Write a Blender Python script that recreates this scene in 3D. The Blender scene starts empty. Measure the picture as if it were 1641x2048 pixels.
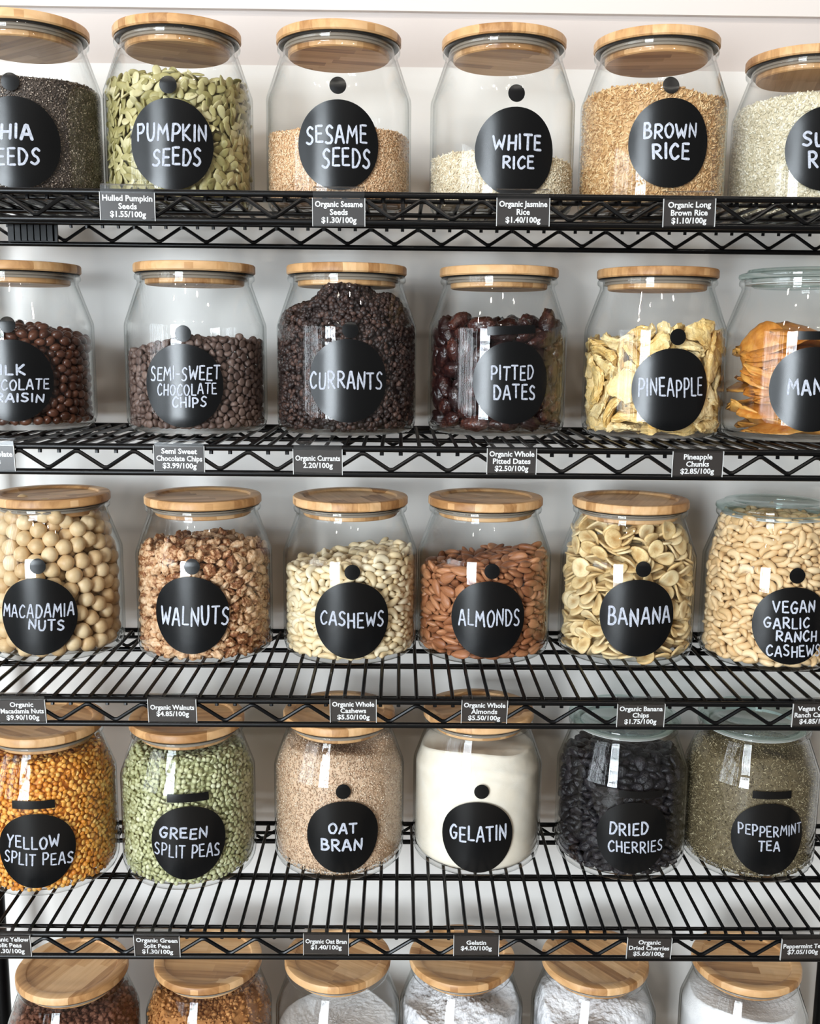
import bpy, bmesh, math, random
import numpy as np
from mathutils import Matrix, Vector, Quaternion

# ------------------------------------------------------------------ camera
SC = bpy.context.scene
COL = SC.collection
H0 = 1.30                       # eye height above the floor; shelf heights below are relative to it
cam_data = bpy.data.cameras.new('camera')
cam_data.sensor_fit = 'HORIZONTAL'
cam_data.sensor_width = 36.0
cam_data.lens = 2018.07 / 1641.0 * 36.0
cam_data.clip_start = 0.02
camera = bpy.data.objects.new('camera', cam_data)
COL.objects.link(camera)
_r, _u, _f = Vector((0.999905, -0.009122, 0.010353)), Vector((-0.008711, 0.164611, 0.98632)), Vector((0.010702, 0.986316, -0.164516))
camera.matrix_world = Matrix.Translation((0, 0, H0)) @ Matrix(((_r.x, _u.x, -_f.x), (_r.y, _u.y, -_f.y), (_r.z, _u.z, -_f.z))).to_4x4()
SC.camera = camera

# ------------------------------------------------------------------ light and exposure
SC.view_settings.view_transform = 'Standard'
SC.view_settings.look = 'None'
SC.view_settings.exposure = 0.32
SC.view_settings.gamma = 1.0
SC.view_settings.use_curve_mapping = False
SC.cycles.max_bounces = 10
SC.cycles.diffuse_bounces = 3
SC.cycles.glossy_bounces = 3
SC.cycles.transmission_bounces = 4
SC.cycles.transparent_max_bounces = 28
SC.cycles.caustics_reflective = False
SC.cycles.caustics_refractive = False
SC.cycles.sample_clamp_indirect = 6.0

world = bpy.data.worlds.new('room_light')
SC.world = world
world.use_nodes = True
_bg = world.node_tree.nodes['Background']
_bg.inputs[0].default_value = (1.0, 0.955, 0.90, 1)
_bg.inputs[1].default_value = 0.16

def aim(o, target):
    o.rotation_euler = (Vector(target) - o.location).to_track_quat('-Z', 'Y').to_euler()

def area_light(name, loc, target, sx, sy, power, color):
    l = bpy.data.lights.new(name, 'AREA'); l.shape = 'RECTANGLE'; l.size = sx; l.size_y = sy
    l.energy = power; l.color = color
    o = bpy.data.objects.new(name, l); COL.objects.link(o); o.location = loc; aim(o, target); return o

WIN = Vector((-1.75, -2.75, H0 + 0.08))
window_light = area_light('window_daylight', WIN, (0, 1.2, H0 + 0.08), 1.35, 2.1, 330, (0.84, 0.93, 1.0))
side_light = area_light('window_daylight', (-3.1, -1.15, H0 + 0.15), (0.6, -0.2, H0 + 0.1), 2.5, 1.7, 125, (0.84, 0.93, 1.0))
def lamp(name, loc, power):
    l = bpy.data.lights.new(name, 'POINT'); l.energy = power; l.color = (1.0, 0.92, 0.82); l.shadow_soft_size = 0.06
    o = bpy.data.objects.new(name, l); COL.objects.link(o); o.location = loc
for _x in (-1.6, -0.6, 0.35, 1.3):
    for _y in (-0.7, -2.0):
        lamp('ceiling_spot_light', (_x + 0.1 * _y, _y, H0 + 2.15), 24)

# ------------------------------------------------------------------ helpers
def nodes(m):
    m.use_nodes = True
    nt = m.node_tree
    return nt, nt.nodes, nt.links, nt.nodes['Principled BSDF']

def N(nt, kind, **kw):
    n = nt.nodes.new(kind)
    for k, v in kw.items():
        setattr(n, k, v)
    return n

def math_node(nt, op, a, b=None):
    n = N(nt, 'ShaderNodeMath', operation=op)
    for i, x in enumerate((a, b)):
        if x is None: continue
        if isinstance(x, (int, float)): n.inputs[i].default_value = x
        else: nt.links.new(x, n.inputs[i])
    return n.outputs[0]

def ramp(nt, fac, stops):
    r = N(nt, 'ShaderNodeValToRGB'); e = r.color_ramp.elements
    while len(e) < len(stops): e.new(0.5)
    for el, (p, c) in zip(e, stops):
        el.position = p; el.color = (*c, 1)
    nt.links.new(fac, r.inputs[0]); return r.outputs[0]

def S(r, g, b):
    """colour as seen on a screen (0-255) to linear"""
    f = lambda c: (c / 255 / 12.92) if c / 255 <= 0.04045 else ((c / 255 + 0.055) / 1.055) ** 2.4
    return (f(r), f(g), f(b))

def plain(name, col, rough=0.5, spec=0.5, metal=0.0, bump=None, coat=0.0):
    m = bpy.data.materials.new(name); nt, nn, ll, b = nodes(m)
    b.inputs['Base Color'].default_value = (*col, 1); b.inputs['Roughness'].default_value = rough
    b.inputs['Specular IOR Level'].default_value = spec; b.inputs['Metallic'].default_value = metal
    b.inputs['Coat Weight'].default_value = coat
    if bump:
        t = N(nt, 'ShaderNodeTexCoord'); no = N(nt, 'ShaderNodeTexNoise'); no.inputs['Scale'].default_value = bump[0]
        no.inputs['Detail'].default_value = 4
        ll.new(t.outputs['Object'], no.inputs['Vector']); bp = N(nt, 'ShaderNodeBump')
        bp.inputs['Strength'].default_value = bump[1]; bp.inputs['Distance'].default_value = bump[2]
        ll.new(no.outputs[0], bp.inputs['Height']); ll.new(bp.outputs[0], b.inputs['Normal'])
    return m

def toned(name, stops, rough=0.5, spec=0.4, src='attr', noise=(160, 0.35), bump=None, stretch=(1, 1, 1), centre=None):
    """material whose colour differs from piece to piece (src: per grain 'attr' or per object 'obj') and over each piece"""
    m = bpy.data.materials.new(name); nt, nn, ll, b = nodes(m)
    if src == 'attr': t = N(nt, 'ShaderNodeAttribute', attribute_name='tone').outputs['Fac']
    else: t = N(nt, 'ShaderNodeObjectInfo').outputs['Random']
    tc = N(nt, 'ShaderNodeTexCoord'); mp = N(nt, 'ShaderNodeMapping'); mp.inputs['Scale'].default_value = stretch
    ll.new(tc.outputs['Object'], mp.inputs['Vector'])
    no = N(nt, 'ShaderNodeTexNoise'); no.inputs['Scale'].default_value = noise[0]; no.inputs['Detail'].default_value = 4
    no.inputs['Roughness'].default_value = 0.65
    ll.new(mp.outputs[0], no.inputs['Vector'])
    k = noise[1]
    f = math_node(nt, 'ADD', math_node(nt, 'MULTIPLY', t, 1 - k), math_node(nt, 'MULTIPLY', math_node(nt, 'ADD', math_node(nt, 'MULTIPLY', math_node(nt, 'SUBTRACT', no.outputs[0], 0.5), 2.2), 0.5), k))
    colour = ramp(nt, f, stops)
    if centre:
        sp = N(nt, 'ShaderNodeSeparateXYZ'); ll.new(tc.outputs['Object'], sp.inputs[0])
        rr = math_node(nt, 'SQRT', math_node(nt, 'ADD', math_node(nt, 'POWER', sp.outputs['X'], 2.0), math_node(nt, 'POWER', sp.outputs['Y'], 2.0)))
        rr = math_node(nt, 'ADD', rr, math_node(nt, 'MULTIPLY', math_node(nt, 'SUBTRACT', no.outputs[0], 0.5), 0.004))
        mk = ramp(nt, math_node(nt, 'MULTIPLY', rr, 1 / 0.012), [(0.0, (.75, .75, .75)), (0.22, (.55, .55, .55)), (0.46, (.18, .18, .18)), (0.6, (0, 0, 0)), (0.92, (0, 0, 0)), (1.0, (.28, .28, .28))])
        mx = N(nt, 'ShaderNodeMix', data_type='RGBA'); ll.new(mk, mx.inputs['Factor']); ll.new(colour, mx.inputs['A']); mx.inputs['B'].default_value = (*centre, 1)
        colour = mx.outputs['Result']
    ll.new(colour, b.inputs['Base Color'])
    b.inputs['Roughness'].default_value = rough; b.inputs['Specular IOR Level'].default_value = spec
    if bump:
        n2 = N(nt, 'ShaderNodeTexNoise'); n2.inputs['Scale'].default_value = bump[0]; n2.inputs['Detail'].default_value = 3
        ll.new(mp.outputs[0], n2.inputs['Vector']); bp = N(nt, 'ShaderNodeBump')
        bp.inputs['Strength'].default_value = bump[1]; bp.inputs['Distance'].default_value = bump[2]
        ll.new(n2.outputs[0], bp.inputs['Height']); ll.new(bp.outputs[0], b.inputs['Normal'])
    return m

def clear(name, through, edge, rough=0.0, f0=0.04, power=4.0):
    """clear glass or plastic: lets light straight through, mirrors by Schlick's rule, absorbs more where the path through it is long"""
    m = bpy.data.materials.new(name); m.use_nodes = True; nt = m.node_tree; nt.nodes.clear()
    out = N(nt, 'ShaderNodeOutputMaterial'); geo = N(nt, 'ShaderNodeNewGeometry')
    dot = N(nt, 'ShaderNodeVectorMath', operation='DOT_PRODUCT')
    nt.links.new(geo.outputs['Incoming'], dot.inputs[0]); nt.links.new(geo.outputs['Normal'], dot.inputs[1])
    inv = math_node(nt, 'SUBTRACT', 1.0, math_node(nt, 'ABSOLUTE', dot.outputs['Value']))
    fr = math_node(nt, 'ADD', math_node(nt, 'MULTIPLY', math_node(nt, 'POWER', inv, 5.0), 1 - f0), f0)
    mx = N(nt, 'ShaderNodeMix', data_type='RGBA'); mx.inputs['A'].default_value = (*through, 1); mx.inputs['B'].default_value = (*edge, 1)
    nt.links.new(math_node(nt, 'POWER', inv, power), mx.inputs['Factor'])
    tr = N(nt, 'ShaderNodeBsdfTransparent'); nt.links.new(mx.outputs['Result'], tr.inputs[0])
    gl = N(nt, 'ShaderNodeBsdfGlossy'); gl.inputs['Roughness'].default_value = rough
    sh = N(nt, 'ShaderNodeMixShader'); nt.links.new(fr, sh.inputs[0]); nt.links.new(tr.outputs[0], sh.inputs[1]); nt.links.new(gl.outputs[0], sh.inputs[2])
    nt.links.new(sh.outputs[0], out.inputs[0]); return m

def bamboo(name, a, b_, c):
    m = bpy.data.materials.new(name); nt, nn, ll, b = nodes(m)
    tc = N(nt, 'ShaderNodeTexCoord'); sp = N(nt, 'ShaderNodeSeparateXYZ'); ll.new(tc.outputs['Object'], sp.inputs[0])
    rnd = N(nt, 'ShaderNodeObjectInfo').outputs['Random']
    row = math_node(nt, 'FLOOR', math_node(nt, 'MULTIPLY', sp.outputs['Y'], 1 / 0.0145))
    shift = math_node(nt, 'MULTIPLY', math_node(nt, 'SINE', math_node(nt, 'MULTIPLY', row, 12.7)), 0.05)
    cell = math_node(nt, 'FLOOR', math_node(nt, 'MULTIPLY', math_node(nt, 'ADD', sp.outputs['X'], shift), 1 / 0.11))
    cv = N(nt, 'ShaderNodeCombineXYZ'); ll.new(row, cv.inputs[0]); ll.new(cell, cv.inputs[1]); ll.new(rnd, cv.inputs[2])
    wn = N(nt, 'ShaderNodeTexWhiteNoise'); ll.new(cv.outputs[0], wn.inputs[0])
    mp = N(nt, 'ShaderNodeMapping'); mp.inputs['Scale'].default_value = (9, 170, 60); ll.new(tc.outputs['Object'], mp.inputs['Vector'])
    of = N(nt, 'ShaderNodeCombineXYZ'); ll.new(math_node(nt, 'MULTIPLY', rnd, 40.0), of.inputs[0]); ll.new(of.outputs[0], mp.inputs['Location'])
    no = N(nt, 'ShaderNodeTexNoise'); no.inputs['Scale'].default_value = 1.0; no.inputs['Detail'].default_value = 5; no.inputs['Distortion'].default_value = 0.6
    ll.new(mp.outputs[0], no.inputs['Vector'])
    f = math_node(nt, 'ADD', math_node(nt, 'MULTIPLY', wn.outputs['Value'], 0.45), math_node(nt, 'MULTIPLY', no.outputs[0], 0.55))
    ll.new(ramp(nt, f, [(0.2, a), (0.5, b_), (0.8, c)]), b.inputs['Base Color'])
    b.inputs['Roughness'].default_value = 0.42; b.inputs['Specular IOR Level'].default_value = 0.35
    return m

def link(name, me, parent=None, loc=None):
    o = bpy.data.objects.new(name, me); COL.objects.link(o)
    if parent is not None: o.parent = parent
    if loc is not None: o.location = loc
    return o

def mesh(name, v, f, mat, smooth=True, sharp=None):
    me = bpy.data.meshes.new(name)
    me.from_pydata([tuple(map(float, p)) for p in v], [], [tuple(int(i) for i in q) for q in f])
    me.update()
    if mat: me.materials.append(mat)
    if smooth: me.polygons.foreach_set('use_smooth', [True] * len(me.polygons))
    if sharp: me.set_sharp_from_angle(angle=math.radians(sharp))
    return me

def outward(me):
    bm = bmesh.new(); bm.from_mesh(me); bmesh.ops.recalc_face_normals(bm, faces=bm.faces); bm.to_mesh(me); bm.free(); return me

def tri_mesh(name, v, tris, mat, tone=None):
    """fast mesh from numpy arrays, with a tone for every vertex"""
    me = bpy.data.meshes.new(name); v = np.asarray(v, np.float32); tris = np.asarray(tris, np.int32)
    me.vertices.add(len(v)); me.vertices.foreach_set('co', v.ravel())
    me.loops.add(tris.size); me.loops.foreach_set('vertex_index', tris.ravel())
    me.polygons.add(len(tris)); me.polygons.foreach_set('loop_start', np.arange(0, tris.size, 3, dtype=np.int32))
    me.polygons.foreach_set('use_smooth', np.ones(len(tris), bool))
    if tone is not None:
        a = me.attributes.new('tone', 'FLOAT', 'POINT'); a.data.foreach_set('value', np.asarray(tone, np.float32))
    me.update(calc_edges=True)
    if mat: me.materials.append(mat)
    return me

def tris_of(faces):
    t = []
    for q in faces:
        for i in range(1, len(q) - 1): t.append((q[0], q[i], q[i + 1]))
    return np.array(t, np.int32)

def lathe(prof, n=64):
    """closed solid of revolution from (r, z) points; r = 0 ends become poles"""
    v = []; f = []; idx = []
    for r, z in prof:
        if r < 1e-7: idx.append([len(v)] * n); v.append((0, 0, z))
        else:
            idx.append(list(range(len(v), len(v) + n)))
            for i in range(n):
                a = 2 * math.pi * i / n; v.append((r * math.cos(a), r * math.sin(a), z))
    for a, b in zip(idx[:-1], idx[1:]):
        for i in range(n):
            j = (i + 1) % n
            q = []
            for x in (a[i], a[j], b[j], b[i]):
                if x not in q: q.append(x)
            if len(q) > 2: f.append(tuple(q))
    return v, f

class Shape:
    def __init__(self): self.v = []; self.f = []
    def add(self, v, f):
        o = len(self.v); self.v += [tuple(p) for p in v]; self.f += [tuple(i + o for i in q) for q in f]
    def box(self, x0, x1, y0, y1, z0, z1):
        v = [(x, y, z) for x in (x0, x1) for y in (y0, y1) for z in (z0, z1)]
        self.add(v, [(0, 1, 3, 2), (4, 6, 7, 5), (0, 4, 5, 1), (2, 3, 7, 6), (0, 2, 6, 4), (1, 5, 7, 3)])
    def tube(self, pts, r, n=8):
        pts = [Vector(p) for p in pts]; rings = []
        prev = None
        for i, p in enumerate(pts):
            a = pts[max(i - 1, 0)]; b = pts[min(i + 1, len(pts) - 1)]; t = (b - a).normalized()
            ref = prev if prev is not None else (Vector((0, 0, 1)) if abs(t.z) < 0.9 else Vector((1, 0, 0)))
            x = (ref - t * ref.dot(t)).normalized(); y = t.cross(x); prev = x
            rings.append([p + (x * math.cos(2 * math.pi * k / n) + y * math.sin(2 * math.pi * k / n)) * r for k in range(n)])
        v = [q for g in rings for q in g]; f = []
        for i in range(len(pts) - 1):
            for k in range(n): f.append((i * n + k, i * n + (k + 1) % n, (i + 1) * n + (k + 1) % n, (i + 1) * n + k))
        f.append(tuple(reversed(range(n)))); f.append(tuple((len(pts) - 1) * n + k for k in range(n)))
        self.add(v, f)
    def mesh(self, name, mat, smooth=True, sharp=40): return mesh(name, self.v, self.f, mat, smooth, sharp)

def tag(o, label, cat, group=None, kind=None):
    o['label'] = label; o['category'] = cat
    if group: o['group'] = group
    if kind: o['kind'] = kind
    return o

def empty(name, loc, rz=0.0):
    o = bpy.data.objects.new(name, None); COL.objects.link(o); o.location = loc; o.rotation_euler = (0, 0, rz); o.empty_display_size = 0.05
    return o

def copy_tree(o, parent=None):
    c = o.copy(); COL.objects.link(c)
    if parent is not None: c.parent = parent; c.matrix_parent_inverse = o.matrix_parent_inverse
    for ch in list(o.children): copy_tree(ch, c)
    return c

# ------------------------------------------------------------------ materials of the place
M_wall = plain('wall_paint', S(230, 226, 221), 0.38, 0.35, bump=(9, 0.12, 0.01))
M_upper = plain('upper_wall_dimmed_paint', S(198, 188, 182), 0.5, 0.3, bump=(9, 0.12, 0.01))  # pinkish, with the colour darkened to offset the strong light above the ledge
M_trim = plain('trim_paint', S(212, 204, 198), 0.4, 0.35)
M_floor = plain('floor_concrete', S(146, 136, 124), 0.5, 0.3, bump=(6, 0.2, 0.01))
M_epoxy = plain('black_epoxy', (0.0022, 0.0022, 0.0025), 0.30, 0.2)
M_glass = clear('jar_glass', (0.997, 0.999, 0.998), (0.42, 0.48, 0.46), 0.0, 0.028, 6.0)
M_glass_lid = clear('lid_glass', (0.955, 0.985, 0.975), (0.50, 0.68, 0.64), 0.01, 0.06, 2.6)
M_bamboo = bamboo('bamboo', S(146, 100, 58), S(200, 154, 104), S(224, 184, 138))
M_seal = plain('silicone_seal', S(150, 138, 124), 0.35, 0.5)
M_seal_dark = plain('black_seal', (0.01, 0.01, 0.01), 0.4, 0.4)
M_sticker = plain('black_vinyl', (0.002, 0.0022, 0.0026), 0.27, 0.42, bump=(60, 0.04, 0.002))
M_chalk = toned('chalk_ink', [(0, S(128, 132, 142)), (.5, S(172, 176, 188)), (1, S(206, 210, 220))], .6, .3, 'obj', (420, .8))
M_card = plain('dark_card', S(46, 41, 39), 0.55, 0.35)
M_print = plain('white_print', S(238, 238, 238), 0.6, 0.2)
M_holder = clear('clear_plastic', (0.96, 0.96, 0.96), (0.7, 0.7, 0.7), 0.22, 0.035, 3.0)
M_holder_edge = plain('plastic_edge', S(190, 190, 188), 0.3, 0.5)

# ------------------------------------------------------------------ the setting
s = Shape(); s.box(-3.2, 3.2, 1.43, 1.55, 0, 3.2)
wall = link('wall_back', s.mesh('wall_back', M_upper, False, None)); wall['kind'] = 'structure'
s = Shape(); s.box(-3.2, 3.2, 1.418, 1.4299, 0.12, H0 + 0.362)
panel = link('trim_1', s.mesh('trim_1', M_wall, False, None)); panel['kind'] = 'structure'
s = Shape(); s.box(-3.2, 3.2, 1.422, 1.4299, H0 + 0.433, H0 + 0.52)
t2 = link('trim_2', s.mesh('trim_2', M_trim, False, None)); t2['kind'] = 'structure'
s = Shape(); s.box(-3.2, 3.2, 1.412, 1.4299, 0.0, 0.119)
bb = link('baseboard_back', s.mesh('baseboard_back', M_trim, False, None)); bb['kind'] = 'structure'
s = Shape(); s.box(-4.5, 4.5, -6, 1.55, -0.1, 0.0)
fl = link('floor', s.mesh('floor', M_floor, False, None)); fl['kind'] = 'structure'
# the shop window behind the photographer: dark mullions in front of the daylight
s = Shape()
for x, w in ((-.70, .04), (-.52, .012), (-.40, .03), (-.27, .010), (-.16, .022), (-.02, .03), (.07, .010), (.20, .026), (.29, .008), (.40, .02), (.62, .06), (.70, .04)):
    s.box(x - w, x + w, -0.03, 0.03, -1.12, 1.12)
for z, w in ((-1.10, .04), (0.25, .02), (0.62, .035), (1.10, .04)):
    s.box(-0.74, 0.74, -0.028, 0.028, z - w, z + w)
wn = link('window_1', s.mesh('window_1', plain('window_frame_paint', S(40, 40, 42), 0.5), False, None))
_d = (Vector((0, 1.2, H0 + 0.08)) - WIN).normalized()
wn.location = WIN + _d * 0.06; wn.rotation_euler = (0, 0, math.atan2(-_d.x, _d.y)); wn['kind'] = 'structure'
s = Shape()
_q = random.Random(3)
for i in range(19):
    x = -1.3 + 2.6 * i / 18 + _q.uniform(-.04, .04); w = _q.choice((.012, .02, .03, .045)); s.box(x - w, x + w, -0.03, 0.03, -.9, .9)
for z, w in ((-.88, .05), (.35, .03), (.88, .05)): s.box(-1.32, 1.32, -.028, .028, z - w, z + w)
wn = link('window_2', s.mesh('window_2', bpy.data.materials['window_frame_paint'], False, None)); wn['kind'] = 'structure'
_d = Vector((3.7, 0.95, 0)).normalized(); wn.location = Vector((-3.1, -1.15, H0 + .15)) + _d * .06; wn.rotation_euler = (0, 0, math.atan2(-_d.x, _d.y))

# ------------------------------------------------------------------ wire shelving
ZS = [0.1521, -0.1076, -0.3883, -0.6705, -1.0277]                       # shelf tops relative to the eye
YF, YB = 1.0678, 1.342
XL, XR = -0.5725, 0.6290
PITCH, PHASE = 0.02021, 0.0213

def zigzag(y, ztop, zbot, phase):
    pts = []; per = 3 * PITCH
    k0 = int((XL - phase) / (per / 2)) + 1; k1 = int((XR - phase) / (per / 2)) - 1
    pts.append((XL + .012, y, (ztop + zbot) / 2))
    for k in range(k0, k1 + 1):
        x = phase + k * per / 2; z = ztop if k % 2 == 0 else zbot; s_ = -1 if k % 2 == 0 else 1
        if not (XL + .014 < x - .006 and x + .006 < XR - .014): continue
        e = 0.0048
        sl = (ztop - zbot) / (per / 2)
        pts += [(x - e, y, z + s_ * sl * e * 0.75), (x - e * .4, y, z + s_ * sl * e * .18), (x + e * .4, y, z + s_ * sl * e * .18), (x + e, y, z + s_ * sl * e * 0.75)]
    pts.append((XR - .012, y, (ztop + zbot) / 2))
    return pts

unit = empty('wire_shelving_unit', (0, 0, 0))
tag(unit, 'black wire shelving unit holding the rows of glass jars against the white wall', 'shelf')

def make_shelf():
    s = Shape()
    k0 = math.ceil((XL + 0.02 - PHASE) / PITCH); k1 = math.floor((XR - 0.02 - PHASE) / PITCH)
    yf, yb = YF + 0.0052, YB - 0.0052
    for k in range(k0, k1 + 1):
        x = PHASE + k * PITCH
        s.tube([(x, yf - .0004, -.0105), (x, yf, -.0062), (x, yf + .0012, -.0036), (x, yf + .0042, -.0022), (x, yb - .0042, -.0022), (x, yb - .0012, -.0036), (x, yb, -.0062), (x, yb + .0004, -.0105)], 0.0022, 6)
    root = link('shelf', s.mesh('shelf_deck_wires', M_epoxy), unit)
    def rod(name, pts, r, n=10):
        q = Shape(); q.tube(pts, r, n); link(name, q.mesh(name, M_epoxy), root)
    for nm, y in (('front', YF), ('back', YB)):
        rod(nm + '_top_rail', [(XL, y, -.0031), (XR, y, -.0031)], .0033)
        rod(nm + '_bottom_rail', [(XL, y, -.0303), (XR, y, -.0303)], .0033)
        rod(nm + '_zigzag_wire', zigzag(y, -.0078, -.0256, PHASE), .0022, 8)
    for x in (XL, XR):
        rod('side_top_rail', [(x, YF, -.0031), (x, YB, -.0031)], .0031)
        rod('side_bottom_rail', [(x, YF, -.0303), (x, YB, -.0303)], .0031)
    for y in (YF + .0215, 1.199, 1.2065, YB - .0215):
        rod('support_rod', [(XL, y, -.0064), (XR, y, -.0064)], .0023)
    for x in (XL, XR):
        for y in (YF, YB):
            q = Shape(); v, f = lathe([(0.0132, -.040), (0.0150, -.038), (0.0150, .004), (0.0132, .006), (0.0106, .006), (0.0106, -.040), (0.0132, -.040)], 20)
            q.add(v, f); me = outward(q.mesh('corner_collar', M_epoxy)); link('corner_collar', me, root, (x, y, 0))
    return root
shelf0 = make_shelf()
shelf0.location = (0, 0, H0 + ZS[0])
shelves = [shelf0]
for z in ZS[1:]:
    c = copy_tree(shelf0, unit); c.location = (0, 0, H0 + z); shelves.append(c)
q = Shape()
for i in range(7): q.box(-0.5005 + .0082 * i, -0.5005 + .0082 * i + .0066, YB - .0125, YB - .0045, -.0275, -.0045)
q.box(-0.503, -0.440, YB - .0085, YB - .0045, -.0285, -.0035)
link('ribbed_clip', q.mesh('ribbed_clip', M_epoxy, False, None), shelves[0])
pm = Shape(); v, f = lathe([(0, 0.012), (.0104, .012), (.0104, 1.62), (0.008, 1.628), (0, 1.628)], 20); pm.add(v, f)
pm = outward(pm.mesh('post', M_epoxy))
fm = Shape(); v, f = lathe([(0, 0), (.016, 0), (.016, .008), (.007, .012), (.007, .03), (0, .03)], 16); fm.add(v, f); fm = outward(fm.mesh('levelling_foot', M_seal_dark))
for x in (XL, XR):
    for y in (YF, YB):
        p = link('post', pm, unit, (x, y, 0)); link('levelling_foot', fm, p)

# ------------------------------------------------------------------ jars
R_OUT = [(0.0, 0.0), (0.070, 0.0), (0.0785, 0.0012), (0.0832, 0.0055), (0.0852, 0.0125), (0.0856, 0.022), (0.0853, 0.1245), (0.0849, 0.1288), (0.0838, 0.1318), (0.0690, 0.1735), (0.0682, 0.1765), (0.0690, 0.1790), (0.0712, 0.1805), (0.0718, 0.1830), (0.0712, 0.1862), (0.0690, 0.1872)]
R_IN = [(0.0655, 0.1868), (0.0648, 0.1800), (0.0652, 0.1745), (0.0668, 0.1715), (0.0811, 0.1310), (0.0822, 0.1272), (0.0826, 0.1240), (0.0829, 0.024), (0.0822, 0.014), (0.0790, 0.0085), (0.070, 0.0068), (0.0, 0.0062)]
def r_out(z): return float(np.interp(z, [q[1] for q in R_OUT[1:]], [q[0] for q in R_OUT[1:]]))
_zi = [q[1] for q in reversed(R_IN)]; _ri = [q[0] for q in reversed(R_IN)]
def r_in(z): return np.interp(z, _zi, _ri)

v, f = lathe(R_OUT + R_IN, 96)
GLASS_ME = mesh('jar_glass_body', v, f, M_glass, True, 50)
HL = 0.1992
def lid_profile(r=0.0727):
    b = HL - 0.011
    return [(0.0, b), (r - .0015, b), (r, b + .0016), (r, HL - .0022), (r - .0012, HL - .0004), (r - .0028, HL), (r - .0115, HL), (r - .0135, HL - .0007), (r - .0150, HL - .0030), (r - .0170, HL - .0036), (0.0, HL - .0036)]
v, f = lathe(lid_profile(), 80); LID_ME = outward(mesh('wood_lid', v, f, M_bamboo, True, 35))
b0 = HL - 0.0112
v, f = lathe([(0, b0 - .0138), (.0575, b0 - .0138), (.0592, b0 - .0125), (.0595, b0), (0, b0)], 64); PLUG_ME = outward(mesh('plug', v, f, M_bamboo, True, 35))
v, f = lathe([(.0596, b0 - .0078), (.0632, b0 - .0078), (.0640, b0 - .0066), (.0632, b0 - .0052), (.0616, b0 - .0046), (.0632, b0 - .0040), (.0640, b0 - .0028), (.0632, b0 - .0012), (.0596, b0 - .0012), (.0596, b0 - .0078)], 64)
SEAL_ME = outward(mesh('seal', v, f, M_seal, True, 35))
v, f = lathe([(.0640, b0 - .0012), (.0700, b0 - .0012), (.0706, b0 - .0004), (.0640, b0 - .0002), (.0640, b0 - .0012)], 64)
GASKET_ME = outward(mesh('gasket', v, f, M_seal_dark, True, 35))
gl = HL - .0005
v, f = lathe([(0, b0 - .010), (.0540, b0 - .010), (.0566, b0 - .0085), (.0575, b0 - .001), (.0715, b0 - .0002), (.0728, b0 + .0022), (.0722, b0 + .0052), (.0690, b0 + .0066), (.0640, b0 + .0072), (.0622, b0 + .0105), (.0590, gl), (.0500, gl - .0006), (.0470, gl - .0028), (0, gl - .0034)], 80)
GLASS_LID_ME = outward(mesh('glass_lid', v, f, M_glass_lid, True, 45))
v, f = lathe([(.0577, b0 - .0075), (.0640, b0 - .0068), (.0646, b0 - .0056), (.0577, b0 - .0040), (.0577, b0 - .0075)], 64)
CLEAR_SEAL_ME = outward(mesh('clear_seal', v, f, plain('clear_silicone', S(196, 200, 196), 0.3, 0.5), True, 35))

def on_jar(phi, z, off):
    r = r_out(z) + off
    return (r * math.sin(phi), -r * math.cos(phi), z)

def patch_disc(phi0, z0, rw, rz, off, squash=0.0, na=56, nr=7):
    R0 = 0.0858; v = [on_jar(phi0, z0, off)]; f = []
    for j in range(1, nr + 1):
        for i in range(na):
            a = 2 * math.pi * i / na; t = j / nr
            wob = 1 + squash * math.sin(a)
            v.append(on_jar(phi0 + rw * t * wob * math.cos(a) / R0, z0 + rz * t * math.sin(a), off))
    for i in range(na):
        f.append((0, 1 + i, 1 + (i + 1) % na))
        for j in range(nr - 1):
            a = 1 + j * na + i; b = 1 + j * na + (i + 1) % na
            f.append((a, a + na, b + na, b))
    return v, f

def patch_bar(p0, z0, p1, z1, h, off):
    v = []; f = []; n = 14
    for i in range(n + 1):
        t = i / n; p = p0 + (p1 - p0) * t; z = z0 + (z1 - z0) * t
        v += [on_jar(p, z - h / 2, off), on_jar(p, z, off), on_jar(p, z + h / 2, off)]
    for i in range(n):
        for k in (0, 1): f.append((i * 3 + k, i * 3 + 3 + k, i * 3 + 4 + k, i * 3 + 1 + k))
    return v, f

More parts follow.
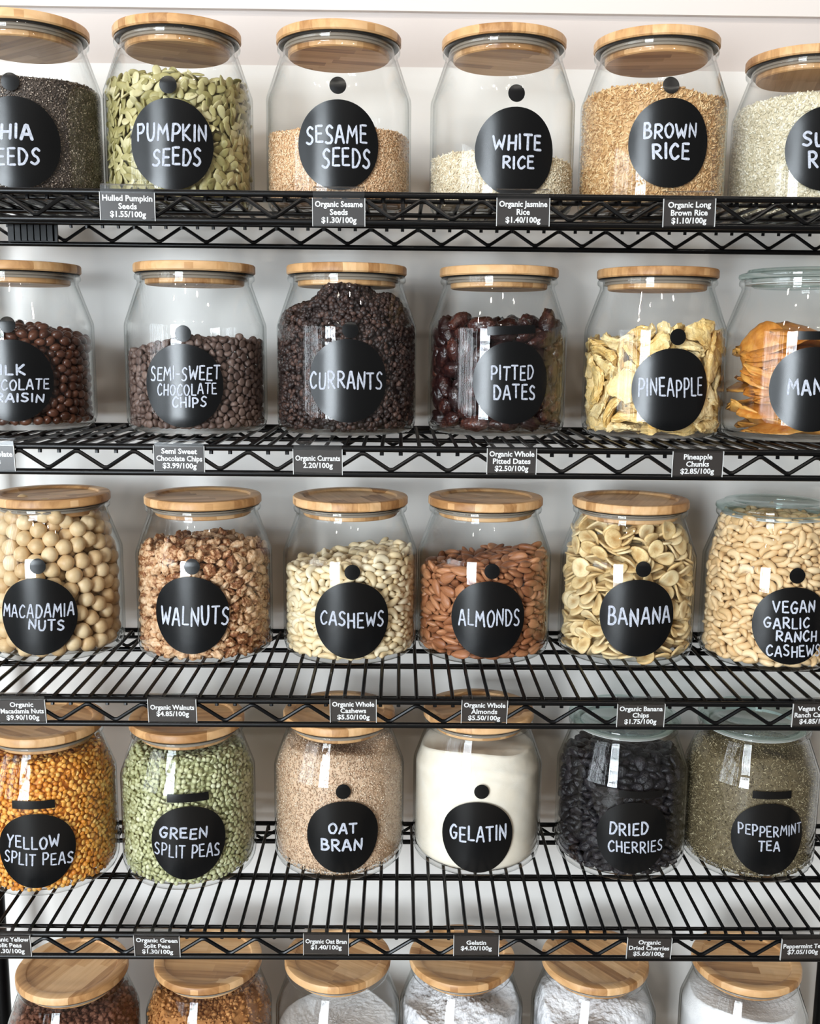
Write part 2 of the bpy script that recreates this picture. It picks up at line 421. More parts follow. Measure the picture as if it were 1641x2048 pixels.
# hand lettering: every capital as a few pen strokes in a unit box; '~' in front = rounded stroke
GL = {
 'A': (0.86, [[(0, 0), (.40, .96), (.55, 1), (1, 0)], [(.16, .34), (.84, .34)]]),
 'B': (0.78, [[(.08, 0), (.08, 1)], '~', [(.08, 1), (.6, .98), (.80, .78), (.58, .56), (.12, .53)], '~', [(.12, .53), (.75, .50), (1, .27), (.68, .03), (.08, 0)]]),
 'C': (0.80, ['~', [(.95, .86), (.62, 1), (.18, .74), (.04, .40), (.28, .06), (.62, .0), (.98, .17)]]),
 'D': (0.84, [[(.08, 0), (.08, 1)], '~', [(.08, 1), (.58, .93), (.98, .55), (.62, .08), (.08, 0)]]),
 'E': (0.72, [[(.92, 1), (.08, 1), (.08, 0), (1, 0)], [(.08, .52), (.82, .52)]]),
 'G': (0.84, ['~', [(.92, .88), (.58, 1), (.12, .68), (.06, .32), (.36, .0), (.78, .06), (.96, .40)], [(.98, .42), (.58, .42)]]),
 'H': (0.80, [[(.06, 0), (.06, 1)], [(.94, 0), (.94, 1)], [(.06, .50), (.94, .50)]]),
 'I': (0.16, [[(.5, 0), (.5, 1)]]),
 'K': (0.78, [[(.08, 0), (.08, 1)], [(.9, 1), (.12, .45), (.98, 0)]]),
 'L': (0.68, [[(.08, 1), (.08, 0), (1, 0)]]),
 'M': (1.10, [[(.02, 0), (.14, 1), (.50, .35), (.84, 1), (.98, 0)]]),
 'N': (0.84, [[(.04, 0), (.06, 1), (.94, 0), (.96, 1)]]),
 'O': (0.86, ['~', [(.5, 1), (.10, .78), (.02, .42), (.30, .03), (.68, .03), (.98, .46), (.86, .82), (.5, 1)]]),
 'P': (0.76, [[(.08, 0), (.08, 1)], '~', [(.08, 1), (.66, .98), (.98, .74), (.72, .47), (.10, .42)]]),
 'R': (0.80, [[(.08, 0), (.08, 1)], '~', [(.08, 1), (.64, .98), (.92, .76), (.68, .52), (.12, .47)], [(.36, .47), (1, 0)]]),
 'S': (0.74, ['~', [(.92, .88), (.52, 1), (.12, .80), (.30, .57), (.76, .42), (.92, .20), (.52, .0), (.04, .10)]]),
 'T': (0.78, [[(0, 1), (1, 1)], [(.5, 1), (.5, 0)]]),
 'U': (0.80, ['~', [(.05, 1), (.06, .38), (.26, .02), (.70, .02), (.93, .38), (.95, 1)]]),
 'V': (0.82, [[(0, 1), (.46, 0), (1, 1)]]),
 'W': (1.14, [[(0, 1), (.24, 0), (.52, .72), (.76, 0), (1, 1)]]),
 'Y': (0.80, [[(0, 1), (.46, .5)], [(1, 1), (.46, .5), (.36, 0)]]),
 '-': (0.40, [[(0, .48), (1, .48)]]),
 ' ': (0.34, []),
}
def smooth_line(p, n=5):
    out = []
    for i in range(len(p) - 1):
        a = p[max(i - 1, 0)]; b = p[i]; c = p[i + 1]; d = p[min(i + 2, len(p) - 1)]
        for k in range(n):
            t = k / n
            out.append(tuple(0.5 * ((2 * b[q]) + (c[q] - a[q]) * t + (2 * a[q] - 5 * b[q] + 4 * c[q] - d[q]) * t * t + (3 * b[q] - a[q] - 3 * c[q] + d[q]) * t ** 3) for q in (0, 1)))
    out.append(p[-1]); return out

def lettering(lines, rnd):
    """flat pen strokes laid on the sticker's curve"""
    V = []; F = []; lay = 0
    for text, (pbl, zbl, pbr, zbr, ptl, ztl, ptr, ztr) in lines:
        gap = 0.34
        w = sum(GL[c][0] for c in text) + gap * (len(text) - 1)
        width = (pbr - pbl) * 0.0858; height = ((ztl - zbl) + (ztr - zbr)) / 2
        pen = min(height * 0.092, width / w * 0.112, 0.0020)
        def place(u, v_):
            mx = pen / max(width, 1e-6); my = pen / height
            u = mx + u * (1 - 2 * mx); v_ = my + v_ * (1 - 2 * my)
            phi = (pbl * (1 - u) + pbr * u) * (1 - v_) + (ptl * (1 - u) + ptr * u) * v_
            z = (zbl * (1 - u) + zbr * u) * (1 - v_) + (ztl * (1 - u) + ztr * u) * v_
            return phi * 0.0858, z
        x = 0.0
        for c in text:
            gw, strokes = GL[c]; curved = False
            dy = rnd.uniform(-.09, .09); sc = rnd.uniform(.86, 1.0); sk = rnd.uniform(-.06, .12)
            for st in strokes:
                if st == '~': curved = True; continue
                pts = smooth_line(st) if curved else st
                curved = False
                P = []
                for a, b in zip(pts[:-1], pts[1:]):
                    m = 3
                    for k in range(m): P.append((a[0] + (b[0] - a[0]) * k / m, a[1] + (b[1] - a[1]) * k / m))
                P.append(pts[-1])
                Q = [place((x + (px + sk * py) * gw) / w, min(max((py - .5) * sc + .5 + dy, 0), 1.02)) for px, py in P]
                lay += 1; off = 0.00075 + 0.000012 * (lay % 9)
                pw = pen * rnd.uniform(.92, 1.12)
                o = len(V)
                for i, (sx, sz) in enumerate(Q):
                    a = Q[max(i - 1, 0)]; b = Q[min(i + 1, len(Q) - 1)]
                    dx, dz = b[0] - a[0], b[1] - a[1]; L = math.hypot(dx, dz) or 1; nx, nz = -dz / L * pw, dx / L * pw
                    V.append(on_jar((sx + nx) / 0.0858, sz + nz, off)); V.append(on_jar((sx - nx) / 0.0858, sz - nz, off))
                for i in range(len(Q) - 1): F.append((o + 2 * i, o + 2 * i + 1, o + 2 * i + 3, o + 2 * i + 2))
                for (sx, sz) in (Q[0], Q[-1]):
                    o = len(V); V.append(on_jar(sx / 0.0858, sz, off + .000005))
                    for k in range(12):
                        a = 2 * math.pi * k / 12; V.append(on_jar((sx + pw * math.cos(a)) / 0.0858, sz + pw * math.sin(a), off + .000005))
                    for k in range(12): F.append((o, o + 1 + k, o + 1 + (k + 1) % 12))
            x += gw + gap
    return V, F

JARS = [
 (0, -0.4341, 1.2293, (0.193, 0.0579, 0.0438, 0.0484, ('d', 0.157, 0.1202, 0.0096), [('CHIA', [-0.1794, 0.0591, 0.3999, 0.0607, -0.166, 0.077, 0.4101, 0.0789]), ('SEEDS', [-0.2066, 0.0322, 0.4629, 0.034, -0.1909, 0.0529, 0.4745, 0.055])])),
 (0, -0.2607, 1.2401, (0.097, 0.0601, 0.046, 0.0483, ('d', 0.075, 0.1216, 0.0096), [('PUMPKIN', [-0.3622, 0.0612, 0.557, 0.0635, -0.3526, 0.0815, 0.5627, 0.0841]), ('SEEDS', [-0.1606, 0.036, 0.47, 0.0379, -0.1527, 0.0564, 0.4758, 0.0586])])),
 (0, -0.0751, 1.2519, (0.05, 0.0636, 0.0468, 0.0485, ('d', 0.045, 0.1262, 0.0097), [('SESAME', [-0.3835, 0.0636, 0.4337, 0.0648, -0.3816, 0.0853, 0.4328, 0.0865]), ('SEEDS', [-0.1715, 0.0375, 0.4776, 0.0395, -0.1703, 0.0603, 0.4765, 0.0624])])),
 (0, 0.1182, 1.2563, (0.096, 0.0594, 0.0468, 0.0478, ('d', 0.084, 0.1214, 0.0099), [('WHITE', [-0.2139, 0.0598, 0.4488, 0.0616, -0.2193, 0.0789, 0.4403, 0.0808]), ('RICE', [-0.085, 0.0393, 0.3522, 0.0406, -0.0897, 0.0553, 0.3458, 0.0566])])),
 (0, 0.2973, 1.2550, (0.006, 0.0705, 0.0464, 0.0485, ('d', -0.02, 0.132, 0.0096), [('BROWN', [-0.3528, 0.0744, 0.3668, 0.0752, -0.3632, 0.093, 0.352, 0.0937]), ('RICE', [-0.226, 0.0516, 0.278, 0.0523, -0.2368, 0.0708, 0.2639, 0.0714])])),
 (0, 0.4996, 1.3171, (-0.027, 0.0784, 0.0484, 0.0502, None, [('SUSHI', [-0.3562, 0.0797, 0.3616, 0.0804, -0.3712, 0.0983, 0.3391, 0.0988]), ('RICE', [-0.2582, 0.054, 0.2572, 0.0545, -0.2763, 0.076, 0.2332, 0.0763])])),
 (1, -0.4712, 1.2815, (0.186, 0.0599, 0.0446, 0.0507, ('d', 0.155, 0.1247, 0.0092), [('MILK', [-0.1862, 0.0657, 0.3633, 0.066, -0.1757, 0.0796, 0.3713, 0.08]), ('CHOCOLATE', [-0.3101, 0.048, 0.6637, 0.0481, -0.2978, 0.0626, 0.672, 0.0629]), ('RAISIN', [-0.0644, 0.0338, 0.5871, 0.0335, -0.056, 0.046, 0.5941, 0.0459])])),
 (1, -0.2503, 1.2558, (0.001, 0.0569, 0.0462, 0.0477, ('d', 0.022, 0.1164, 0.0092), [('SEMI-SWEET', [-0.4645, 0.0619, 0.4984, 0.0627, -0.4559, 0.0803, 0.503, 0.081]), ('CHOCOLATE', [-0.365, 0.0455, 0.4526, 0.046, -0.3587, 0.0604, 0.4563, 0.061]), ('CHIPS', [-0.1552, 0.0315, 0.3135, 0.0317, -0.1502, 0.0459, 0.3173, 0.0461])])),
 (1, -0.0662, 1.2561, (0.07, 0.0645, 0.0456, 0.0477, ('d', 0.099, 0.1223, 0.0097), [('CURRANTS', [-0.4706, 0.054, 0.5544, 0.0546, -0.4687, 0.0764, 0.5526, 0.0771])])),
 (1, 0.1199, 1.2672, (0.123, 0.0636, 0.0468, 0.0488, ('b', -0.235, 0.123, 0.444, 0.1259, 0.0098), [('PITTED', [-0.1783, 0.0657, 0.4376, 0.066, -0.1833, 0.0842, 0.4298, 0.0846]), ('DATES', [-0.1383, 0.0438, 0.4714, 0.0438, -0.1436, 0.0629, 0.4631, 0.0631])])),
 (1, 0.3125, 1.2579, (0.028, 0.0578, 0.0466, 0.0474, ('d', 0.07, 0.1184, 0.0093), [('PINEAPPLE', [-0.4272, 0.0485, 0.4929, 0.0491, -0.4402, 0.0722, 0.4713, 0.0729])])),
 (1, 0.4785, 1.2282, (-0.151, 0.0609, 0.0426, 0.0471, ('b', -0.374, 0.1212, 0.23, 0.1217, 0.0095), [('MANGO', [-0.4632, 0.0538, 0.2887, 0.0547, -0.4796, 0.0747, 0.2653, 0.0755])])),
 (2, -0.4405, 1.2640, (0.079, 0.0599, 0.0475, 0.0474, ('d', 0.117, 0.122, 0.0089), [('MACADAMIA', [-0.4441, 0.0586, 0.5773, 0.0578, -0.4277, 0.0775, 0.5868, 0.0764]), ('NUTS', [-0.0608, 0.0431, 0.4388, 0.0411, -0.0512, 0.0587, 0.4468, 0.0567])])),
 (2, -0.2474, 1.2601, (-0.02, 0.0641, 0.0465, 0.047, ('d', 0.017, 0.1239, 0.0093), [('WALNUTS', [-0.4823, 0.0502, 0.5129, 0.0505, -0.4704, 0.0765, 0.519, 0.0766])])),
 (2, -0.0619, 1.2629, (0.07, 0.0583, 0.0462, 0.0463, ('d', 0.076, 0.1181, 0.0093), [('CASHEWS', [-0.3962, 0.0493, 0.5428, 0.0483, -0.3949, 0.0705, 0.5411, 0.0696])])),
 (2, 0.1096, 1.2674, (-0.003, 0.0596, 0.0462, 0.0471, ('d', 0.031, 0.1197, 0.0094), [('ALMONDS', [-0.4385, 0.0502, 0.4686, 0.0504, -0.4438, 0.0733, 0.4594, 0.0738])])),
 (2, 0.2929, 1.2603, (-0.045, 0.0648, 0.0459, 0.0468, ('d', -0.004, 0.1253, 0.0093), [('BANANA', [-0.4728, 0.0538, 0.451, 0.0547, -0.4854, 0.0787, 0.4313, 0.0798])])),
 (2, 0.4733, 1.2472, (-0.026, 0.0603, 0.0452, 0.0474, ('d', -0.01, 0.1219, 0.0094), [('VEGAN', [-0.3131, 0.0754, 0.2952, 0.0759, -0.3257, 0.0919, 0.2775, 0.0926]), ('GARLIC', [-0.4166, 0.0552, 0.2253, 0.0571, -0.4282, 0.0706, 0.2099, 0.0726]), ('RANCH', [-0.2468, 0.0406, 0.3604, 0.0401, -0.2582, 0.0554, 0.3434, 0.0552]), ('CASHEWS', [-0.3581, 0.0216, 0.4383, 0.0212, -0.3703, 0.0377, 0.4181, 0.0377])])),
 (3, -0.4465, 1.2194, (0.146, 0.0632, 0.047, 0.0476, ('b', -0.15, 0.1232, 0.431, 0.1214, 0.0103), [('YELLOW', [-0.2676, 0.0669, 0.4683, 0.064, -0.2541, 0.0851, 0.4777, 0.082]), ('SPLIT PEAS', [-0.3241, 0.0473, 0.6435, 0.0408, -0.3102, 0.065, 0.6526, 0.0583])])),
 (3, -0.2698, 1.2354, (0.188, 0.0661, 0.0472, 0.0483, ('b', -0.099, 0.1246, 0.49, 0.1242, 0.0105), [('GREEN', [-0.238, 0.0722, 0.4609, 0.0692, -0.2316, 0.0886, 0.4653, 0.0855]), ('SPLIT PEAS', [-0.3185, 0.0495, 0.6358, 0.0433, -0.3105, 0.0687, 0.6409, 0.0624])])),
 (3, -0.0762, 1.2591, (0.117, 0.0629, 0.0466, 0.0477, ('d', 0.117, 0.1231, 0.0089), [('OAT', [-0.1081, 0.0681, 0.3236, 0.0663, -0.1075, 0.0847, 0.3232, 0.083]), ('BRAN', [-0.221, 0.0438, 0.4089, 0.0414, -0.2201, 0.0619, 0.4083, 0.0596])])),
 (3, 0.1072, 1.2706, (-0.06, 0.0574, 0.0467, 0.0482, ('d', -0.013, 0.1191, 0.009), [('GELATIN', [-0.4776, 0.0496, 0.39, 0.0516, -0.4826, 0.0725, 0.382, 0.0748])])),
 (3, 0.2983, 1.2619, (-0.012, 0.0627, 0.0468, 0.0496, ('b', -0.259, 0.1208, 0.4, 0.1193, 0.0094), [('DRIED', [-0.3746, 0.0639, 0.2104, 0.0662, -0.3839, 0.0825, 0.1987, 0.0851]), ('CHERRIES', [-0.3785, 0.0422, 0.4584, 0.0411, -0.3868, 0.0589, 0.4453, 0.0583])])),
 (3, 0.4693, 1.2589, (-0.028, 0.0634, 0.0461, 0.0478, ('b', -0.31, 0.1214, 0.26, 0.1222, 0.01), [('PEPPERMINT', [-0.4792, 0.0664, 0.4988, 0.0665, -0.4906, 0.0824, 0.4782, 0.0831]), ('TEA', [-0.1854, 0.0466, 0.1436, 0.0471, -0.1969, 0.062, 0.1299, 0.0626])])),
 (4, -0.4344, 1.2429, None),
 (4, -0.2560, 1.2645, None),
 (4, -0.0792, 1.2686, None),
 (4, 0.0921, 1.2716, None),
 (4, 0.2749, 1.2667, None),
 (4, 0.4829, 1.2641, None),
]        # shelf, x, y, sticker (angle, height, half width, half height, small mark, lines) or None
NAMES = ['chia seeds', 'pumpkin seeds', 'sesame seeds', 'white rice', 'brown rice', 'sushi rice',
         'chocolate raisins', 'chocolate chips', 'currants', 'pitted dates', 'dried pineapple', 'dried mango',
         'macadamia nuts', 'walnuts', 'cashews', 'almonds', 'banana chips', 'garlic ranch cashews',
         'yellow split peas', 'green split peas', 'oat bran', 'gelatin', 'dried cherries', 'peppermint tea',
         'dark brown powder', 'golden brown powder', 'a low heap of white powder', 'a creased white bag', 'a smoother white bag', 'white powder filled to the neck']
GLASS_LIDS = {11, 17, 22, 23}
ROWS = ['top shelf', 'second shelf', 'third shelf', 'fourth shelf', 'lowest shelf']
LIDROT = random.Random(5)
BASES = []
for i, (sh, jx, jy, st) in enumerate(JARS):
    base = (jx, jy, H0 + ZS[sh]); BASES.append(Vector(base))
    jar = empty('glass_jar', base)
    kind_of_lid = 'glass lid' if i in GLASS_LIDS else 'bamboo lid'
    tag(jar, 'glass jar with %s, holding %s, on the %s' % (kind_of_lid, NAMES[i], ROWS[sh]), 'jar', 'glass storage jars on the wire shelves')
    link('glass_body', GLASS_ME, jar)
    if i in GLASS_LIDS:
        l = link('lid', GLASS_LID_ME, jar); link('seal', CLEAR_SEAL_ME, l)
    else:
        l = link('lid', LID_ME, jar); l.rotation_euler = (0, 0, LIDROT.uniform(-1.2, 1.2) if sh != 4 else LIDROT.uniform(-.9, 1.4))
        p = link('plug', PLUG_ME, l); p.rotation_euler = (0, 0, LIDROT.uniform(0, 3))
        link('seal', SEAL_ME, l); link('gasket', GASKET_ME, l)
    if st:
        ph, z, hw, hz, ex, lines = st
        v, f = patch_disc(ph, z, 0.0468, 0.0478, 0.00045, 0.03)
        sk = link('sticker', mesh('sticker', v, f, M_sticker), jar); sk['label'] = 'round black sticker'
        v, f = lettering(lines, random.Random(i + 1))
        link('lettering', mesh('lettering', v, f, M_chalk, False), sk)
        if ex and ex[0] == 'd':
            v, f = patch_disc(ex[1], ex[2], .0094, .0094, 0.00045, 0, 28, 6)
            link('dot_sticker', mesh('dot_sticker', v, f, M_sticker), jar)['label'] = 'small black dot sticker'
        elif ex:
            v, f = patch_bar(ex[1], ex[2], ex[3], ex[4], ex[5], 0.0005)
            link('tape_strip', mesh('tape_strip', v, f, M_sticker), jar)['label'] = 'short black tape strip'

# ------------------------------------------------------------------ price tags clipped to the front rails
FONT_CACHE = {}
def print_text(text, size, bold=0.0):
    key = (text, size)
    cu = bpy.data.curves.new('t', 'FONT'); cu.body = text; cu.align_x = 'CENTER'; cu.size = size; cu.offset = bold; cu.resolution_u = 2
    o = bpy.data.objects.new('t', cu); COL.objects.link(o)
    bpy.context.view_layer.update()
    me = bpy.data.meshes.new_from_object(o.evaluated_get(bpy.context.evaluated_depsgraph_get()))
    bpy.data.objects.remove(o); bpy.data.curves.remove(cu)
    v = [tuple(p.co) for p in me.vertices]; f = [tuple(p.vertices) for p in me.polygons]; bpy.data.meshes.remove(me)
    return v, f
TAGS = [
 (0, -0.2786, 0.0535, -0.0046, -0.0305, 'Hulled Pumpkin|Seeds|$1.55/100g'),
 (0, -0.0642, 0.0522, -0.0094, -0.0324, 'Organic Sesame|Seeds|$1.30/100g'),
 (0, 0.1233, 0.0529, -0.0072, -0.0303, 'Organic Jasmine|Rice|$1.40/100g'),
 (0, 0.2928, 0.052, -0.0043, -0.0303, 'Organic Long|Brown Rice|$1.10/100g'),
 (1, -0.4325, 0.0513, -0.0034, -0.0267, 'Milk Chocolate|Raisins'),
 (1, -0.2329, 0.052, -0.0015, -0.0269, 'Semi Sweet|Chocolate Chips|$3.99/100g'),
 (1, -0.0867, 0.0511, -0.0038, -0.0288, 'Organic Currants|2.20/100g'),
 (1, 0.1188, 0.0513, -0.0019, -0.0258, 'Organic Whole|Pitted Dates|$2.50/100g'),
 (1, 0.3166, 0.0526, -0.0022, -0.0277, 'Pineapple|Chunks|$2.85/100g'),
 (2, -0.4136, 0.0508, -0.0032, -0.0257, 'Organic|Macadamia Nuts|$9.90/100g'),
 (2, -0.2482, 0.0521, -0.0009, -0.0245, 'Organic Walnuts|$4.85/100g'),
 (2, -0.0489, 0.0501, 0.001, -0.0238, 'Organic Whole|Cashews|$5.50/100g'),
 (2, 0.0962, 0.0496, 0.0003, -0.0233, 'Organic Whole|Almonds|$5.50/100g'),
 (2, 0.2696, 0.0515, -0.0025, -0.0268, 'Organic Banana|Chips|$1.75/100g'),
 (2, 0.4641, 0.0516, -0.0011, -0.0243, 'Vegan Garlic|Ranch Cashews|$4.85/100g'),
 (3, -0.4438, 0.0507, -0.0019, -0.0257, 'Organic Yellow|Split Peas|$1.30/100g'),
 (3, -0.2737, 0.0514, -0.0012, -0.0274, 'Organic Green|Split Peas|$1.30/100g'),
 (3, -0.0796, 0.051, 0.001, -0.0228, 'Organic Oat Bran|$1.40/100g'),
 (3, 0.0931, 0.0511, -0.0001, -0.0233, 'Gelatin|$4.50/100g'),
 (3, 0.293, 0.0502, -0.0023, -0.0262, 'Organic|Dried Cherries|$5.60/100g'),
 (3, 0.471, 0.0503, -0.0028, -0.0261, 'Peppermint Tea|$7.05/100g'),
]        # shelf, x of the middle, width, top, bottom, text
TR = random.Random(11)
for sh, tx, tw, zt, zb, text in TAGS:
    y = YF - 0.0062
    t = empty('price_tag', (tx, YF, H0 + ZS[sh]))
    words = ' '.join(text.split('|'))
    tag(t, 'dark price tag printed %s, clipped to the %s' % (words, ROWS[sh]), 'price tag', 'price tags clipped along the shelf rails')
    t.rotation_euler = (TR.uniform(.0, .05) if sh == 0 else TR.uniform(.08, .14), TR.uniform(-.022, .012), TR.uniform(-.02, .02))
    if not TAGS.index((sh, tx, tw, zt, zb, text)): t.rotation_euler = (.03, 0, .085)
    zc = (zt + zb) / 2; hw = tw / 2; hh = 0.0126
    q = Shape(); q.box(-hw, hw, -.0060, -.0055, zc - hh, zc + hh)
    card = link('paper_card', q.mesh('paper_card', M_card, False, None), t)
    q = Shape(); lines = text.split('|'); n = len(lines)
    for k, ln in enumerate(lines):
        v, f = print_text(ln, 0.0080, 0.00022)
        w = max(p[0] for p in v) - min(p[0] for p in v); sq = min(1.0, tw * 0.93 / w)
        zz = zc + (n - 1) * 0.0039 - k * 0.0078 - 0.0026
        q.add([(p[0] * sq, -.00615, p[1] + zz) for p in v], [tuple(reversed(g)) if False else g for g in f])
    link('lettering', q.mesh('lettering', M_print, False, None), card)
    q = Shape()
    q.box(-hw - .0008, hw + .0008, -.0070, -.0067, zc - hh - .0014, zc + hh + .0012)
    q.box(-hw - .0008, hw + .0008, -.0054, -.0050, zc - hh - .0014, zc + hh + .0012)
    hold = link('plastic_holder', q.mesh('plastic_holder', M_holder, False, None), t)
    for e0, e1 in ((-hw - .0008, -hw - .0001), (hw + .0001, hw + .0008)):
        q = Shape(); q.box(e0, e1, -.0071, -.0050, zc - hh - .0014, zc + hh + .0012)
        link('holder_edge', q.mesh('holder_edge', M_holder_edge, False, None), hold)
    q = Shape()
    prof = [(-.0054, zc + hh), (-.0052, .0030), (-.002, .0046), (.002, .0046), (.0042, .0020)]
    for (y0, z0), (y1, z1) in zip(prof[:-1], prof[1:]):
        q.add([(-hw, y0, z0), (hw, y0, z0), (hw, y1, z1), (-hw, y1, z1), (-hw, y0, z0 - .0005), (hw, y0, z0 - .0005), (hw, y1, z1 - .0005), (-hw, y1, z1 - .0005)], [(0, 1, 2, 3), (7, 6, 5, 4), (0, 4, 5, 1), (2, 6, 7, 3), (1, 5, 6, 2), (0, 3, 7, 4)])
    link('holder_hook', q.mesh('holder_hook', M_holder, False, None), hold)

# ------------------------------------------------------------------ what the jars hold
def sphere_grid(nu, nv):
    """unit directions and faces of a closed lat/long ball"""
    v = [(0, 0, 1)]
    for j in range(1, nv):
        t = math.pi * j / nv
        for i in range(nu):
            p = 2 * math.pi * i / nu
            v.append((math.sin(t) * math.cos(p), math.sin(t) * math.sin(p), math.cos(t)))
    v.append((0, 0, -1))
    f = []
    for i in range(nu):
        f.append((0, 1 + i, 1 + (i + 1) % nu))
    for j in range(nv - 2):
        for i in range(nu):
            a = 1 + j * nu + i; b = 1 + j * nu + (i + 1) % nu
            f.append((a, a + nu, b + nu, b))
    last = len(v) - 1; o = 1 + (nv - 2) * nu
    for i in range(nu):
        f.append((o + i, last, o + (i + 1) % nu))
    return np.array(v, float), f

def wob(d, seed, n=5, lo=1.5, hi=4.0):
    """smooth bumps over directions: sum of a few random waves, about -1..1"""
    r = np.random.RandomState(seed)
    s = np.zeros(len(d))
    for k in range(n):
        w = r.normal(size=3); w *= r.uniform(lo, hi) / np.linalg.norm(w)
        s += np.sin(d @ w + r.uniform(0, 6.28))
    return s / n * 1.6

def piece(kind, seed=0, q=1):
    """verts, faces of one nut / fruit / seed; q = 0 coarse for packing"""
    R = np.random.RandomState(seed * 7 + 3)
    if kind == 'macadamia':
        d, f = sphere_grid(16, 11) if q else sphere_grid(8, 5)
        r = 0.0102 * (1 + 0.035 * wob(d, seed))
        v = d * r[:, None]; v[:, 2] *= 0.94
        v[:, 2] += 0.0016 * np.clip((d[:, 2] - 0.86) / 0.14, 0, 1)
        return v, f
    if kind == 'walnut':
        d, f = sphere_grid(20, 14) if q else sphere_grid(7, 5)
        s = 0.7 * wob(d, seed, 4, 2, 3.5) + 0.45 * wob(d, seed + 50, 5, 5, 8)
        if q: s -= 0.75 * np.abs(wob(d, seed + 80, 4, 4, 7)) - 0.25
        r = 0.0070 * (1 + 0.40 * s)
        return d * np.clip(r, 0.0026, 0.0112)[:, None] * np.array([1.35, 0.95, 0.78]), f
    if kind == 'cashew':
        n, m = (15, 10) if q else (6, 6)
        v = []; f = []
        bend = R.uniform(2.2, 3.0) if q else 2.2; L = (0.0250 if q else 0.0235) * R.uniform(0.93, 1.07)
        rad = L / bend
        for i in range(n + 1):
            t = i / n
            a = (t - 0.5) * bend
            w = math.sin(math.pi * min(max(t * 0.94 + 0.03, 0), 1)) ** 0.5
            w *= 1.08 - 0.28 * t
            hw = (0.0052 if q else 0.0050) * w
            c = np.array([rad * math.sin(a), rad * math.cos(a) - rad * 0.75, 0])
            nx = np.array([math.sin(a), math.cos(a), 0])
            for k in range(m):
                b = 2 * math.pi * k / m
                v.append(c + nx * hw * math.cos(b) + np.array([0, 0, hw * 0.86 * math.sin(b)]))
        for i in range(n):
            for k in range(m):
                f.append((i * m + k, (i + 1) * m + k, (i + 1) * m + (k + 1) % m, i * m + (k + 1) % m))
        f.append(tuple(range(m))); f.append(tuple(n * m + k for k in reversed(range(m))))
        return np.array(v), f
    if kind == 'almond':
        d, f = sphere_grid(14, 12) if q else sphere_grid(6, 6)
        v = d[:, [2, 0, 1]].copy()
        t = v[:, 0]
        w = 1 - 0.30 * t - 0.22 * np.clip(t, 0, 1) ** 2
        v[:, 0] *= 0.0122; v[:, 1] *= 0.0064 * w; v[:, 2] *= 0.0039 * (1 - 0.15 * t)
        v *= R.uniform(0.93, 1.07)
        return v, f
    if kind == 'banana':
        nu, rings = (18, 5) if q else (8, 2)
        v = []; f = []
        e = R.uniform(0.85, 1.15); cs = R.uniform(-1, 1) * 26; cd = R.uniform(4, 16)
        def top(r, a):
            x = r * math.cos(a) * e; y = r * math.sin(a) / e
            z = cs * x * y + cd * x * x * 0.6
            return x, y, z
        rr = 0.0122 * R.uniform(0.85, 1.05); h = 0.0016
        prof = [(0.0, -1), (0.5, -1), (0.86, -1), (1.0, -0.7), (1.03, 0), (1.0, 0.7), (0.86, 0.9), (0.66, 1.05), (0.36, 0.75), (0.0, 0.7)] if q else [(0, -1), (1, -1), (1, 1), (0, 1)]
        for k, (pr, ph) in enumerate(prof[1:-1]):
            for i in range(nu):
                a = 2 * math.pi * i / nu
                x, y, z = top(rr * pr * (1 + 0.03 * math.sin(3 * a + seed)), a); v.append((x, y, z + ph * h))
        m = len(prof) - 2
        for k in range(m - 1):
            for i in range(nu):
                f.append((k * nu + i, k * nu + (i + 1) % nu, (k + 1) * nu + (i + 1) % nu, (k + 1) * nu + i))
        b = len(v); v.append((0, 0, -h)); v.append((0, 0, 0.7 * h))
        for i in range(nu):
            f.append((b, (i + 1) % nu, i)); f.append((b + 1, (m - 1) * nu + i, (m - 1) * nu + (i + 1) % nu))
        return np.array(v), f
    if kind == 'date':
        d, f = sphere_grid(22, 16) if q else sphere_grid(7, 5)
        r = 1 + 0.18 * wob(d, seed, 4, 2, 4) + (0.16 * np.abs(wob(d * np.array([3, 3, 1]), seed + 9, 5, 3, 5)) - 0.06 if q else 0)
        v = d[:, [2, 0, 1]] * r[:, None] * np.array([0.0175, 0.0105, 0.0085])
        return v, f
    if kind == 'pineapple':
        d, f = sphere_grid(16, 10) if q else sphere_grid(8, 5)
        if q: d, f = sphere_grid(26, 16)
        p = np.sign(d) * np.abs(d) ** 0.5
        ang = np.arctan2(p[:, 1], p[:, 0])
        fan = 1 + 0.26 * np.cos(ang * R.randint(2, 4) + R.uniform(0, 6)) + 0.10 * wob(d, seed, 5, 3, 6)
        if q: fan += 0.20 * np.abs(wob(d, seed + 60, 5, 7, 13)) - 0.08
        v = p * np.array([0.0178, 0.0138, 0.0036 if q else 0.0046]) * fan[:, None]
        v[:, 2] += 0.0022 * wob(d, seed + 4, 4, 2, 4) + 14 * v[:, 0] ** 2 * R.uniform(-1, 1)
        if q: v[:, 2] += 0.0012 * wob(d * np.array([1, 4, 1]), seed + 24, 5, 3, 8)
        return v, f
    if kind == 'raisin':
        d, f = sphere_grid(14, 10) if q else sphere_grid(7, 5)
        return d * (1 + 0.06 * wob(d, seed))[:, None] * np.array([0.0074, 0.0056, 0.0052]) * R.uniform(0.9, 1.08), f
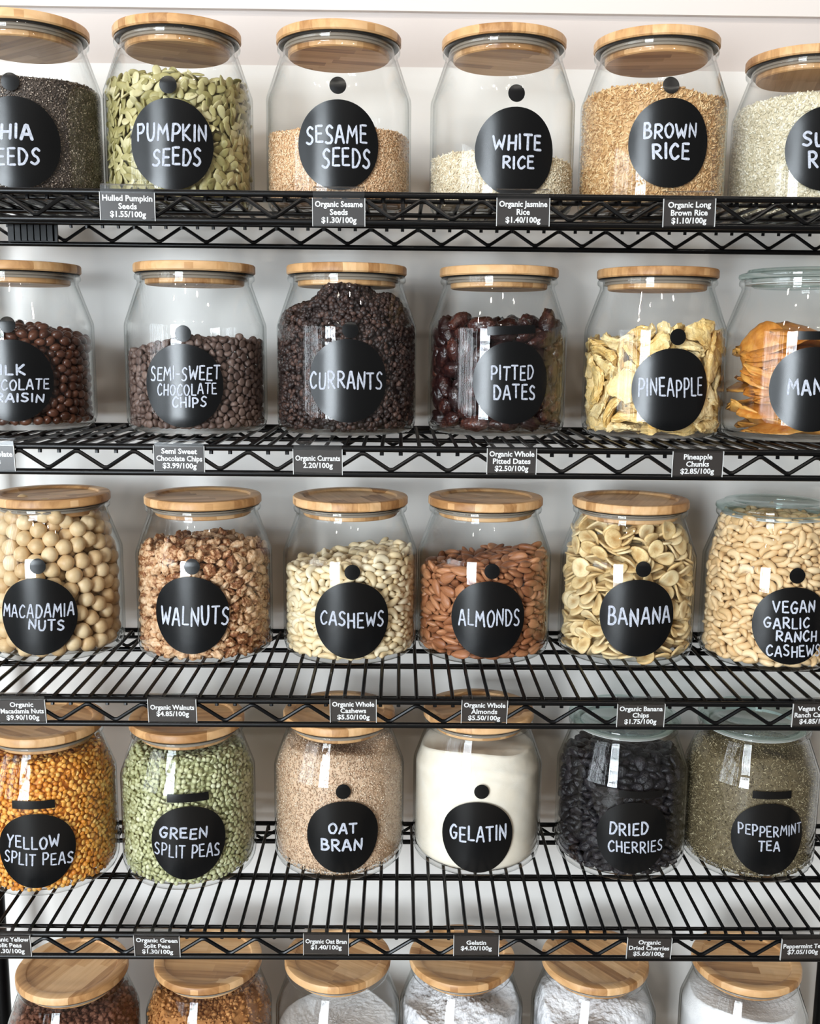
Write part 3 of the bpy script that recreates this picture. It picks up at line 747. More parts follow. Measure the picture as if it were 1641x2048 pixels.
    if kind == 'chip':
        nu = 12 if q else 7
        prof = [(0.0030, -0.0034), (0.0046, -0.0028), (0.0050, -0.0016), (0.0047, -0.0002), (0.0036, 0.0014), (0.0021, 0.0028), (0.0010, 0.0040)]
        v = [(0, 0, -0.0035)]; f = []
        for r, z in prof:
            for i in range(nu):
                a = 2 * math.pi * i / nu; v.append((r * math.cos(a), r * math.sin(a), z))
        v.append((0.0004, 0, 0.0050)); n = len(prof)
        for i in range(nu):
            j = (i + 1) % nu
            f.append((0, 1 + j, 1 + i)); f.append((len(v) - 1, 1 + (n - 1) * nu + i, 1 + (n - 1) * nu + j))
            for k in range(n - 1):
                f.append((1 + k * nu + i, 1 + k * nu + j, 1 + (k + 1) * nu + j, 1 + (k + 1) * nu + i))
        return np.array(v, float), f
    if kind == 'cherry':
        d, f = sphere_grid(18, 12) if q else sphere_grid(7, 5)
        r = 1 + 0.18 * wob(d, seed, 4, 2, 4) + 0.12 * wob(d, seed + 30, 5, 6, 9)
        return d * r[:, None] * np.array([0.0098, 0.0075, 0.0046]), f
    if kind == 'pumpkin_seed':
        d, f = sphere_grid(12, 8) if q else sphere_grid(6, 5)
        v = d[:, [2, 0, 1]].copy(); t = v[:, 0]
        v[:, 1] *= 0.0047 * (1 - 0.28 * t); v[:, 0] *= 0.0082
        v[:, 2] *= 0.00155 * (0.65 + 0.35 * np.sqrt(np.clip(1 - t * t, 0, 1)))
        v[:, 2] += 3.5 * v[:, 0] ** 2 * R.uniform(-1, 1)
        return v * R.uniform(0.9, 1.08), f
    if kind == 'split_pea':
        nu = 9 if q else 6
        prof = [(0.0029, -0.0003), (0.0034, 0.0004), (0.0031, 0.0013), (0.0018, 0.0022)]
        v = [(0, 0, -0.0004)]; f = []
        for r, z in prof:
            for i in range(nu):
                a = 2 * math.pi * i / nu; v.append((r * math.cos(a), r * math.sin(a), z))
        v.append((0, 0, 0.0026)); n = len(prof)
        for i in range(nu):
            j = (i + 1) % nu
            f.append((0, 1 + j, 1 + i)); f.append((len(v) - 1, 1 + (n - 1) * nu + i, 1 + (n - 1) * nu + j))
            for k in range(n - 1):
                f.append((1 + k * nu + i, 1 + k * nu + j, 1 + (k + 1) * nu + j, 1 + (k + 1) * nu + i))
        return np.array(v, float), f

def quat_to_mats(q):
    w, x, y, z = q[:, 0], q[:, 1], q[:, 2], q[:, 3]
    return np.stack([1 - 2 * (y * y + z * z), 2 * (x * y - w * z), 2 * (x * z + w * y), 2 * (x * y + w * z), 1 - 2 * (x * x + z * z), 2 * (y * z - w * x), 2 * (x * z - w * y), 2 * (y * z + w * x), 1 - 2 * (x * x + y * y)], -1).reshape(-1, 3, 3)

def frames(normal, R, tilt, spin=None):
    """rotation matrices whose z leans by about tilt off the given normals"""
    n = len(normal); t = R.normal(size=(n, 3)) * tilt + normal; t /= np.linalg.norm(t, axis=1)[:, None]
    a = R.normal(size=(n, 3)); x = a - (a * t).sum(1)[:, None] * t; x /= np.linalg.norm(x, axis=1)[:, None]
    y = np.cross(t, x); return np.stack([x, y, t], -1)

def scatter(base, pos, rot, R, smin=0.88, smax=1.12, tone=None):
    bv, bf = base; bt = tris_of(bf); n, m = len(pos), len(bv)
    sc = R.uniform(smin, smax, size=(n, 1, 1))
    v = np.einsum('nij,mj->nmi', rot, np.asarray(bv)) * sc + pos[:, None, :]
    t = (bt[None] + (np.arange(n) * m)[:, None, None]).reshape(-1, 3)
    tn = np.repeat(R.uniform(0, 1, n) if tone is None else tone, m)
    return v.reshape(-1, 3), t, tn

def join(parts):
    V, T, O, o = [], [], [], 0
    for v, t, tn in parts:
        V.append(v); T.append(t + o); O.append(tn); o += len(v)
    return np.concatenate(V), np.concatenate(T), np.concatenate(O)

def heap_solid(top, inset=0.0006, z0=0.0068, na=72, ns=14, nc=14, lump=0.0, seed=1, tone=0.35, back_only=None):
    """solid body filling the jar up to the surface top(x, y)"""
    R = np.random.RandomState(seed); v = []; f = []
    ph = np.linspace(0, 2 * math.pi, na, endpoint=False)
    zt = []
    for a in ph:
        z = 0.1
        for _ in range(14): rr = r_in(z) - inset; z = 0.5 * z + 0.5 * min(top(rr * math.sin(a), -rr * math.cos(a)), 0.178)
        zt.append(z)
    def ins(a): return inset if back_only is None else (back_only if math.cos(a) > -0.05 else inset + .0015)
    for j in range(ns + 1):
        for a, z1 in zip(ph, zt):
            z = z0 + (z1 - z0) * j / ns; r = float(r_in(max(z, z0))) - ins(a)
            r -= lump * R.uniform(0, 1)
            v.append((r * math.sin(a), -r * math.cos(a), z))
    for j in range(1, nc):
        t = 1 - j / nc
        for i, (a, z1) in enumerate(zip(ph, zt)):
            r = (float(r_in(z1)) - ins(a)) * t
            x, y = r * math.sin(a), -r * math.cos(a)
            v.append((x, y, top(x, y) + lump * R.uniform(-1, 1)))
    n = ns + nc
    for j in range(n - 1 + 1 - 1):
        for i in range(na):
            k = (i + 1) % na
            f.append((j * na + i, j * na + k, (j + 1) * na + k, (j + 1) * na + i))
    v.append((0, 0, top(0, 0))); c = len(v) - 1; l = (n - 1) * na
    for i in range(na): f.append((l + i, l + (i + 1) % na, c))
    f.append(tuple(reversed(range(na))))
    return np.array(v), tris_of(f), np.full(len(v), tone)

def wall_points(n, top, R, depth, spread=2.1, z0=0.008):
    out = []; nor = []
    hi = max(top(.07 * math.sin(a), -.07 * math.cos(a)) for a in np.linspace(-spread, spread, 60)) + .004
    while len(out) < n:
        a = R.uniform(-spread, spread); zz = R.uniform(z0, min(hi, .177)); ri = float(r_in(zz))
        if zz > top(ri * math.sin(a), -ri * math.cos(a)): continue
        r = ri - depth * R.uniform(.55, 1.2)
        out.append((r * math.sin(a), -r * math.cos(a), zz)); nor.append((math.sin(a), -math.cos(a), 0))
    return np.array(out), np.array(nor, float)

def top_points(n, top, R, lift):
    p = []
    while len(p) < n:
        x, y = R.uniform(-.082, .082, 2); z = top(x, y)
        if math.hypot(x, y) < float(r_in(min(z, .178))) - .002: p.append((x, y, z + R.uniform(-.3, 1) * lift))
    return np.array(p), np.tile((0, 0, 1.0), (n, 1))

def hex_wall(sp, top, R, depth, jit=0.3, spread=2.1, z0=0.0095, shift=0.0):
    out = []; nor = []; row = 0; z = z0 + shift * sp
    while z < 0.176:
        r = float(r_in(z)) - depth; n = int(2 * spread * r / sp)
        for i in range(n + 1):
            a = -spread + (i + (row % 2) * .5 + shift) * sp / r + R.uniform(-jit, jit) * sp / r
            zz = z + R.uniform(-jit, jit) * sp
            ri = float(r_in(zz))
            if zz > top(ri * math.sin(a), -ri * math.cos(a)) or zz < z0 * .9: continue
            rr = float(r_in(zz)) - depth - R.uniform(-.25, .5) * depth * .5
            out.append((rr * math.sin(a), -rr * math.cos(a), zz)); nor.append((math.sin(a), -math.cos(a), 0))
        z += sp * 0.86; row += 1
    return np.array(out), np.array(nor, float)

def hex_top(sp, top, R, jit=0.3, lift=0.0):
    out = []
    n = int(.17 / sp)
    for j in range(-n, n + 1):
        for i in range(-n, n + 1):
            x = (i + (j % 2) * .5 + R.uniform(-jit, jit)) * sp; y = (j * .86 + R.uniform(-jit, jit)) * sp; z = top(x, y)
            if math.hypot(x, y) < float(r_in(min(z, .178))) - .004: out.append((x, y, z + lift * R.uniform(-.5, 1)))
    return np.array(out), np.tile((0, 0, 1.0), (len(out), 1))

def grain(L, W, H, nu=6, nv=4, tip=0.0):
    d, f = sphere_grid(nu, nv); v = d[:, [2, 0, 1]].copy(); v[:, 1:] *= (1 - tip * v[:, :1])
    return v * np.array([L / 2, W / 2, H / 2]), f

def noise_top(base, sx=0.0, sy=0.0, amp=0.002, seed=0, mounds=()):
    r = random.Random(seed); ws = [(r.uniform(-70, 70), r.uniform(-70, 70), r.uniform(0, 6)) for _ in range(5)]
    def top(x, y):
        z = base + sx * x + sy * y + amp * sum(math.sin(a * x + b * y + c) for a, b, c in ws) / 2.2
        for mx, my, h, w in mounds: z += h * math.exp(-((x - mx) ** 2 + (y - my) ** 2) / (w * w))
        return min(z, 0.171)
    return top

def stuff(name, jar, parts, mat, label, cat):
    V, T, O = join(parts)
    o = link(name, tri_mesh(name, V, T, mat, O), None, BASES[jar]); tag(o, label, cat, None, 'stuff'); return o

def fill_grains(name, jar, g, mat, label, cat, top, nw, nt, depth, tilt, seed, lump=0.0006, inset=0.0012, core_tone=0.35):
    R = np.random.RandomState(seed)
    parts = [heap_solid(top, inset, lump=lump, seed=seed, tone=core_tone)]
    p, n = wall_points(nw, top, R, depth); parts.append(scatter(g, p, frames(n, R, tilt), R))
    if nt:
        p, n = top_points(nt, top, R, depth); parts.append(scatter(g, p, frames(n, R, tilt + .3), R))
    return stuff(name, jar, parts, mat, label, cat)

# top shelf
fill_grains('chia_seed_fill', 0, grain(.0021, .0015, .0012, 5, 3), toned('chia', [(0, S(44, 38, 34)), (.5, S(88, 76, 68)), (.82, S(128, 112, 100)), (1, S(214, 198, 182))], .45, noise=(50, .05)),
            'fine speckled dark grey chia seeds filling a jar to the shoulder', 'chia seeds', noise_top(.127, .03, 0, .002, 1), 15000, 1500, .0011, .4, 1)
fill_grains('sesame_seed_fill', 2, grain(.0033, .0020, .0011, 6, 4, .3), toned('sesame', [(0, S(186, 140, 98)), (.5, S(222, 184, 144)), (1, S(240, 214, 180))], .5, noise=(50, .05)),
            'pale tan sesame seeds filling the lower half of a jar', 'sesame seeds', noise_top(.086, 0, 0, .002, 2), 8500, 1800, .001, .45, 2)
fill_grains('white_rice_fill', 3, grain(.0066, .0019, .0017, 6, 5), toned('white_rice', [(0, S(200, 180, 148)), (.5, S(226, 212, 184)), (1, S(240, 230, 208))], .45, noise=(50, .05)),
            'cream white rice grains lying low in a jar', 'rice', noise_top(.060, -.055, 0, .0015, 3), 3200, 900, .0012, .5, 3)
fill_grains('brown_rice_fill', 4, grain(.0068, .0022, .0018, 6, 5), toned('brown_rice', [(0, S(160, 116, 72)), (.5, S(204, 164, 114)), (1, S(228, 198, 152))], .45, noise=(50, .05)),
            'long tan brown rice grains filling most of a jar', 'rice', noise_top(.131, -.075, 0, .0015, 4), 6000, 900, .0013, .5, 4)
fill_grains('sushi_rice_fill', 5, grain(.0050, .0026, .0021, 6, 5), toned('sushi_rice', [(0, S(190, 178, 148)), (.5, S(218, 208, 182)), (1, S(240, 234, 216))], .4, noise=(50, .05)),
            'short pale rice grains filling most of a jar', 'rice', noise_top(.143, .03, 0, .001, 5, ((.03, -.03, .012, .03),)), 7000, 1000, .0014, .5, 5)

def place_pieces(jar, name, meshes, ks, pos, quats, label, cat, group, limit=300):
    """one object for every piece; returns how many were placed"""
    first = {}
    for k, p, q in list(zip(ks, pos, quats))[:limit]:
        if k not in first:
            o = link(name, meshes[k]); o.rotation_mode = 'QUATERNION'; tag(o, label, cat, group); first[k] = o
        else:
            o = first[k].copy(); COL.objects.link(o)
        o.location = BASES[jar] + Vector(p); o.rotation_quaternion = q

def mats_to_quats(rot): return [Matrix(m).to_quaternion() for m in rot]

def seed_jar(jar, kind, single, plural, nvar, sp, depth, tilt, top, stops, rough, label, cat, group, rest_label, seed, jit=.3):
    """a jar of small countable seeds: the 300 that show largest as objects, the rest one mass"""
    R = np.random.RandomState(seed)
    P = [piece(kind, k) for k in range(nvar)]
    pw, nw = hex_wall(sp, top, R, depth, jit); p2, n2 = hex_wall(sp, top, R, depth * 2.6, jit, shift=.4); pt, n_t = hex_top(sp, top, R, jit, depth)
    ph = np.arctan2(pw[:, 0], -pw[:, 1]) - JARS[jar][1] * -0.75
    st = JARS[jar][3]
    hid = ((ph - 0) * 0 + np.hypot((np.arctan2(pw[:, 0], -pw[:, 1]) - st[0]) * .0858, pw[:, 2] - st[1])) < .049
    score = np.abs(ph) + hid * 10 + R.uniform(0, .35, len(ph)); order = np.argsort(score)
    pick = order[:300]; rest = order[300:]
    rot = frames(nw, R, tilt)
    m_obj = toned(single + '_skin', stops, rough, src='obj', noise=(200, .2)); m_at = toned(single + '_mass', stops, rough, src='attr', noise=(200, .2))
    me = [mesh(single, v, f, m_obj) for v, f in P]
    place_pieces(jar, single, me, R.randint(0, nvar, len(pick)), pw[pick], mats_to_quats(rot[pick]), label, cat, group)
    parts = [heap_solid(lambda x, y: top(x, y) - depth * .5, depth * 2.2, seed=seed, tone=.3), scatter(P[0], pw[rest], rot[rest], R), scatter(P[-1], p2, frames(n2, R, tilt), R), scatter(P[0], pt, frames(n_t, R, tilt + .2), R)]
    stuff(plural, jar, parts, m_at, rest_label, cat)

seed_jar(1, 'pumpkin_seed', 'pumpkin_seed', 'pumpkin_seed_mass', 4, .0094, .0042, .32, noise_top(.136, .01, 0, .003, 7),
         [(0, S(126, 118, 68)), (.4, S(164, 154, 102)), (.75, S(190, 180, 132)), (1, S(216, 206, 166))], .42,
         'flat pale green pumpkin seed in the jar with the PUMPKIN SEEDS sticker', 'seed', 'pumpkin seeds in the jar', 'remaining pale green pumpkin seeds heaped in their jar', 7)
seed_jar(18, 'split_pea', 'yellow_split_pea', 'yellow_split_pea_mass', 1, .0064, .0026, .5, noise_top(.160, .0, -.08, .003, 8),
         [(0, S(196, 112, 30)), (.45, S(226, 152, 58)), (.8, S(236, 180, 92)), (1, S(242, 206, 130))], .42,
         'small orange yellow split pea in the jar with the YELLOW SPLIT PEAS sticker', 'split pea', 'yellow split peas in the jar', 'remaining orange yellow split peas heaped in their jar', 8)
seed_jar(19, 'split_pea', 'green_split_pea', 'green_split_pea_mass', 1, .0064, .0026, .5, noise_top(.157, .0, -.08, .003, 9),
         [(0, S(138, 138, 92)), (.4, S(178, 178, 132)), (.8, S(200, 200, 160)), (1, S(222, 221, 190))], .42,
         'small pale green split pea in the jar with the GREEN SPLIT PEAS sticker', 'split pea', 'green split peas in the jar', 'remaining pale green split peas heaped in their jar', 9)

# packed pieces: index of the shape, place and turn of each piece that shows
PACK = {
 'raisin': (0.0860, [
1,219,-732,477,58,-20,-77,1,361,-672,638,-82,4,55,1,5,-757,680,-15,-48,-79,1,-9,-761,122,-91,3,-10,1,512,-561,211,-13,46,-85,1,247,-719,1146,2,-87,45,0,367,-669,1131,10,58,-67,1,242,-719,116,9,-47,-87,1,459,-610,846,53,45,18,1,200,-724,356,-68,-46,-14,
1,440,-620,280,-31,-14,-4,1,590,-488,1138,-5,2,34,0,263,-717,619,-23,-74,-50,1,623,-444,160,74,29,25,0,80,-748,1211,14,-53,-70,1,258,-707,840,40,-29,-1,1,-182,-733,812,-13,31,-90,1,47,-749,851,-79,-17,31,0,35,-762,955,-8,85,50,2,120,-756,229,-1,67,-69,
1,368,-657,120,-15,-4,-17,0,-124,-751,1219,10,-89,20,0,513,-557,1063,10,73,-58,2,280,-714,1042,71,6,35,1,159,-736,591,-26,-94,2,0,151,-742,796,-9,31,40,0,-76,-760,988,70,-37,23,1,342,-665,222,-42,15,-18,1,-84,-749,622,-6,5,-90,1,-195,-739,342,14,-62,63,
2,461,-611,383,-7,37,-91,1,648,-403,1063,-86,-38,22,0,535,-543,566,-6,14,-90,0,389,-651,459,-41,-25,-49,2,140,-751,1111,-22,35,-90,2,231,-731,237,8,-78,-13,0,119,-747,125,70,-1,-38,0,38,-761,570,-26,-94,8,0,105,-749,393,-64,-65,-8,2,-96,-757,1103,-52,17,35,
0,466,-600,1146,-79,-53,-24,0,597,-461,737,-23,11,-5,0,-244,-724,466,-40,-60,-57,1,138,-730,910,-30,-81,37,0,691,-321,231,45,-85,18,1,125,-736,695,-86,40,-7,0,691,-316,619,-54,-17,20,2,-8,-766,1157,-22,2,-96,0,241,-714,731,-55,79,-21,2,-35,-760,789,73,46,1,
0,350,-669,979,4,67,70,0,248,-713,944,89,-14,-5,0,-183,-745,1028,0,-8,-18,0,652,-398,325,-29,76,-49,2,560,-516,822,-38,10,85,1,457,-597,658,54,-59,-43,2,55,-765,1052,-6,18,-5,0,546,-515,665,-22,-83,49,1,431,-514,1217,87,21,22,1,-279,-712,269,4,81,-10,
1,-248,-707,1227,-10,-67,69,1,-143,-734,440,-67,-61,-39,0,-256,-718,719,5,94,11,0,8,-751,226,-49,9,-75,1,296,-686,416,-52,-83,13,2,428,-632,1048,5,-1,-99,0,727,-237,1059,77,53,7,1,354,-657,872,25,62,48,1,607,-448,500,66,-48,-3,2,566,-511,988,14,4,-97,
0,588,-481,262,32,-47,-60,0,-335,-688,1047,26,8,-33,2,675,-365,904,61,7,53,0,-156,-744,118,34,92,9,0,161,-737,1009,-22,25,-36,1,613,-427,604,-5,33,79,1,417,-621,751,-1,-1,83,1,-78,-742,298,-35,-16,51,1,571,-474,365,-18,-15,96,2,291,-700,311,65,-59,12,
1,24,-735,464,-68,-55,-43,2,696,-333,518,-51,-33,38,0,-66,-747,519,72,65,18,1,-378,-643,457,56,41,24,0,-73,-740,880,-27,-26,91,2,605,-472,911,-93,-33,-7,1,313,-675,522,83,-49,-11,2,654,-393,793,59,67,-12,2,524,-556,322,-26,62,59,1,451,-587,121,-11,-4,-47,
2,329,-678,771,-43,-74,19,1,-185,-719,213,-84,-39,28,2,471,-590,487,4,90,29,1,-174,-737,550,37,-7,-41,2,25,-752,329,-39,-7,53,2,119,-748,496,16,-11,-81,1,536,-515,460,-33,-47,72,0,-217,-727,1124,-17,-9,-36,2,-174,-728,917,-36,76,-43,0,418,-614,563,-10,-2,-38,
0,-339,-645,1271,-33,69,44,1,-425,-629,1101,-91,0,-35,2,511,-553,909,-37,8,-15,1,359,-639,346,86,-46,-1,0,674,-349,121,66,41,55,2,738,-190,199,41,-66,48,0,538,-513,116,-13,-13,85,2,441,-612,956,2,-15,88,2,491,-555,749,-17,35,-14,0,-329,-687,1153,-47,48,-27,
2,645,-375,436,52,8,-49,1,-351,-665,670,-34,3,-89,1,747,-151,978,70,24,51,0,-411,-635,581,98,9,5,2,-86,-746,196,-73,-53,34,2,-48,-736,394,54,-64,-37,2,-357,-679,115,-16,-97,-8,1,-106,-733,725,-58,71,-27,0,-373,-662,210,85,-11,-10,2,-474,-597,840,-43,-55,-5,
2,-263,-706,148,30,18,55,2,-364,-675,948,26,-6,94,2,-320,-691,786,44,-43,-33,2,-260,-711,962,32,-91,-16,2,-438,-627,1209,-20,-33,80,2,-264,-706,610,67,-62,-38,2,646,-379,692,-4,98,-13,1,727,-175,319,-42,-75,-48,2,693,-294,424,14,96,5,2,327,-601,1190,-49,-28,3,
0,743,-171,731,-24,-22,74,2,-184,-729,654,65,57,23,1,-355,-655,311,6,26,42,2,706,-302,826,62,-77,1,1,649,-289,1124,10,-18,66,1,692,-284,720,51,-72,45,2,681,-302,992,-1,-7,95,0,731,-208,624,-66,60,39,2,-439,-622,380,34,2,75,2,726,-219,507,-60,-21,13,
2,712,-245,111,-5,-14,96,2,706,-285,326,39,47,70,1,-558,-501,306,-14,21,-95,2,744,-189,421,-68,71,10,1,-440,-605,991,-28,-24,16,0,712,-247,912,3,-2,-43,0,-518,-562,1149,-2,-34,88,0,-445,-611,127,26,-31,23,0,-540,-540,780,-5,-76,50,0,-383,-639,858,45,-31,-61,
0,746,-94,118,2,-8,98,1,-635,-393,1256,-69,-56,-33,1,740,147,1068,-85,20,22,2,-321,-676,539,-73,-62,18,0,753,-85,897,-51,46,-12,1,584,-144,1170,17,-40,-83,2,-412,-639,764,70,-53,-25,0,722,28,1068,-16,2,-72,1,729,-176,834,61,-29,-36,1,-293,-672,391,34,-27,-74,
0,-465,-588,482,87,40,-7,1,-446,-598,671,88,45,-5,2,125,-464,1218,-7,32,-92,0,744,-80,273,-49,1,13,1,628,174,1133,-25,4,-91,1,758,-73,381,-56,-74,17,2,752,-93,660,-93,-19,-6,2,761,29,504,2,92,5,0,744,-126,562,-2,2,22,2,-260,-684,870,24,-95,1,
0,-150,-644,1255,58,50,4,0,-516,-547,922,53,-64,-26,0,746,-72,792,6,-1,17,0,-583,-494,993,86,-47,14,0,-576,-491,205,65,-54,-33,2,-560,-523,465,-51,-14,-28,1,-435,-596,280,-35,0,36,0,-512,-550,383,84,38,4,2,753,-5,977,18,-62,-74,1,-491,-560,579,23,17,37,
2,762,-21,182,34,-31,-29,1,204,-304,1239,22,-1,-42,2,-593,-465,894,5,-94,32,2,761,63,122,-50,75,39,2,607,-377,971,-18,-10,75,1,-576,-490,599,10,-92,12,0,-606,-449,116,-70,6,4,0,757,3,703,-52,-1,52,2,-585,-477,1196,92,34,3,0,-529,-538,118,-69,-69,4,
2,-501,-528,1245,-66,-50,48,2,756,59,404,-81,-51,-25,1,-607,-437,511,-67,-33,16,1,-158,327,1273,16,14,-51,1,115,-668,314,19,-6,68,2,-606,-448,697,-91,-32,19,2,757,71,598,-53,-29,-46,0,-573,-481,1093,3,14,-82,1,-76,-549,1219,-66,-41,49,1,328,-365,1241,-86,41,-16,
0,-615,-446,387,85,34,-33,1,-646,-399,1143,85,-28,-11,2,757,14,310,84,21,-14,1,-476,-532,210,-15,26,-85,2,-583,-301,1288,-73,12,-42,2,-634,-426,261,-30,-29,-19,0,372,-544,218,91,-5,-8,0,-515,-522,680,87,23,26,2,457,46,1181,54,-7,82,1,-684,-321,1002,47,-66,56,
0,312,-595,704,-51,-11,38,1,718,-67,478,-6,7,98,2,42,-650,802,-80,42,8,0,-602,-442,794,-93,-27,17,0,217,-612,1164,-8,-54,-54,2,759,19,862,3,-50,57,0,569,-395,848,42,1,-89,1,208,-647,1061,88,31,-21,1,247,-610,143,-20,-15,91,2,-677,-359,542,46,-57,6,
1,-13,-653,714,45,1,-18,2,747,93,965,4,67,-62,0,-666,-370,652,-70,-68,0,0,-686,-334,755,48,-47,-6,0,-10,-682,1099,-11,-86,-49,2,-666,-374,160,12,-31,-16,2,748,73,226,8,-62,74,2,-638,-400,955,97,21,0,1,-485,-534,1055,9,-26,-95,1,61,-659,629,-62,-59,2,
1,176,-635,645,25,86,-35,1,-653,-363,861,-89,-33,8,2,330,-562,791,-25,12,44,0,25,-658,116,7,46,83,0,142,-643,116,-22,-34,85,1,142,-638,845,11,60,78,0,636,88,1077,-5,-72,-47,2,588,-356,237,-37,-34,79,1,703,256,1083,-62,-39,-66,0,511,-440,1032,8,-3,-92,
0,-111,-656,361,49,24,35,1,519,-400,422,-9,93,-27,1,102,-656,1140,-11,-77,61,0,436,-483,947,63,-8,17,1,724,68,776,97,7,13,2,283,-578,270,58,-17,24,0,308,-604,1076,-45,49,-8,2,-405,-307,1263,24,-46,-65,2,627,-253,560,-9,2,9,2,-661,-361,340,94,2,-19,
2,-80,-299,1233,-53,82,-15,0,93,-320,1221,-18,1,-97,0,-707,-287,1101,-55,34,-48,2,452,-480,607,86,-40,-22,2,364,-552,898,-43,24,-14,0,471,-459,1129,-16,7,-78,2,-13,-680,999,-68,15,-12,1,576,-291,136,-47,-33,-73,0,534,-394,116,16,-42,-87,2,179,-633,215,-73,58,-20,
1,725,-25,585,-48,-28,-6,1,281,-587,600,87,2,-42,1,-314,-238,1259,75,25,59,0,177,-637,537,91,-31,15,0,261,-602,881,16,28,35,1,152,-633,419,-31,4,-87,2,9,-648,301,-27,69,-65,0,727,193,976,-13,86,47,1,-72,-648,460,65,-24,-1,2,484,-332,1143,42,-12,-79,
2,-654,-372,441,-55,-23,-16,2,-505,-16,1269,9,-76,29,0,165,470,1192,3,45,-62,1,-697,-244,1262,35,25,-85,2,370,-536,619,61,35,-69,0,-23,-141,1221,-90,-38,6,1,575,-298,1045,-19,4,-83,0,-714,-271,584,-8,77,25,1,-712,-275,453,73,-65,12,1,434,-491,424,-66,-59,31,
1,415,-247,1146,27,-42,-85,2,395,-29,1159,80,35,-40,1,633,-225,196,-12,-48,82,2,247,-600,468,4,2,-88,2,-717,-242,881,-14,34,91,0,-169,-636,745,90,36,-1,1,39,-652,910,69,5,50,2,481,-449,860,81,-38,-28,1,643,-120,767,24,-18,73,1,633,-182,1082,23,28,-91,
0,-237,-643,1050,-13,-84,27,0,-723,-239,332,42,25,85,1,-85,633,1224,-13,81,-50,1,295,304,1163,-39,-29,-81,2,337,-547,121,-16,90,-31,0,-718,-223,723,44,8,15,2,226,-606,780,-47,79,31,2,85,-647,1041,92,-5,-4,0,132,-550,1144,-52,64,-6,2,-209,-632,1162,-68,16,64,
0,-490,565,1241,-27,-21,0,1,-310,-580,144,-70,-18,50,2,445,-475,152,36,-67,-13,1,34,-651,400,97,-19,4,1,14,-486,980,-8,-35,92,2,566,-383,1124,-77,-48,6,0,-670,-323,246,2,9,-97,0,504,232,1132,-4,-36,14,2,-511,-393,1240,-5,1,83,1,-202,-608,953,35,78,49,
1,-142,-631,262,-8,-24,94,1,157,-624,952,-11,-98,-4,2,-34,-422,1203,0,27,-15,2,74,-644,510,-62,-15,75,1,-721,-236,218,2,-63,65,0,-78,59,117,87,18,30,0,267,-515,1163,-18,51,51,2,-211,-616,117,-89,-12,-20,2,415,-510,524,-6,-98,7,2,513,-406,640,29,-13,81,
1,-741,-139,306,11,45,-77,1,605,-248,462,29,38,31,0,-394,393,1226,-45,-45,48,2,333,-555,421,-26,85,38,1,-123,-654,1037,-18,21,79,1,510,-423,211,69,-35,-43,2,420,-491,701,1,-42,-83,2,391,-539,1023,96,-1,7,1,577,-311,631,-84,-43,-13,1,38,60,135,72,45,-32,
1,-100,-653,124,85,-26,-41,1,585,-316,377,-60,41,14,2,537,501,1130,66,66,6,1,-725,-190,116,68,-2,-15,0,-399,-531,1140,10,32,39,0,-406,-529,916,-77,-54,15,0,380,-535,1121,-5,-87,44,2,5,369,1212,78,27,54,0,500,-431,529,-3,69,54,2,411,-498,810,-7,45,39,
2,-77,142,1224,80,-6,-6,1,391,-536,334,-64,8,-23,2,-737,-217,981,-52,-54,50,2,-744,-190,1159,-52,-36,72,1,187,204,1174,-97,-11,-2,1,-486,464,1225,-70,1,34,1,78,-655,210,36,83,38,2,66,287,1195,-74,-39,53,2,33,-594,1187,-14,17,41,1,-725,174,1244,29,86,-24,
2,487,-437,763,60,65,40,0,453,-135,1145,-27,25,-51,0,-174,212,1219,-78,0,-7,0,-220,672,1222,46,51,44,2,126,-637,734,40,67,-60,2,-729,-174,813,98,-14,2,0,-606,-384,1047,-62,-69,-35,1,-213,-86,1199,38,50,-56,0,673,-94,1028,22,2,40,0,-413,-476,1244,54,18,-77,
1,-234,-543,1230,52,44,41,0,667,352,1062,98,-3,-6,1,-735,-169,635,1,23,-85,2,282,709,1140,28,-40,-27,2,-129,427,1221,34,-92,-15,2,-747,-178,511,-4,0,-69,1,614,-13,1062,-52,6,75,2,332,539,1132,6,-18,16,2,-379,131,1201,-44,35,81,2,691,303,972,-4,10,55,
0,-351,-34,1214,-57,72,-5,1,-78,296,1201,69,-69,-1,0,174,733,1149,31,32,32,1,-742,-126,906,6,41,10,2,-334,591,1195,22,5,45,1,-346,-558,366,-51,-65,54,1,-737,-144,415,-17,-9,54,0,146,54,412,-19,-65,-70,0,-113,-670,1155,-35,-7,92,2,413,648,1103,82,8,-54,
1,170,51,1180,82,28,4,0,95,557,1168,-32,49,-8,0,552,-44,1155,4,-15,12,
 ]),
 'chip': (0.0700, [
0,78,-776,1047,-35,-64,-54,0,292,-723,592,-46,54,64,0,112,-771,658,-5,-71,-66,0,142,-766,562,-50,48,58,0,222,-748,299,-63,-26,-5,0,51,-779,114,-51,-47,-48,0,-58,-779,722,-52,-46,-50,0,295,-722,734,-70,5,30,0,52,-776,554,-52,-54,-47,0,162,-762,830,-22,-67,-60,
0,283,-726,364,-4,-70,-65,0,433,-650,302,-69,11,46,0,-45,-779,553,-68,12,13,0,381,-679,645,-65,-29,5,0,-101,-771,934,-28,-68,-64,0,-146,-765,673,2,71,68,0,496,-600,564,-4,-71,-50,0,377,-680,173,9,-41,88,0,-75,-773,375,-68,38,19,0,351,-697,418,-65,23,55,
0,455,-634,112,-31,-62,-32,0,513,-587,429,-68,-16,34,0,-184,-759,183,-18,-68,-70,0,-129,-768,579,-63,32,22,0,-144,-766,466,-47,53,44,0,465,-626,1014,-62,32,65,0,-322,-711,303,-49,50,26,0,29,-778,673,47,-31,82,0,-315,-712,621,-24,70,50,0,-126,-761,299,3,83,54,
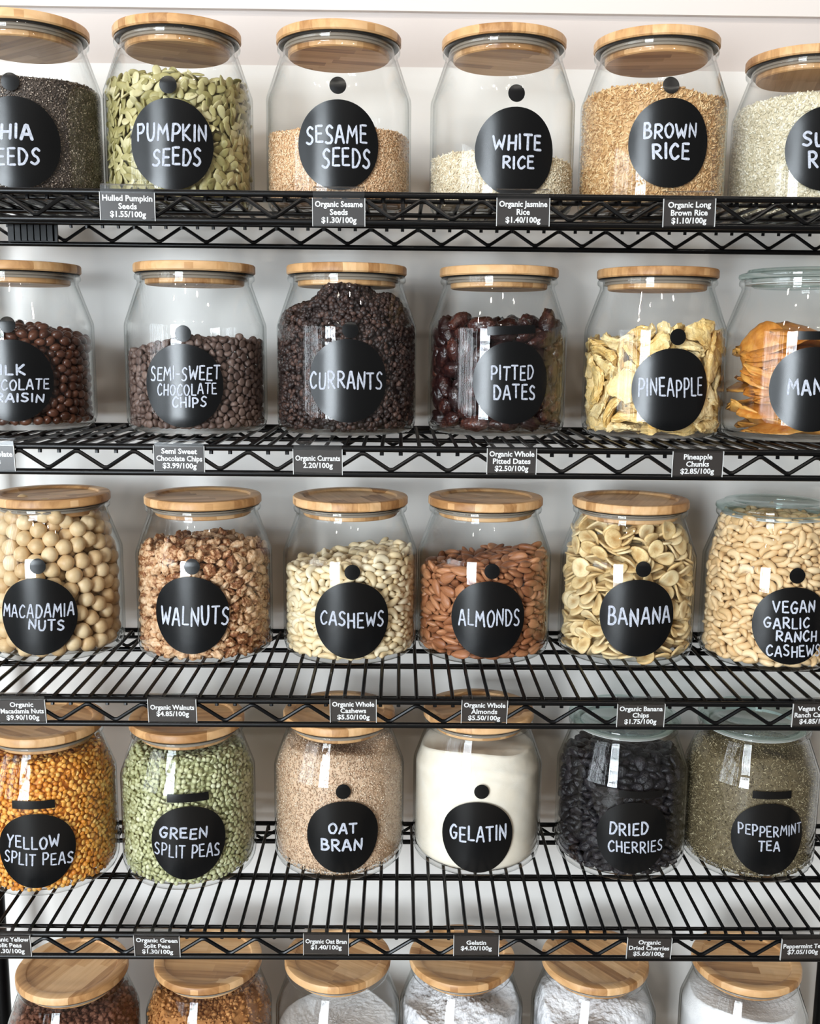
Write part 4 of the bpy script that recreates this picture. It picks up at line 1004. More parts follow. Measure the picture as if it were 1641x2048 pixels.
0,596,-502,395,6,-69,-51,0,2,-777,900,37,29,22,0,498,-582,228,42,-80,-41,0,564,-539,677,11,-70,-53,0,178,-761,382,92,-5,14,0,269,-731,850,1,91,-38,0,606,-490,253,16,-68,-57,0,459,-633,477,-4,92,-33,0,51,-780,266,77,-52,24,0,-379,-681,734,73,-13,39,
0,520,-580,152,-12,-68,-47,0,92,-775,380,29,3,36,0,-54,-780,1003,39,80,-24,0,272,-731,1009,-32,67,-46,0,185,-760,480,41,28,21,0,-309,-713,455,55,-32,72,0,-430,-652,113,10,68,66,0,166,-762,1071,33,9,-39,0,603,-491,1126,81,-46,21,0,621,-472,1053,-54,-44,10,
0,425,-650,791,58,-40,5,0,521,-580,826,63,67,-7,0,-39,-766,306,-66,-14,66,0,-45,-779,815,46,-82,30,0,206,-753,607,55,77,-21,0,632,-458,896,-1,-71,-42,0,-474,-619,680,-57,42,-4,0,232,-745,123,62,7,71,0,139,-763,244,96,6,5,0,17,-780,478,39,28,-84,
0,583,-511,520,-37,-67,-7,0,403,-664,937,87,32,21,0,-433,-649,209,5,69,63,0,675,-391,818,69,48,-16,0,345,-701,814,86,-6,47,0,-171,-758,378,71,52,7,0,435,-630,1088,-94,-20,-1,0,-487,-609,771,-71,-5,-48,0,-239,-739,679,50,73,-11,0,-200,-757,873,16,-40,31,
0,496,-600,666,33,13,-9,0,-105,-773,221,-9,-71,37,0,398,-669,1018,-18,80,-19,0,607,-488,611,-2,-71,-40,0,-221,-748,786,-26,-30,84,0,-77,-776,138,48,-5,-67,0,82,-770,736,-76,42,-47,0,217,-744,779,-30,-64,62,0,56,-768,832,-81,-29,46,0,704,-334,924,-58,-46,28,
0,421,-656,563,91,-26,15,0,-65,-779,459,78,-35,-23,0,643,-442,503,-72,8,60,0,671,-396,590,-52,-45,21,0,86,-767,923,97,-2,-18,0,-394,-672,587,-70,3,-34,0,671,-395,731,-21,-68,-16,0,198,-750,911,33,27,66,0,373,-684,750,36,-8,64,0,-338,-704,211,81,-7,20,
0,539,-563,922,21,-39,87,0,672,-393,205,14,-68,-46,0,705,-321,365,42,33,-60,0,-544,-559,935,17,70,60,0,-280,-727,377,-26,85,-43,0,297,-714,108,15,-2,-36,0,150,-758,742,60,-73,-6,0,-258,-735,560,84,-11,-47,0,-224,-746,100,85,-30,13,0,93,-754,169,56,-45,-29,
0,25,-774,200,28,-20,-45,0,-127,-753,813,-71,-9,-63,0,504,-577,1076,78,30,-49,0,-270,-718,998,-34,71,-35,0,-327,-697,891,4,74,-17,0,9,-765,973,-76,-12,62,0,265,-717,473,-55,-62,42,0,326,-704,509,16,49,37,0,436,-644,711,5,-32,92,0,325,-693,245,-57,-35,69,
0,513,-585,737,74,48,39,0,195,-747,202,23,88,15,0,686,-371,1012,-28,-65,-10,0,149,-754,102,2,0,96,0,-212,-747,1046,34,-9,-82,0,366,-688,336,-18,49,-37,0,337,-643,1093,-69,-66,11,0,265,-721,216,11,74,33,0,398,-664,864,-59,3,-77,0,-549,-555,843,-70,-15,-57,
0,313,-702,940,20,-82,-3,0,194,-741,983,41,74,35,0,475,-599,939,-31,-85,-33,0,553,-546,289,-43,4,-84,0,-396,-662,958,46,69,-16,0,388,-654,242,38,-81,-27,0,450,-621,371,72,65,21,0,117,-754,987,-16,93,22,0,-64,-773,641,14,-36,-6,0,-507,-583,428,11,-5,41,
0,-142,-748,1004,-94,19,-15,0,536,-569,994,-6,92,-34,0,-474,-608,877,11,62,49,0,267,-712,662,72,-6,47,0,594,-503,952,-59,3,-74,0,8,-765,390,41,90,2,0,-144,-755,102,68,-54,-38,0,-302,-719,740,22,-42,-13,0,570,-532,780,-44,82,-19,0,-194,-749,949,76,-58,-18,
0,-389,-676,503,28,-32,-23,0,6,-762,1070,-53,27,-68,0,11,-766,763,-25,-38,22,0,-240,-724,307,91,-38,7,0,324,-674,1027,96,-17,12,0,-263,-733,178,59,68,-31,0,639,-421,976,-36,45,71,0,-426,-650,364,10,-45,-24,0,-135,-668,1080,-29,7,-94,0,719,-302,490,-25,-65,-1,
0,-359,-672,136,-54,25,-68,0,218,-718,546,-28,24,-85,0,-583,-517,491,89,34,-28,0,535,-552,359,4,-6,-59,0,87,-734,1105,63,-53,-6,0,-543,-552,571,7,55,64,0,-272,-716,824,-33,54,-44,0,740,-245,1083,-42,81,-30,0,-260,-721,918,38,15,80,0,-343,-696,994,29,-52,-51,
0,-39,-748,221,11,-54,-39,0,621,-463,779,-7,10,-54,0,746,-229,856,9,-70,-30,0,141,-740,312,-15,96,18,0,-531,-571,263,-90,-8,40,0,557,-527,102,67,-55,-1,0,-318,-697,545,33,-1,88,0,365,-644,517,30,7,-40,0,-340,-687,809,-20,16,-32,0,770,-118,782,-69,-2,70,
0,-185,-744,259,-2,-88,-22,0,95,-746,495,-79,21,56,0,563,-519,1073,-58,-29,-63,0,176,-725,678,33,-45,81,0,605,-481,128,33,92,-13,0,-589,-510,113,-65,-24,-67,0,400,-641,425,68,-69,-1,0,-222,-733,438,32,-52,-76,0,-299,-695,106,-81,10,47,0,-587,-512,272,-40,59,5,
0,-161,-729,739,-8,39,88,0,689,-362,119,-16,55,19,0,-203,-739,615,48,46,-69,0,-395,-669,293,27,4,-44,0,439,-609,185,-45,70,14,0,373,-648,101,-36,-83,-38,0,-648,-435,823,74,-30,18,0,146,-668,1109,18,-82,-51,0,-485,-587,525,-32,-28,-39,0,-445,-630,473,-14,-79,-24,
0,291,-672,164,-4,96,21,0,647,-436,359,36,27,72,0,612,-471,705,-54,27,-43,0,572,-504,865,-11,-26,-84,0,-416,-642,809,-18,64,5,0,712,-325,680,82,43,21,0,735,-246,165,4,96,-9,0,-559,-539,751,-77,7,-43,0,744,-230,949,49,-47,-65,0,635,-409,107,70,39,-58,
0,761,-167,290,-36,-62,24,0,515,-558,507,3,-65,46,0,-645,-440,515,-64,-29,-69,0,-629,-459,749,-58,43,-20,0,647,-386,659,23,-7,-96,0,-394,-665,878,-56,-40,43,0,-611,-472,356,33,-15,65,0,234,-697,406,-25,-95,3,0,-658,-418,202,16,69,46,0,713,-317,762,73,49,40,
0,-21,-746,102,-1,1,71,0,-664,-409,592,53,-71,-30,0,751,-190,376,-80,3,59,0,-588,-511,621,10,-94,20,0,747,-223,724,17,92,11,0,556,-521,191,-38,77,-42,0,715,-314,237,-18,22,-91,0,758,-194,1035,-3,37,-59,0,718,-254,420,-28,28,64,0,684,-374,472,28,14,69,
0,-261,-694,246,-86,40,26,0,759,-184,463,-21,86,12,0,-535,-561,136,-46,-11,71,0,-616,-475,441,37,-39,60,0,-363,-674,415,10,-75,-53,0,700,-303,850,-72,53,41,0,-514,-506,972,-6,-86,4,0,727,-251,568,19,2,-2,0,-486,-587,354,-48,-86,-11,0,762,-165,198,36,-60,-48,
0,614,-448,193,-13,2,2,0,-178,-725,531,30,-14,-93,0,681,-346,292,-59,45,14,0,-664,-386,962,-75,-64,-6,0,674,-325,1070,-88,-45,10,0,752,-203,108,36,-67,62,0,-452,-615,593,-76,-7,25,0,-369,-646,650,66,-34,41,0,758,-173,596,12,34,-58,0,-550,-530,338,19,94,8,
0,696,-298,616,42,-33,4,0,643,-410,274,-79,54,18,0,-78,-744,870,18,95,20,0,124,-718,872,83,49,23,0,-247,-684,489,67,-68,-23,0,-5,-742,608,40,26,-62,0,714,-279,102,2,0,-96,0,325,-655,681,-50,-28,54,0,285,-687,304,-64,-66,-25,0,716,-285,1009,-77,-33,44,
0,60,-739,326,4,69,-54,0,-78,-614,1083,53,42,-61,0,584,-473,324,12,-27,-94,0,781,-19,1077,-47,-26,-81,0,-641,-440,916,-1,-24,87,0,742,-221,647,-67,3,-63,0,-382,-599,1015,70,6,35,0,58,-710,438,-41,15,-14,0,540,-496,580,-86,-6,-40,0,257,-622,1065,-80,-53,21,
0,-462,-604,286,-17,-58,-13,0,722,-267,314,1,-12,97,0,219,-685,1056,-13,32,-39,0,-672,-395,695,28,-60,-52,0,235,-674,905,-54,23,18,0,551,-512,452,-31,-10,84,0,764,-139,659,-47,81,-11,0,326,-660,589,30,57,75,0,-536,-531,200,-68,-67,-23,0,-352,-486,1035,12,77,61,
0,-652,-425,102,28,-82,-26,0,767,-129,531,8,73,-53,0,309,-649,861,39,-88,23,0,-715,-312,472,-11,-40,-13,0,-477,-593,104,49,73,6,0,642,-365,398,75,57,30,0,457,-585,782,-15,69,48,0,414,-590,899,19,3,-29,0,-717,-307,813,-59,40,-39,0,422,-617,624,-77,-42,45,
0,765,-80,373,43,-62,54,0,-709,-324,919,61,-72,0,0,773,-78,962,-25,45,39,0,-505,-566,634,35,11,80,0,-573,-497,692,20,74,-57,0,-548,-508,414,-70,49,-48,0,776,-42,480,-71,64,-9,0,460,-526,842,85,48,-11,0,775,-74,865,-47,0,-86,0,-723,-291,251,-80,-26,34,
0,778,-66,715,-7,48,-74,0,776,-71,613,-87,23,-30,0,727,-230,239,50,-84,-6,0,-596,-493,942,-11,-64,-32,0,603,-430,444,9,39,80,0,83,-729,608,-61,-67,0,0,198,-483,1096,91,-38,-10,0,158,-695,139,80,58,0,0,-691,-346,384,48,62,46,0,764,-147,920,4,38,-37,
0,-74,-409,1098,87,-28,31,0,-671,-394,323,-21,-47,2,0,457,-497,310,-70,-63,8,0,780,15,999,21,54,-34,0,766,-103,1034,-23,87,-37,0,-729,-274,344,-34,61,-9,0,-685,-360,760,2,-22,-56,0,653,269,1098,85,31,8,0,778,60,209,-45,-54,48,0,-701,-330,181,6,-38,91,
0,-595,-463,214,-70,49,30,0,-694,-344,622,2,-98,15,0,136,-707,425,20,-48,-79,0,777,72,659,-4,-71,11,0,763,-114,443,3,20,-90,0,-737,-246,861,71,-1,-8,0,100,-690,803,89,-36,-19,0,777,72,117,-66,-10,73,0,257,-678,778,-88,-35,28,0,224,-647,704,70,-3,-56,
0,-60,-713,768,-85,-43,-5,0,674,-334,550,9,47,-5,0,774,-98,246,81,-10,36,0,-722,-298,681,88,-28,-24,0,558,-452,1019,-55,-60,37,0,499,-541,620,-84,-41,-7,0,-41,-699,944,-54,-50,55,0,-743,-236,436,24,66,47,0,-339,-650,339,64,75,5,0,350,-400,1108,-95,25,6,
0,772,-79,172,22,25,90,0,523,-497,722,-84,-51,8,0,-415,-586,414,-28,-89,-31,0,478,-557,102,1,-1,-80,0,777,72,449,-34,-61,40,0,768,131,851,-37,5,-85,0,-707,-296,567,-55,-71,-17,0,777,-12,774,-94,5,-30,0,-675,-357,101,-20,88,-37,0,585,-428,831,45,-85,14,
0,-460,-395,1020,86,42,21,0,779,1,153,22,60,74,0,-507,-557,705,-68,59,-34,0,-75,-689,272,14,9,11,0,-113,-688,488,28,-18,54,0,273,-642,971,-61,8,-71,0,716,-230,790,53,44,47,0,-470,-583,191,-28,-81,-39,0,-672,-370,517,8,39,-51,0,-260,-649,640,62,73,11,
0,-156,-661,133,-58,-21,56,0,779,43,374,40,17,30,0,598,-427,557,35,-22,-88,0,387,-593,335,-60,7,-75,0,432,-570,524,65,56,48,0,-155,-683,908,-7,72,55,0,773,74,896,-74,-10,-22,0,-90,-707,406,-51,0,-1,0,56,-696,232,31,22,-88,0,178,-665,349,-12,96,-6,
0,-544,-346,992,9,-97,-10,0,750,-128,115,-38,-48,-49,0,-645,-405,404,-19,11,95,0,765,-15,415,32,44,-78,0,-750,-203,537,19,86,-46,0,11,-701,829,-80,32,48,0,617,-206,1083,0,66,-53,0,-242,-513,1055,-22,94,21,0,-753,-208,112,58,39,67,0,-712,-286,117,-52,46,-62,
0,-39,-717,507,39,-48,-51,0,674,-310,169,-16,39,83,0,464,-475,1104,-56,4,-27,0,362,-596,961,-43,-18,37,0,-595,-441,141,97,-16,-6,0,437,-550,457,-37,19,-87,0,-748,-215,225,80,-50,-17,0,211,-656,490,35,33,67,0,252,-623,548,6,-92,-32,0,751,-12,316,83,-34,8,
0,-468,-533,895,-75,14,-3,0,-64,-706,1029,13,98,6,0,771,-14,246,30,92,-8,0,387,-562,830,-53,20,-73,0,470,-528,376,-51,81,-3,0,777,27,590,-62,-28,-56,0,-580,-457,554,90,40,3,0,438,-539,163,32,89,-23,0,766,-12,906,-48,-72,41,0,-407,-612,735,36,-34,85,
0,-765,-150,707,40,59,49,0,43,-690,910,-27,-84,-37,0,183,-682,827,47,-84,12,0,188,-201,1092,52,-66,11,0,-663,-352,243,-79,-59,-1,0,-372,-595,103,-3,0,92,0,-13,-678,171,25,-20,-90,0,-204,-663,1024,74,-42,30,0,-616,-432,286,61,50,32,0,768,122,1011,18,75,61,
0,-404,-584,919,-77,36,20,0,175,-614,1069,8,63,-75,0,-145,-691,323,-47,13,12,0,-582,-483,844,-23,-93,25,0,-431,-535,978,98,-11,10,0,-422,-552,683,37,-79,47,0,194,-666,973,86,21,-42,0,-105,-664,749,17,67,-71,0,-235,-654,953,-3,63,59,0,-737,-241,612,-39,-45,-12,
0,22,-669,988,42,-87,-23,0,116,-670,958,-96,22,-9,0,351,-522,1095,66,74,-6,0,175,-659,757,26,-35,-57,0,-225,-664,844,77,-53,30,0,769,70,737,-74,44,-39,0,-238,-667,730,38,-70,-14,0,103,-666,102,15,-87,-31,0,207,-644,190,-6,-74,7,0,432,-558,1085,26,87,-26,
0,424,-521,235,68,-20,58,0,-748,-197,772,53,82,-15,0,-75,-477,1073,-63,68,17,0,389,-569,107,91,-13,-10,0,-304,-629,697,-88,-33,4,0,754,33,512,32,-30,2,0,-478,-547,804,-87,-42,22,0,378,-585,1044,-54,26,-77,0,361,-581,569,-84,-46,-25,0,-134,-682,605,59,-32,72,
0,283,-612,229,10,65,-56,0,11,-690,366,-20,49,-76,0,266,-630,384,26,-64,-5,0,185,-679,259,83,48,-20,0,106,-665,290,-77,49,1,0,-65,-669,342,57,42,-43,0,428,589,1129,-41,-7,-16,0,505,-480,913,-1,72,26,0,48,-675,665,-73,51,-17,0,-714,-258,749,38,-73,54,
0,438,-505,913,-60,49,-62,0,276,-630,468,74,39,-40,0,-32,-672,434,-86,39,27,0,623,-251,404,-90,-23,33,0,-121,-682,824,76,-57,-3,0,330,-611,800,-4,23,-70,0,752,136,922,91,24,-25,0,-88,-684,102,-38,-83,29,0,-758,-182,376,53,-57,13,0,-779,-68,503,-59,-70,33,
0,-92,-713,695,-2,-27,22,0,-186,-649,785,-40,-59,12,0,-608,-207,969,-26,54,50,0,517,-434,1079,-82,-3,-39,0,713,-219,506,-26,-35,80,0,751,-37,551,4,-91,-39,0,352,-530,916,-29,20,-71,0,458,342,1090,71,32,-39,0,-456,-512,175,3,96,-22,0,352,-573,482,8,71,-53,
0,-86,-679,188,-62,-40,56,0,501,-495,233,13,80,33,0,-254,-623,317,-13,93,29,0,-748,-169,883,-21,-73,-63,0,277,-348,1099,-26,-3,4,0,275,-615,102,42,-81,-25,0,126,-661,203,-7,91,30,0,-766,-142,601,6,69,20,0,652,-307,963,-65,66,3,0,522,-472,359,84,-43,20,
0,202,-655,102,1,-1,-8,0,-609,-419,656,-76,51,38,0,25,-676,762,-94,-26,-11,0,433,-550,980,94,16,-8,0,103,-137,1099,68,-66,-6,0,-331,-589,163,-93,-24,-15,0,-88,-647,920,28,69,37,0,124,-683,1031,92,-15,-34,0,255,490,1088,-73,55,37,0,-307,-36,1043,49,75,-29,
0,495,489,1092,67,28,30,0,762,64,1068,-27,-94,-2,0,245,-591,837,-29,-60,-9,0,329,-521,987,82,9,-37,0,-326,-611,950,-69,-69,16,0,-767,-138,273,85,-28,-25,0,230,-631,308,13,69,-62,0,713,317,1071,-87,30,-26,0,-471,-520,314,-16,85,-33,0,720,-110,323,16,-35,-78,
0,-602,-347,940,-49,71,3,0,755,200,1043,-92,17,-18,0,622,-394,1052,-35,-59,51,0,-11,-186,1088,35,81,13,0,-157,-275,1076,74,62,-23,0,734,262,976,13,57,80,0,-48,589,1089,83,-11,52,0,636,-361,907,9,65,66,0,724,-133,729,-88,-28,36,0,644,-55,1058,83,-30,20,
0,113,252,1085,-7,-95,-15,0,-151,-688,220,-38,-11,91,0,320,-160,1109,-68,-68,21,0,-286,-620,1012,82,52,20,0,431,208,1084,-35,-92,8,0,3,-684,278,-32,-24,61,0,754,207,806,-28,79,-43,0,-213,402,1052,61,-74,19,0,-30,391,1069,-50,57,-38,0,56,-337,1082,85,18,-2,
0,500,-263,1093,7,-44,-75,0,250,-267,1097,-26,-28,-36,0,-418,-453,1006,76,38,4,0,182,375,1077,79,12,47,0,441,-570,286,-18,81,31,0,-344,-179,1037,67,72,-2,0,-167,693,1047,19,-77,16,0,-526,425,979,61,73,-4,0,-122,286,1055,-15,97,-15,0,-769,-112,191,50,-53,-67,
0,580,-396,1109,-31,62,-5,0,84,611,1092,-60,-22,74,0,409,-15,1070,48,84,-19,0,506,290,1058,89,-29,24,0,-315,291,1023,-83,53,14,0,35,-437,1072,-73,59,28,0,-765,-81,348,-11,84,17,0,-162,-385,1055,-69,-33,-58,0,555,360,1052,-11,72,34,0,597,-372,763,88,-28,-7,
0,-772,-90,777,-66,57,47,0,-465,320,993,-83,-52,-10,0,347,499,1075,46,73,18,0,-159,233,1023,-42,-68,-58,0,-596,502,958,68,14,45,0,347,312,1079,-41,89,-8,0,31,-684,112,-55,-44,55,0,-769,-127,102,-20,-89,30,0,338,-605,402,-75,20,-53,0,-760,-47,859,40,-27,84,
0,-637,374,949,72,-65,8,0,-571,302,961,8,95,-5,0,-423,452,1005,87,40,7,0,-2,462,1048,58,37,4,0,-237,724,1035,91,9,-3,0,282,232,1067,-44,78,-41,
 ]),
 'date': (0.0510, [
0,-103,-727,735,-68,42,28,0,110,-717,769,43,-58,64,3,19,-718,152,95,3,5,1,-142,-729,508,-74,15,11,1,245,-691,411,79,-9,40,0,-423,-587,997,-57,32,59,5,-279,-674,924,47,39,-76,4,-11,-730,1207,-10,92,35,0,-80,-699,310,87,-22,4,5,-304,-655,152,-4,-19,96,
5,-251,-651,1304,-93,18,-5,2,-362,-615,324,20,90,-35,0,568,-377,1339,-69,50,43,2,362,-625,697,-25,-42,4,3,465,-572,924,25,-81,-45,4,-350,-630,680,-9,-26,92,2,-31,-696,1009,38,85,-31,2,333,-639,173,31,32,11,0,601,-413,748,71,-11,63,2,202,-682,933,-43,-2,-87,
5,-579,-455,774,25,59,67,1,436,-584,1133,92,23,21,5,-521,-470,418,19,54,2,5,-499,-373,1350,-4,60,-66,3,-632,-307,1228,-49,-67,-49,1,99,-675,495,23,88,-4,3,-653,-313,577,54,0,76,0,-580,-413,165,45,87,-4,0,413,-534,538,-92,-6,-9,0,189,-631,1146,6,-16,-21,
4,-668,-292,916,-55,-21,-62,2,-538,-451,991,-31,-47,-70,0,594,-439,451,52,-35,-75,3,539,-443,188,-61,62,-46,5,-255,-583,1147,51,-36,-40,2,-636,-333,323,9,46,49,4,-368,-557,498,-34,13,-62,5,387,-551,335,-13,-33,-35,5,274,-480,1290,-15,-1,-72,4,-454,-469,1190,0,15,58,
4,702,-231,1011,46,-40,-71,1,-688,-157,414,80,27,-49,0,-710,-129,1140,-32,-71,34,3,696,-217,333,-49,72,-41,3,-724,-81,885,-76,-4,64,1,645,-251,1220,-79,-13,-46,4,674,-207,153,-23,19,-64,1,-630,-147,165,53,11,-13,3,89,-121,1300,5,-5,27,0,411,-198,1310,-34,-3,46,
3,740,-28,569,-66,-29,64,5,537,-315,1015,-56,-46,61,3,-456,-274,565,60,-75,-14,4,-714,-22,566,61,-68,6,4,27,-561,624,68,63,26,0,-186,-498,381,62,-71,-6,0,445,-323,1192,71,-68,9,0,-32,-535,1211,-86,2,-29,2,216,349,1346,-5,18,-76,1,384,-2,1316,-59,-5,46,
2,723,-3,806,66,66,31,3,270,-488,836,0,-99,7,0,-719,108,755,-59,-20,-76,5,23,97,1319,61,36,35,2,-651,17,149,4,-16,98,3,558,-211,614,35,-21,-19,0,-159,-491,989,-48,-5,-10,4,637,-195,811,44,-34,-37,2,-402,-394,712,-39,-86,14,4,-717,145,1060,-40,70,-32,
2,182,-502,1000,0,98,-14,1,-207,-531,798,80,-37,45,0,-201,-426,1305,8,-24,-94,1,7,-563,813,34,79,-41,3,-354,-444,187,29,89,12,4,150,-557,322,27,-33,-88,5,717,36,232,-49,-49,-29,3,-621,250,1274,77,-51,30,4,608,-192,463,-18,1,97,5,160,-481,156,70,-55,-30,
0,605,-37,1172,-14,-1,-28,0,-90,-545,154,-1,35,92,2,213,-483,663,-62,-68,23,2,-558,-67,674,73,-62,-19,5,482,-320,815,-64,-17,66,2,648,59,1315,-6,-70,66,2,-614,29,329,8,-94,27,0,315,-359,140,-8,-10,85,2,690,57,1018,65,-39,10,5,395,-390,654,2,-34,-35,
2,93,523,1297,-67,-17,56,3,-203,-500,554,-18,19,-23,1,-373,129,1315,36,87,16,3,-54,429,1207,-47,-69,-47,0,-86,692,1255,-44,31,7,4,340,594,1313,40,9,-16,0,-405,-214,193,-15,-25,-84,3,710,212,1143,67,20,-70,2,135,-415,1158,8,-11,97,5,-89,-343,633,31,-43,-57,
0,523,413,1264,-71,63,22,1,710,209,674,49,-38,-50,5,-428,580,1234,-70,1,69,5,-657,311,725,50,-3,-81,0,-649,288,963,-64,63,21,5,-328,419,1275,0,-37,-90,1,-278,-354,817,46,-76,37,3,-500,-170,1265,74,-25,-27,
 ]),
 'pineapple': (0.0000, [
3,-198,-720,733,-61,-21,-55,2,-492,-561,608,38,-55,34,2,-63,-728,272,42,-42,66,2,-166,-723,1030,-66,3,-44,1,87,-759,555,65,22,-17,2,341,-665,576,44,58,-43,2,417,-629,1235,4,-72,-61,3,121,-726,809,42,-62,52,2,184,-683,172,1,49,86,0,-715,-204,589,5,-67,7,
1,-387,-558,269,24,-8,-26,1,552,-523,820,-31,-61,-24,1,466,-594,340,27,-64,-66,5,-584,-427,346,-80,26,-52,3,176,-632,1113,22,0,9,5,-258,-583,1172,-3,-31,13,4,-635,-271,960,32,22,82,2,-523,-359,1067,-39,14,-35,3,-655,-312,408,-66,46,-50,2,-341,-568,953,-76,-35,35,
4,-308,-575,396,-49,-84,-10,1,-385,-486,112,91,39,1,2,-662,-253,814,23,40,43,1,-55,-676,893,-45,-34,78,0,481,-512,144,32,13,43,5,-129,-636,135,46,87,6,1,-485,-474,899,-72,-11,56,2,-245,-565,541,-66,-56,32,4,614,-419,1036,11,-72,-38,5,-746,-71,189,-52,56,-43,
2,678,-305,539,-59,20,-76,2,-684,-47,514,2,-58,58,0,-76,-594,1113,17,-54,14,3,363,-488,820,-17,48,-21,2,-338,-512,762,-18,22,-80,2,163,-594,936,-67,41,-14,5,-550,-299,135,92,36,4,1,-275,-389,1156,56,-5,-40,3,598,-317,1178,-40,18,59,0,36,-428,1202,2,-14,-39,
0,-589,-107,1089,-1,5,95,1,515,-481,597,-73,40,50,5,-721,144,823,-60,-44,41,4,67,-606,442,-12,-81,1,1,740,-195,194,56,43,43,1,-706,269,1055,-35,66,-52,3,276,-582,377,-4,22,-58,1,-520,-362,705,-38,67,-53,5,-698,-29,851,27,49,-14,4,-735,168,273,6,-71,-27,
3,296,-490,1027,-51,61,-3,4,487,-415,891,71,46,-23,4,297,-315,1203,14,-45,-87,4,-427,-288,352,18,-76,-17,4,-232,-395,207,-64,-54,53,4,733,-173,879,-69,22,68,5,-513,-118,595,-89,-24,34,2,-551,-156,332,74,39,24,0,-94,-586,571,17,57,24,2,-715,265,556,-43,53,-62,
1,-351,-191,922,-65,-38,50,2,743,-10,545,25,72,7,3,607,-109,1175,-11,-97,-17,4,578,-307,415,41,-86,-16,1,-24,-531,825,-77,18,-51,0,-240,-209,750,60,-25,-66,1,493,-353,327,24,-94,2,1,-201,-105,434,-21,45,-35,5,-442,92,1029,39,24,13,3,-44,-503,254,35,52,50,
4,-200,-446,840,-59,-54,41,0,247,412,1134,55,-20,17,0,-322,-199,422,41,-57,-31,3,234,-511,775,-18,8,-97,4,-292,564,1008,71,-50,-45,1,-198,-349,1068,-59,57,-5,4,-617,100,255,33,-57,-48,5,-492,310,1073,-17,-5,59,3,233,-423,290,-12,11,-94,4,-521,20,130,84,51,10,
4,-569,112,911,-51,-35,-75,2,-191,-261,250,-53,-61,54,1,-160,-388,556,-55,40,-58,4,-242,479,1093,-81,-49,12,0,-479,-100,840,20,-79,12,4,18,-262,366,87,39,-27,1,729,126,804,-45,36,-35,5,-353,2,190,-40,67,-50,2,-622,333,842,-68,-25,-65,2,439,-215,222,13,12,84,
4,127,-382,678,18,25,50,5,101,684,1065,-42,-30,80,4,-390,-292,644,36,-46,-58,2,503,-197,573,-28,3,-51,1,231,-451,160,12,-95,3,2,-8,-249,665,-50,-79,21,0,363,584,1132,14,-84,49,3,-488,553,960,64,-27,68,2,555,-97,626,-37,10,-43,
 ]),
 'macadamia': (0.1290, [
0,188,-667,1322,-6,-41,-46,1,367,-619,1217,52,-42,-22,2,440,-574,1054,-26,-66,-41,1,229,-528,1765,67,-7,-39,3,28,-709,1244,53,81,-15,1,330,-584,1405,-28,-90,21,2,-124,-574,1697,59,-22,56,2,226,-687,549,27,62,8,1,39,-720,1053,20,-88,24,3,362,-628,691,5,-79,27,
3,400,-600,197,18,-3,-97,1,209,-687,1140,-60,64,-14,1,515,-503,1219,-37,-32,-61,1,190,-616,1507,31,-63,-44,2,53,-720,426,13,-51,-15,2,54,-720,158,-8,-68,63,3,46,-608,1609,84,-20,8,1,496,-523,338,-82,21,44,0,211,-687,340,85,-25,10,1,396,-603,875,-53,82,1,
3,455,-416,1594,-35,34,26,1,73,-716,653,-72,-38,-42,0,36,-660,1428,-58,-39,60,2,214,-688,960,-42,9,74,0,238,-680,158,43,15,59,2,206,-690,780,89,3,-16,1,-145,-675,1330,27,68,49,3,476,-545,569,-22,-74,-46,2,49,-716,867,38,26,-67,2,538,-467,723,78,42,45,
2,-92,-719,555,-4,5,-62,2,468,-477,1411,20,-39,15,3,-116,-712,344,-76,-39,-31,3,-127,-706,1129,19,-20,89,3,-136,-705,158,50,-72,9,0,-102,-698,754,66,25,-62,2,-117,-630,1512,64,-22,-72,0,531,-486,908,-7,-47,-83,0,332,-580,439,4,46,-32,1,630,-337,1223,27,-22,11,
2,-311,-595,1397,64,50,13,0,-122,-707,943,16,86,42,3,540,-474,156,-13,-44,9,3,82,-536,1789,40,81,-17,3,643,-335,886,-24,41,83,3,313,-292,1831,46,-28,-76,2,677,-249,1058,79,-45,-35,0,-285,-660,1216,-46,75,9,3,-297,-494,1755,64,-73,-19,1,646,-331,636,-17,53,55,
3,-273,-664,831,-57,12,67,2,647,-319,342,0,39,81,0,-289,-665,259,-13,60,74,2,-255,-675,646,-40,-28,83,0,559,-340,1462,91,34,-15,3,-281,-662,1024,39,-3,-91,2,643,-314,159,67,57,-19,1,563,-413,476,-18,73,-6,2,539,-277,1640,31,10,-72,2,706,-151,696,-5,31,-55,
0,-427,-582,360,-26,-63,44,2,490,-145,1737,-24,-7,-83,0,-262,-565,1586,1,98,-5,1,-182,-333,1852,-17,64,74,3,641,-193,1400,40,-31,-46,2,307,-422,1700,-37,63,-54,1,695,-193,516,28,-11,43,3,-411,-595,546,26,-19,-37,2,-428,-580,157,34,60,-56,3,608,-115,1573,-39,10,-90,
2,-564,-99,1839,-31,10,-50,3,-435,-579,922,-16,63,-61,3,697,-164,1224,-39,48,66,3,-245,-644,462,-19,57,-76,2,62,-366,1877,-71,-62,29,2,544,-387,1069,-25,-83,26,0,-448,-540,1289,-4,33,27,0,310,-420,1511,33,36,41,1,-423,-442,1612,2,-4,-92,1,-417,-586,736,67,-11,13,
0,-428,-578,1107,32,-27,55,2,705,-137,161,47,-76,41,3,-475,-418,1437,72,34,48,1,724,14,987,-75,-45,-27,1,-463,-344,1756,-32,79,46,1,701,-151,886,17,1,-62,2,172,-463,1641,82,4,-23,0,681,-22,1356,13,14,-55,2,-564,-454,1120,-24,-47,-77,3,722,23,254,-48,-56,28,
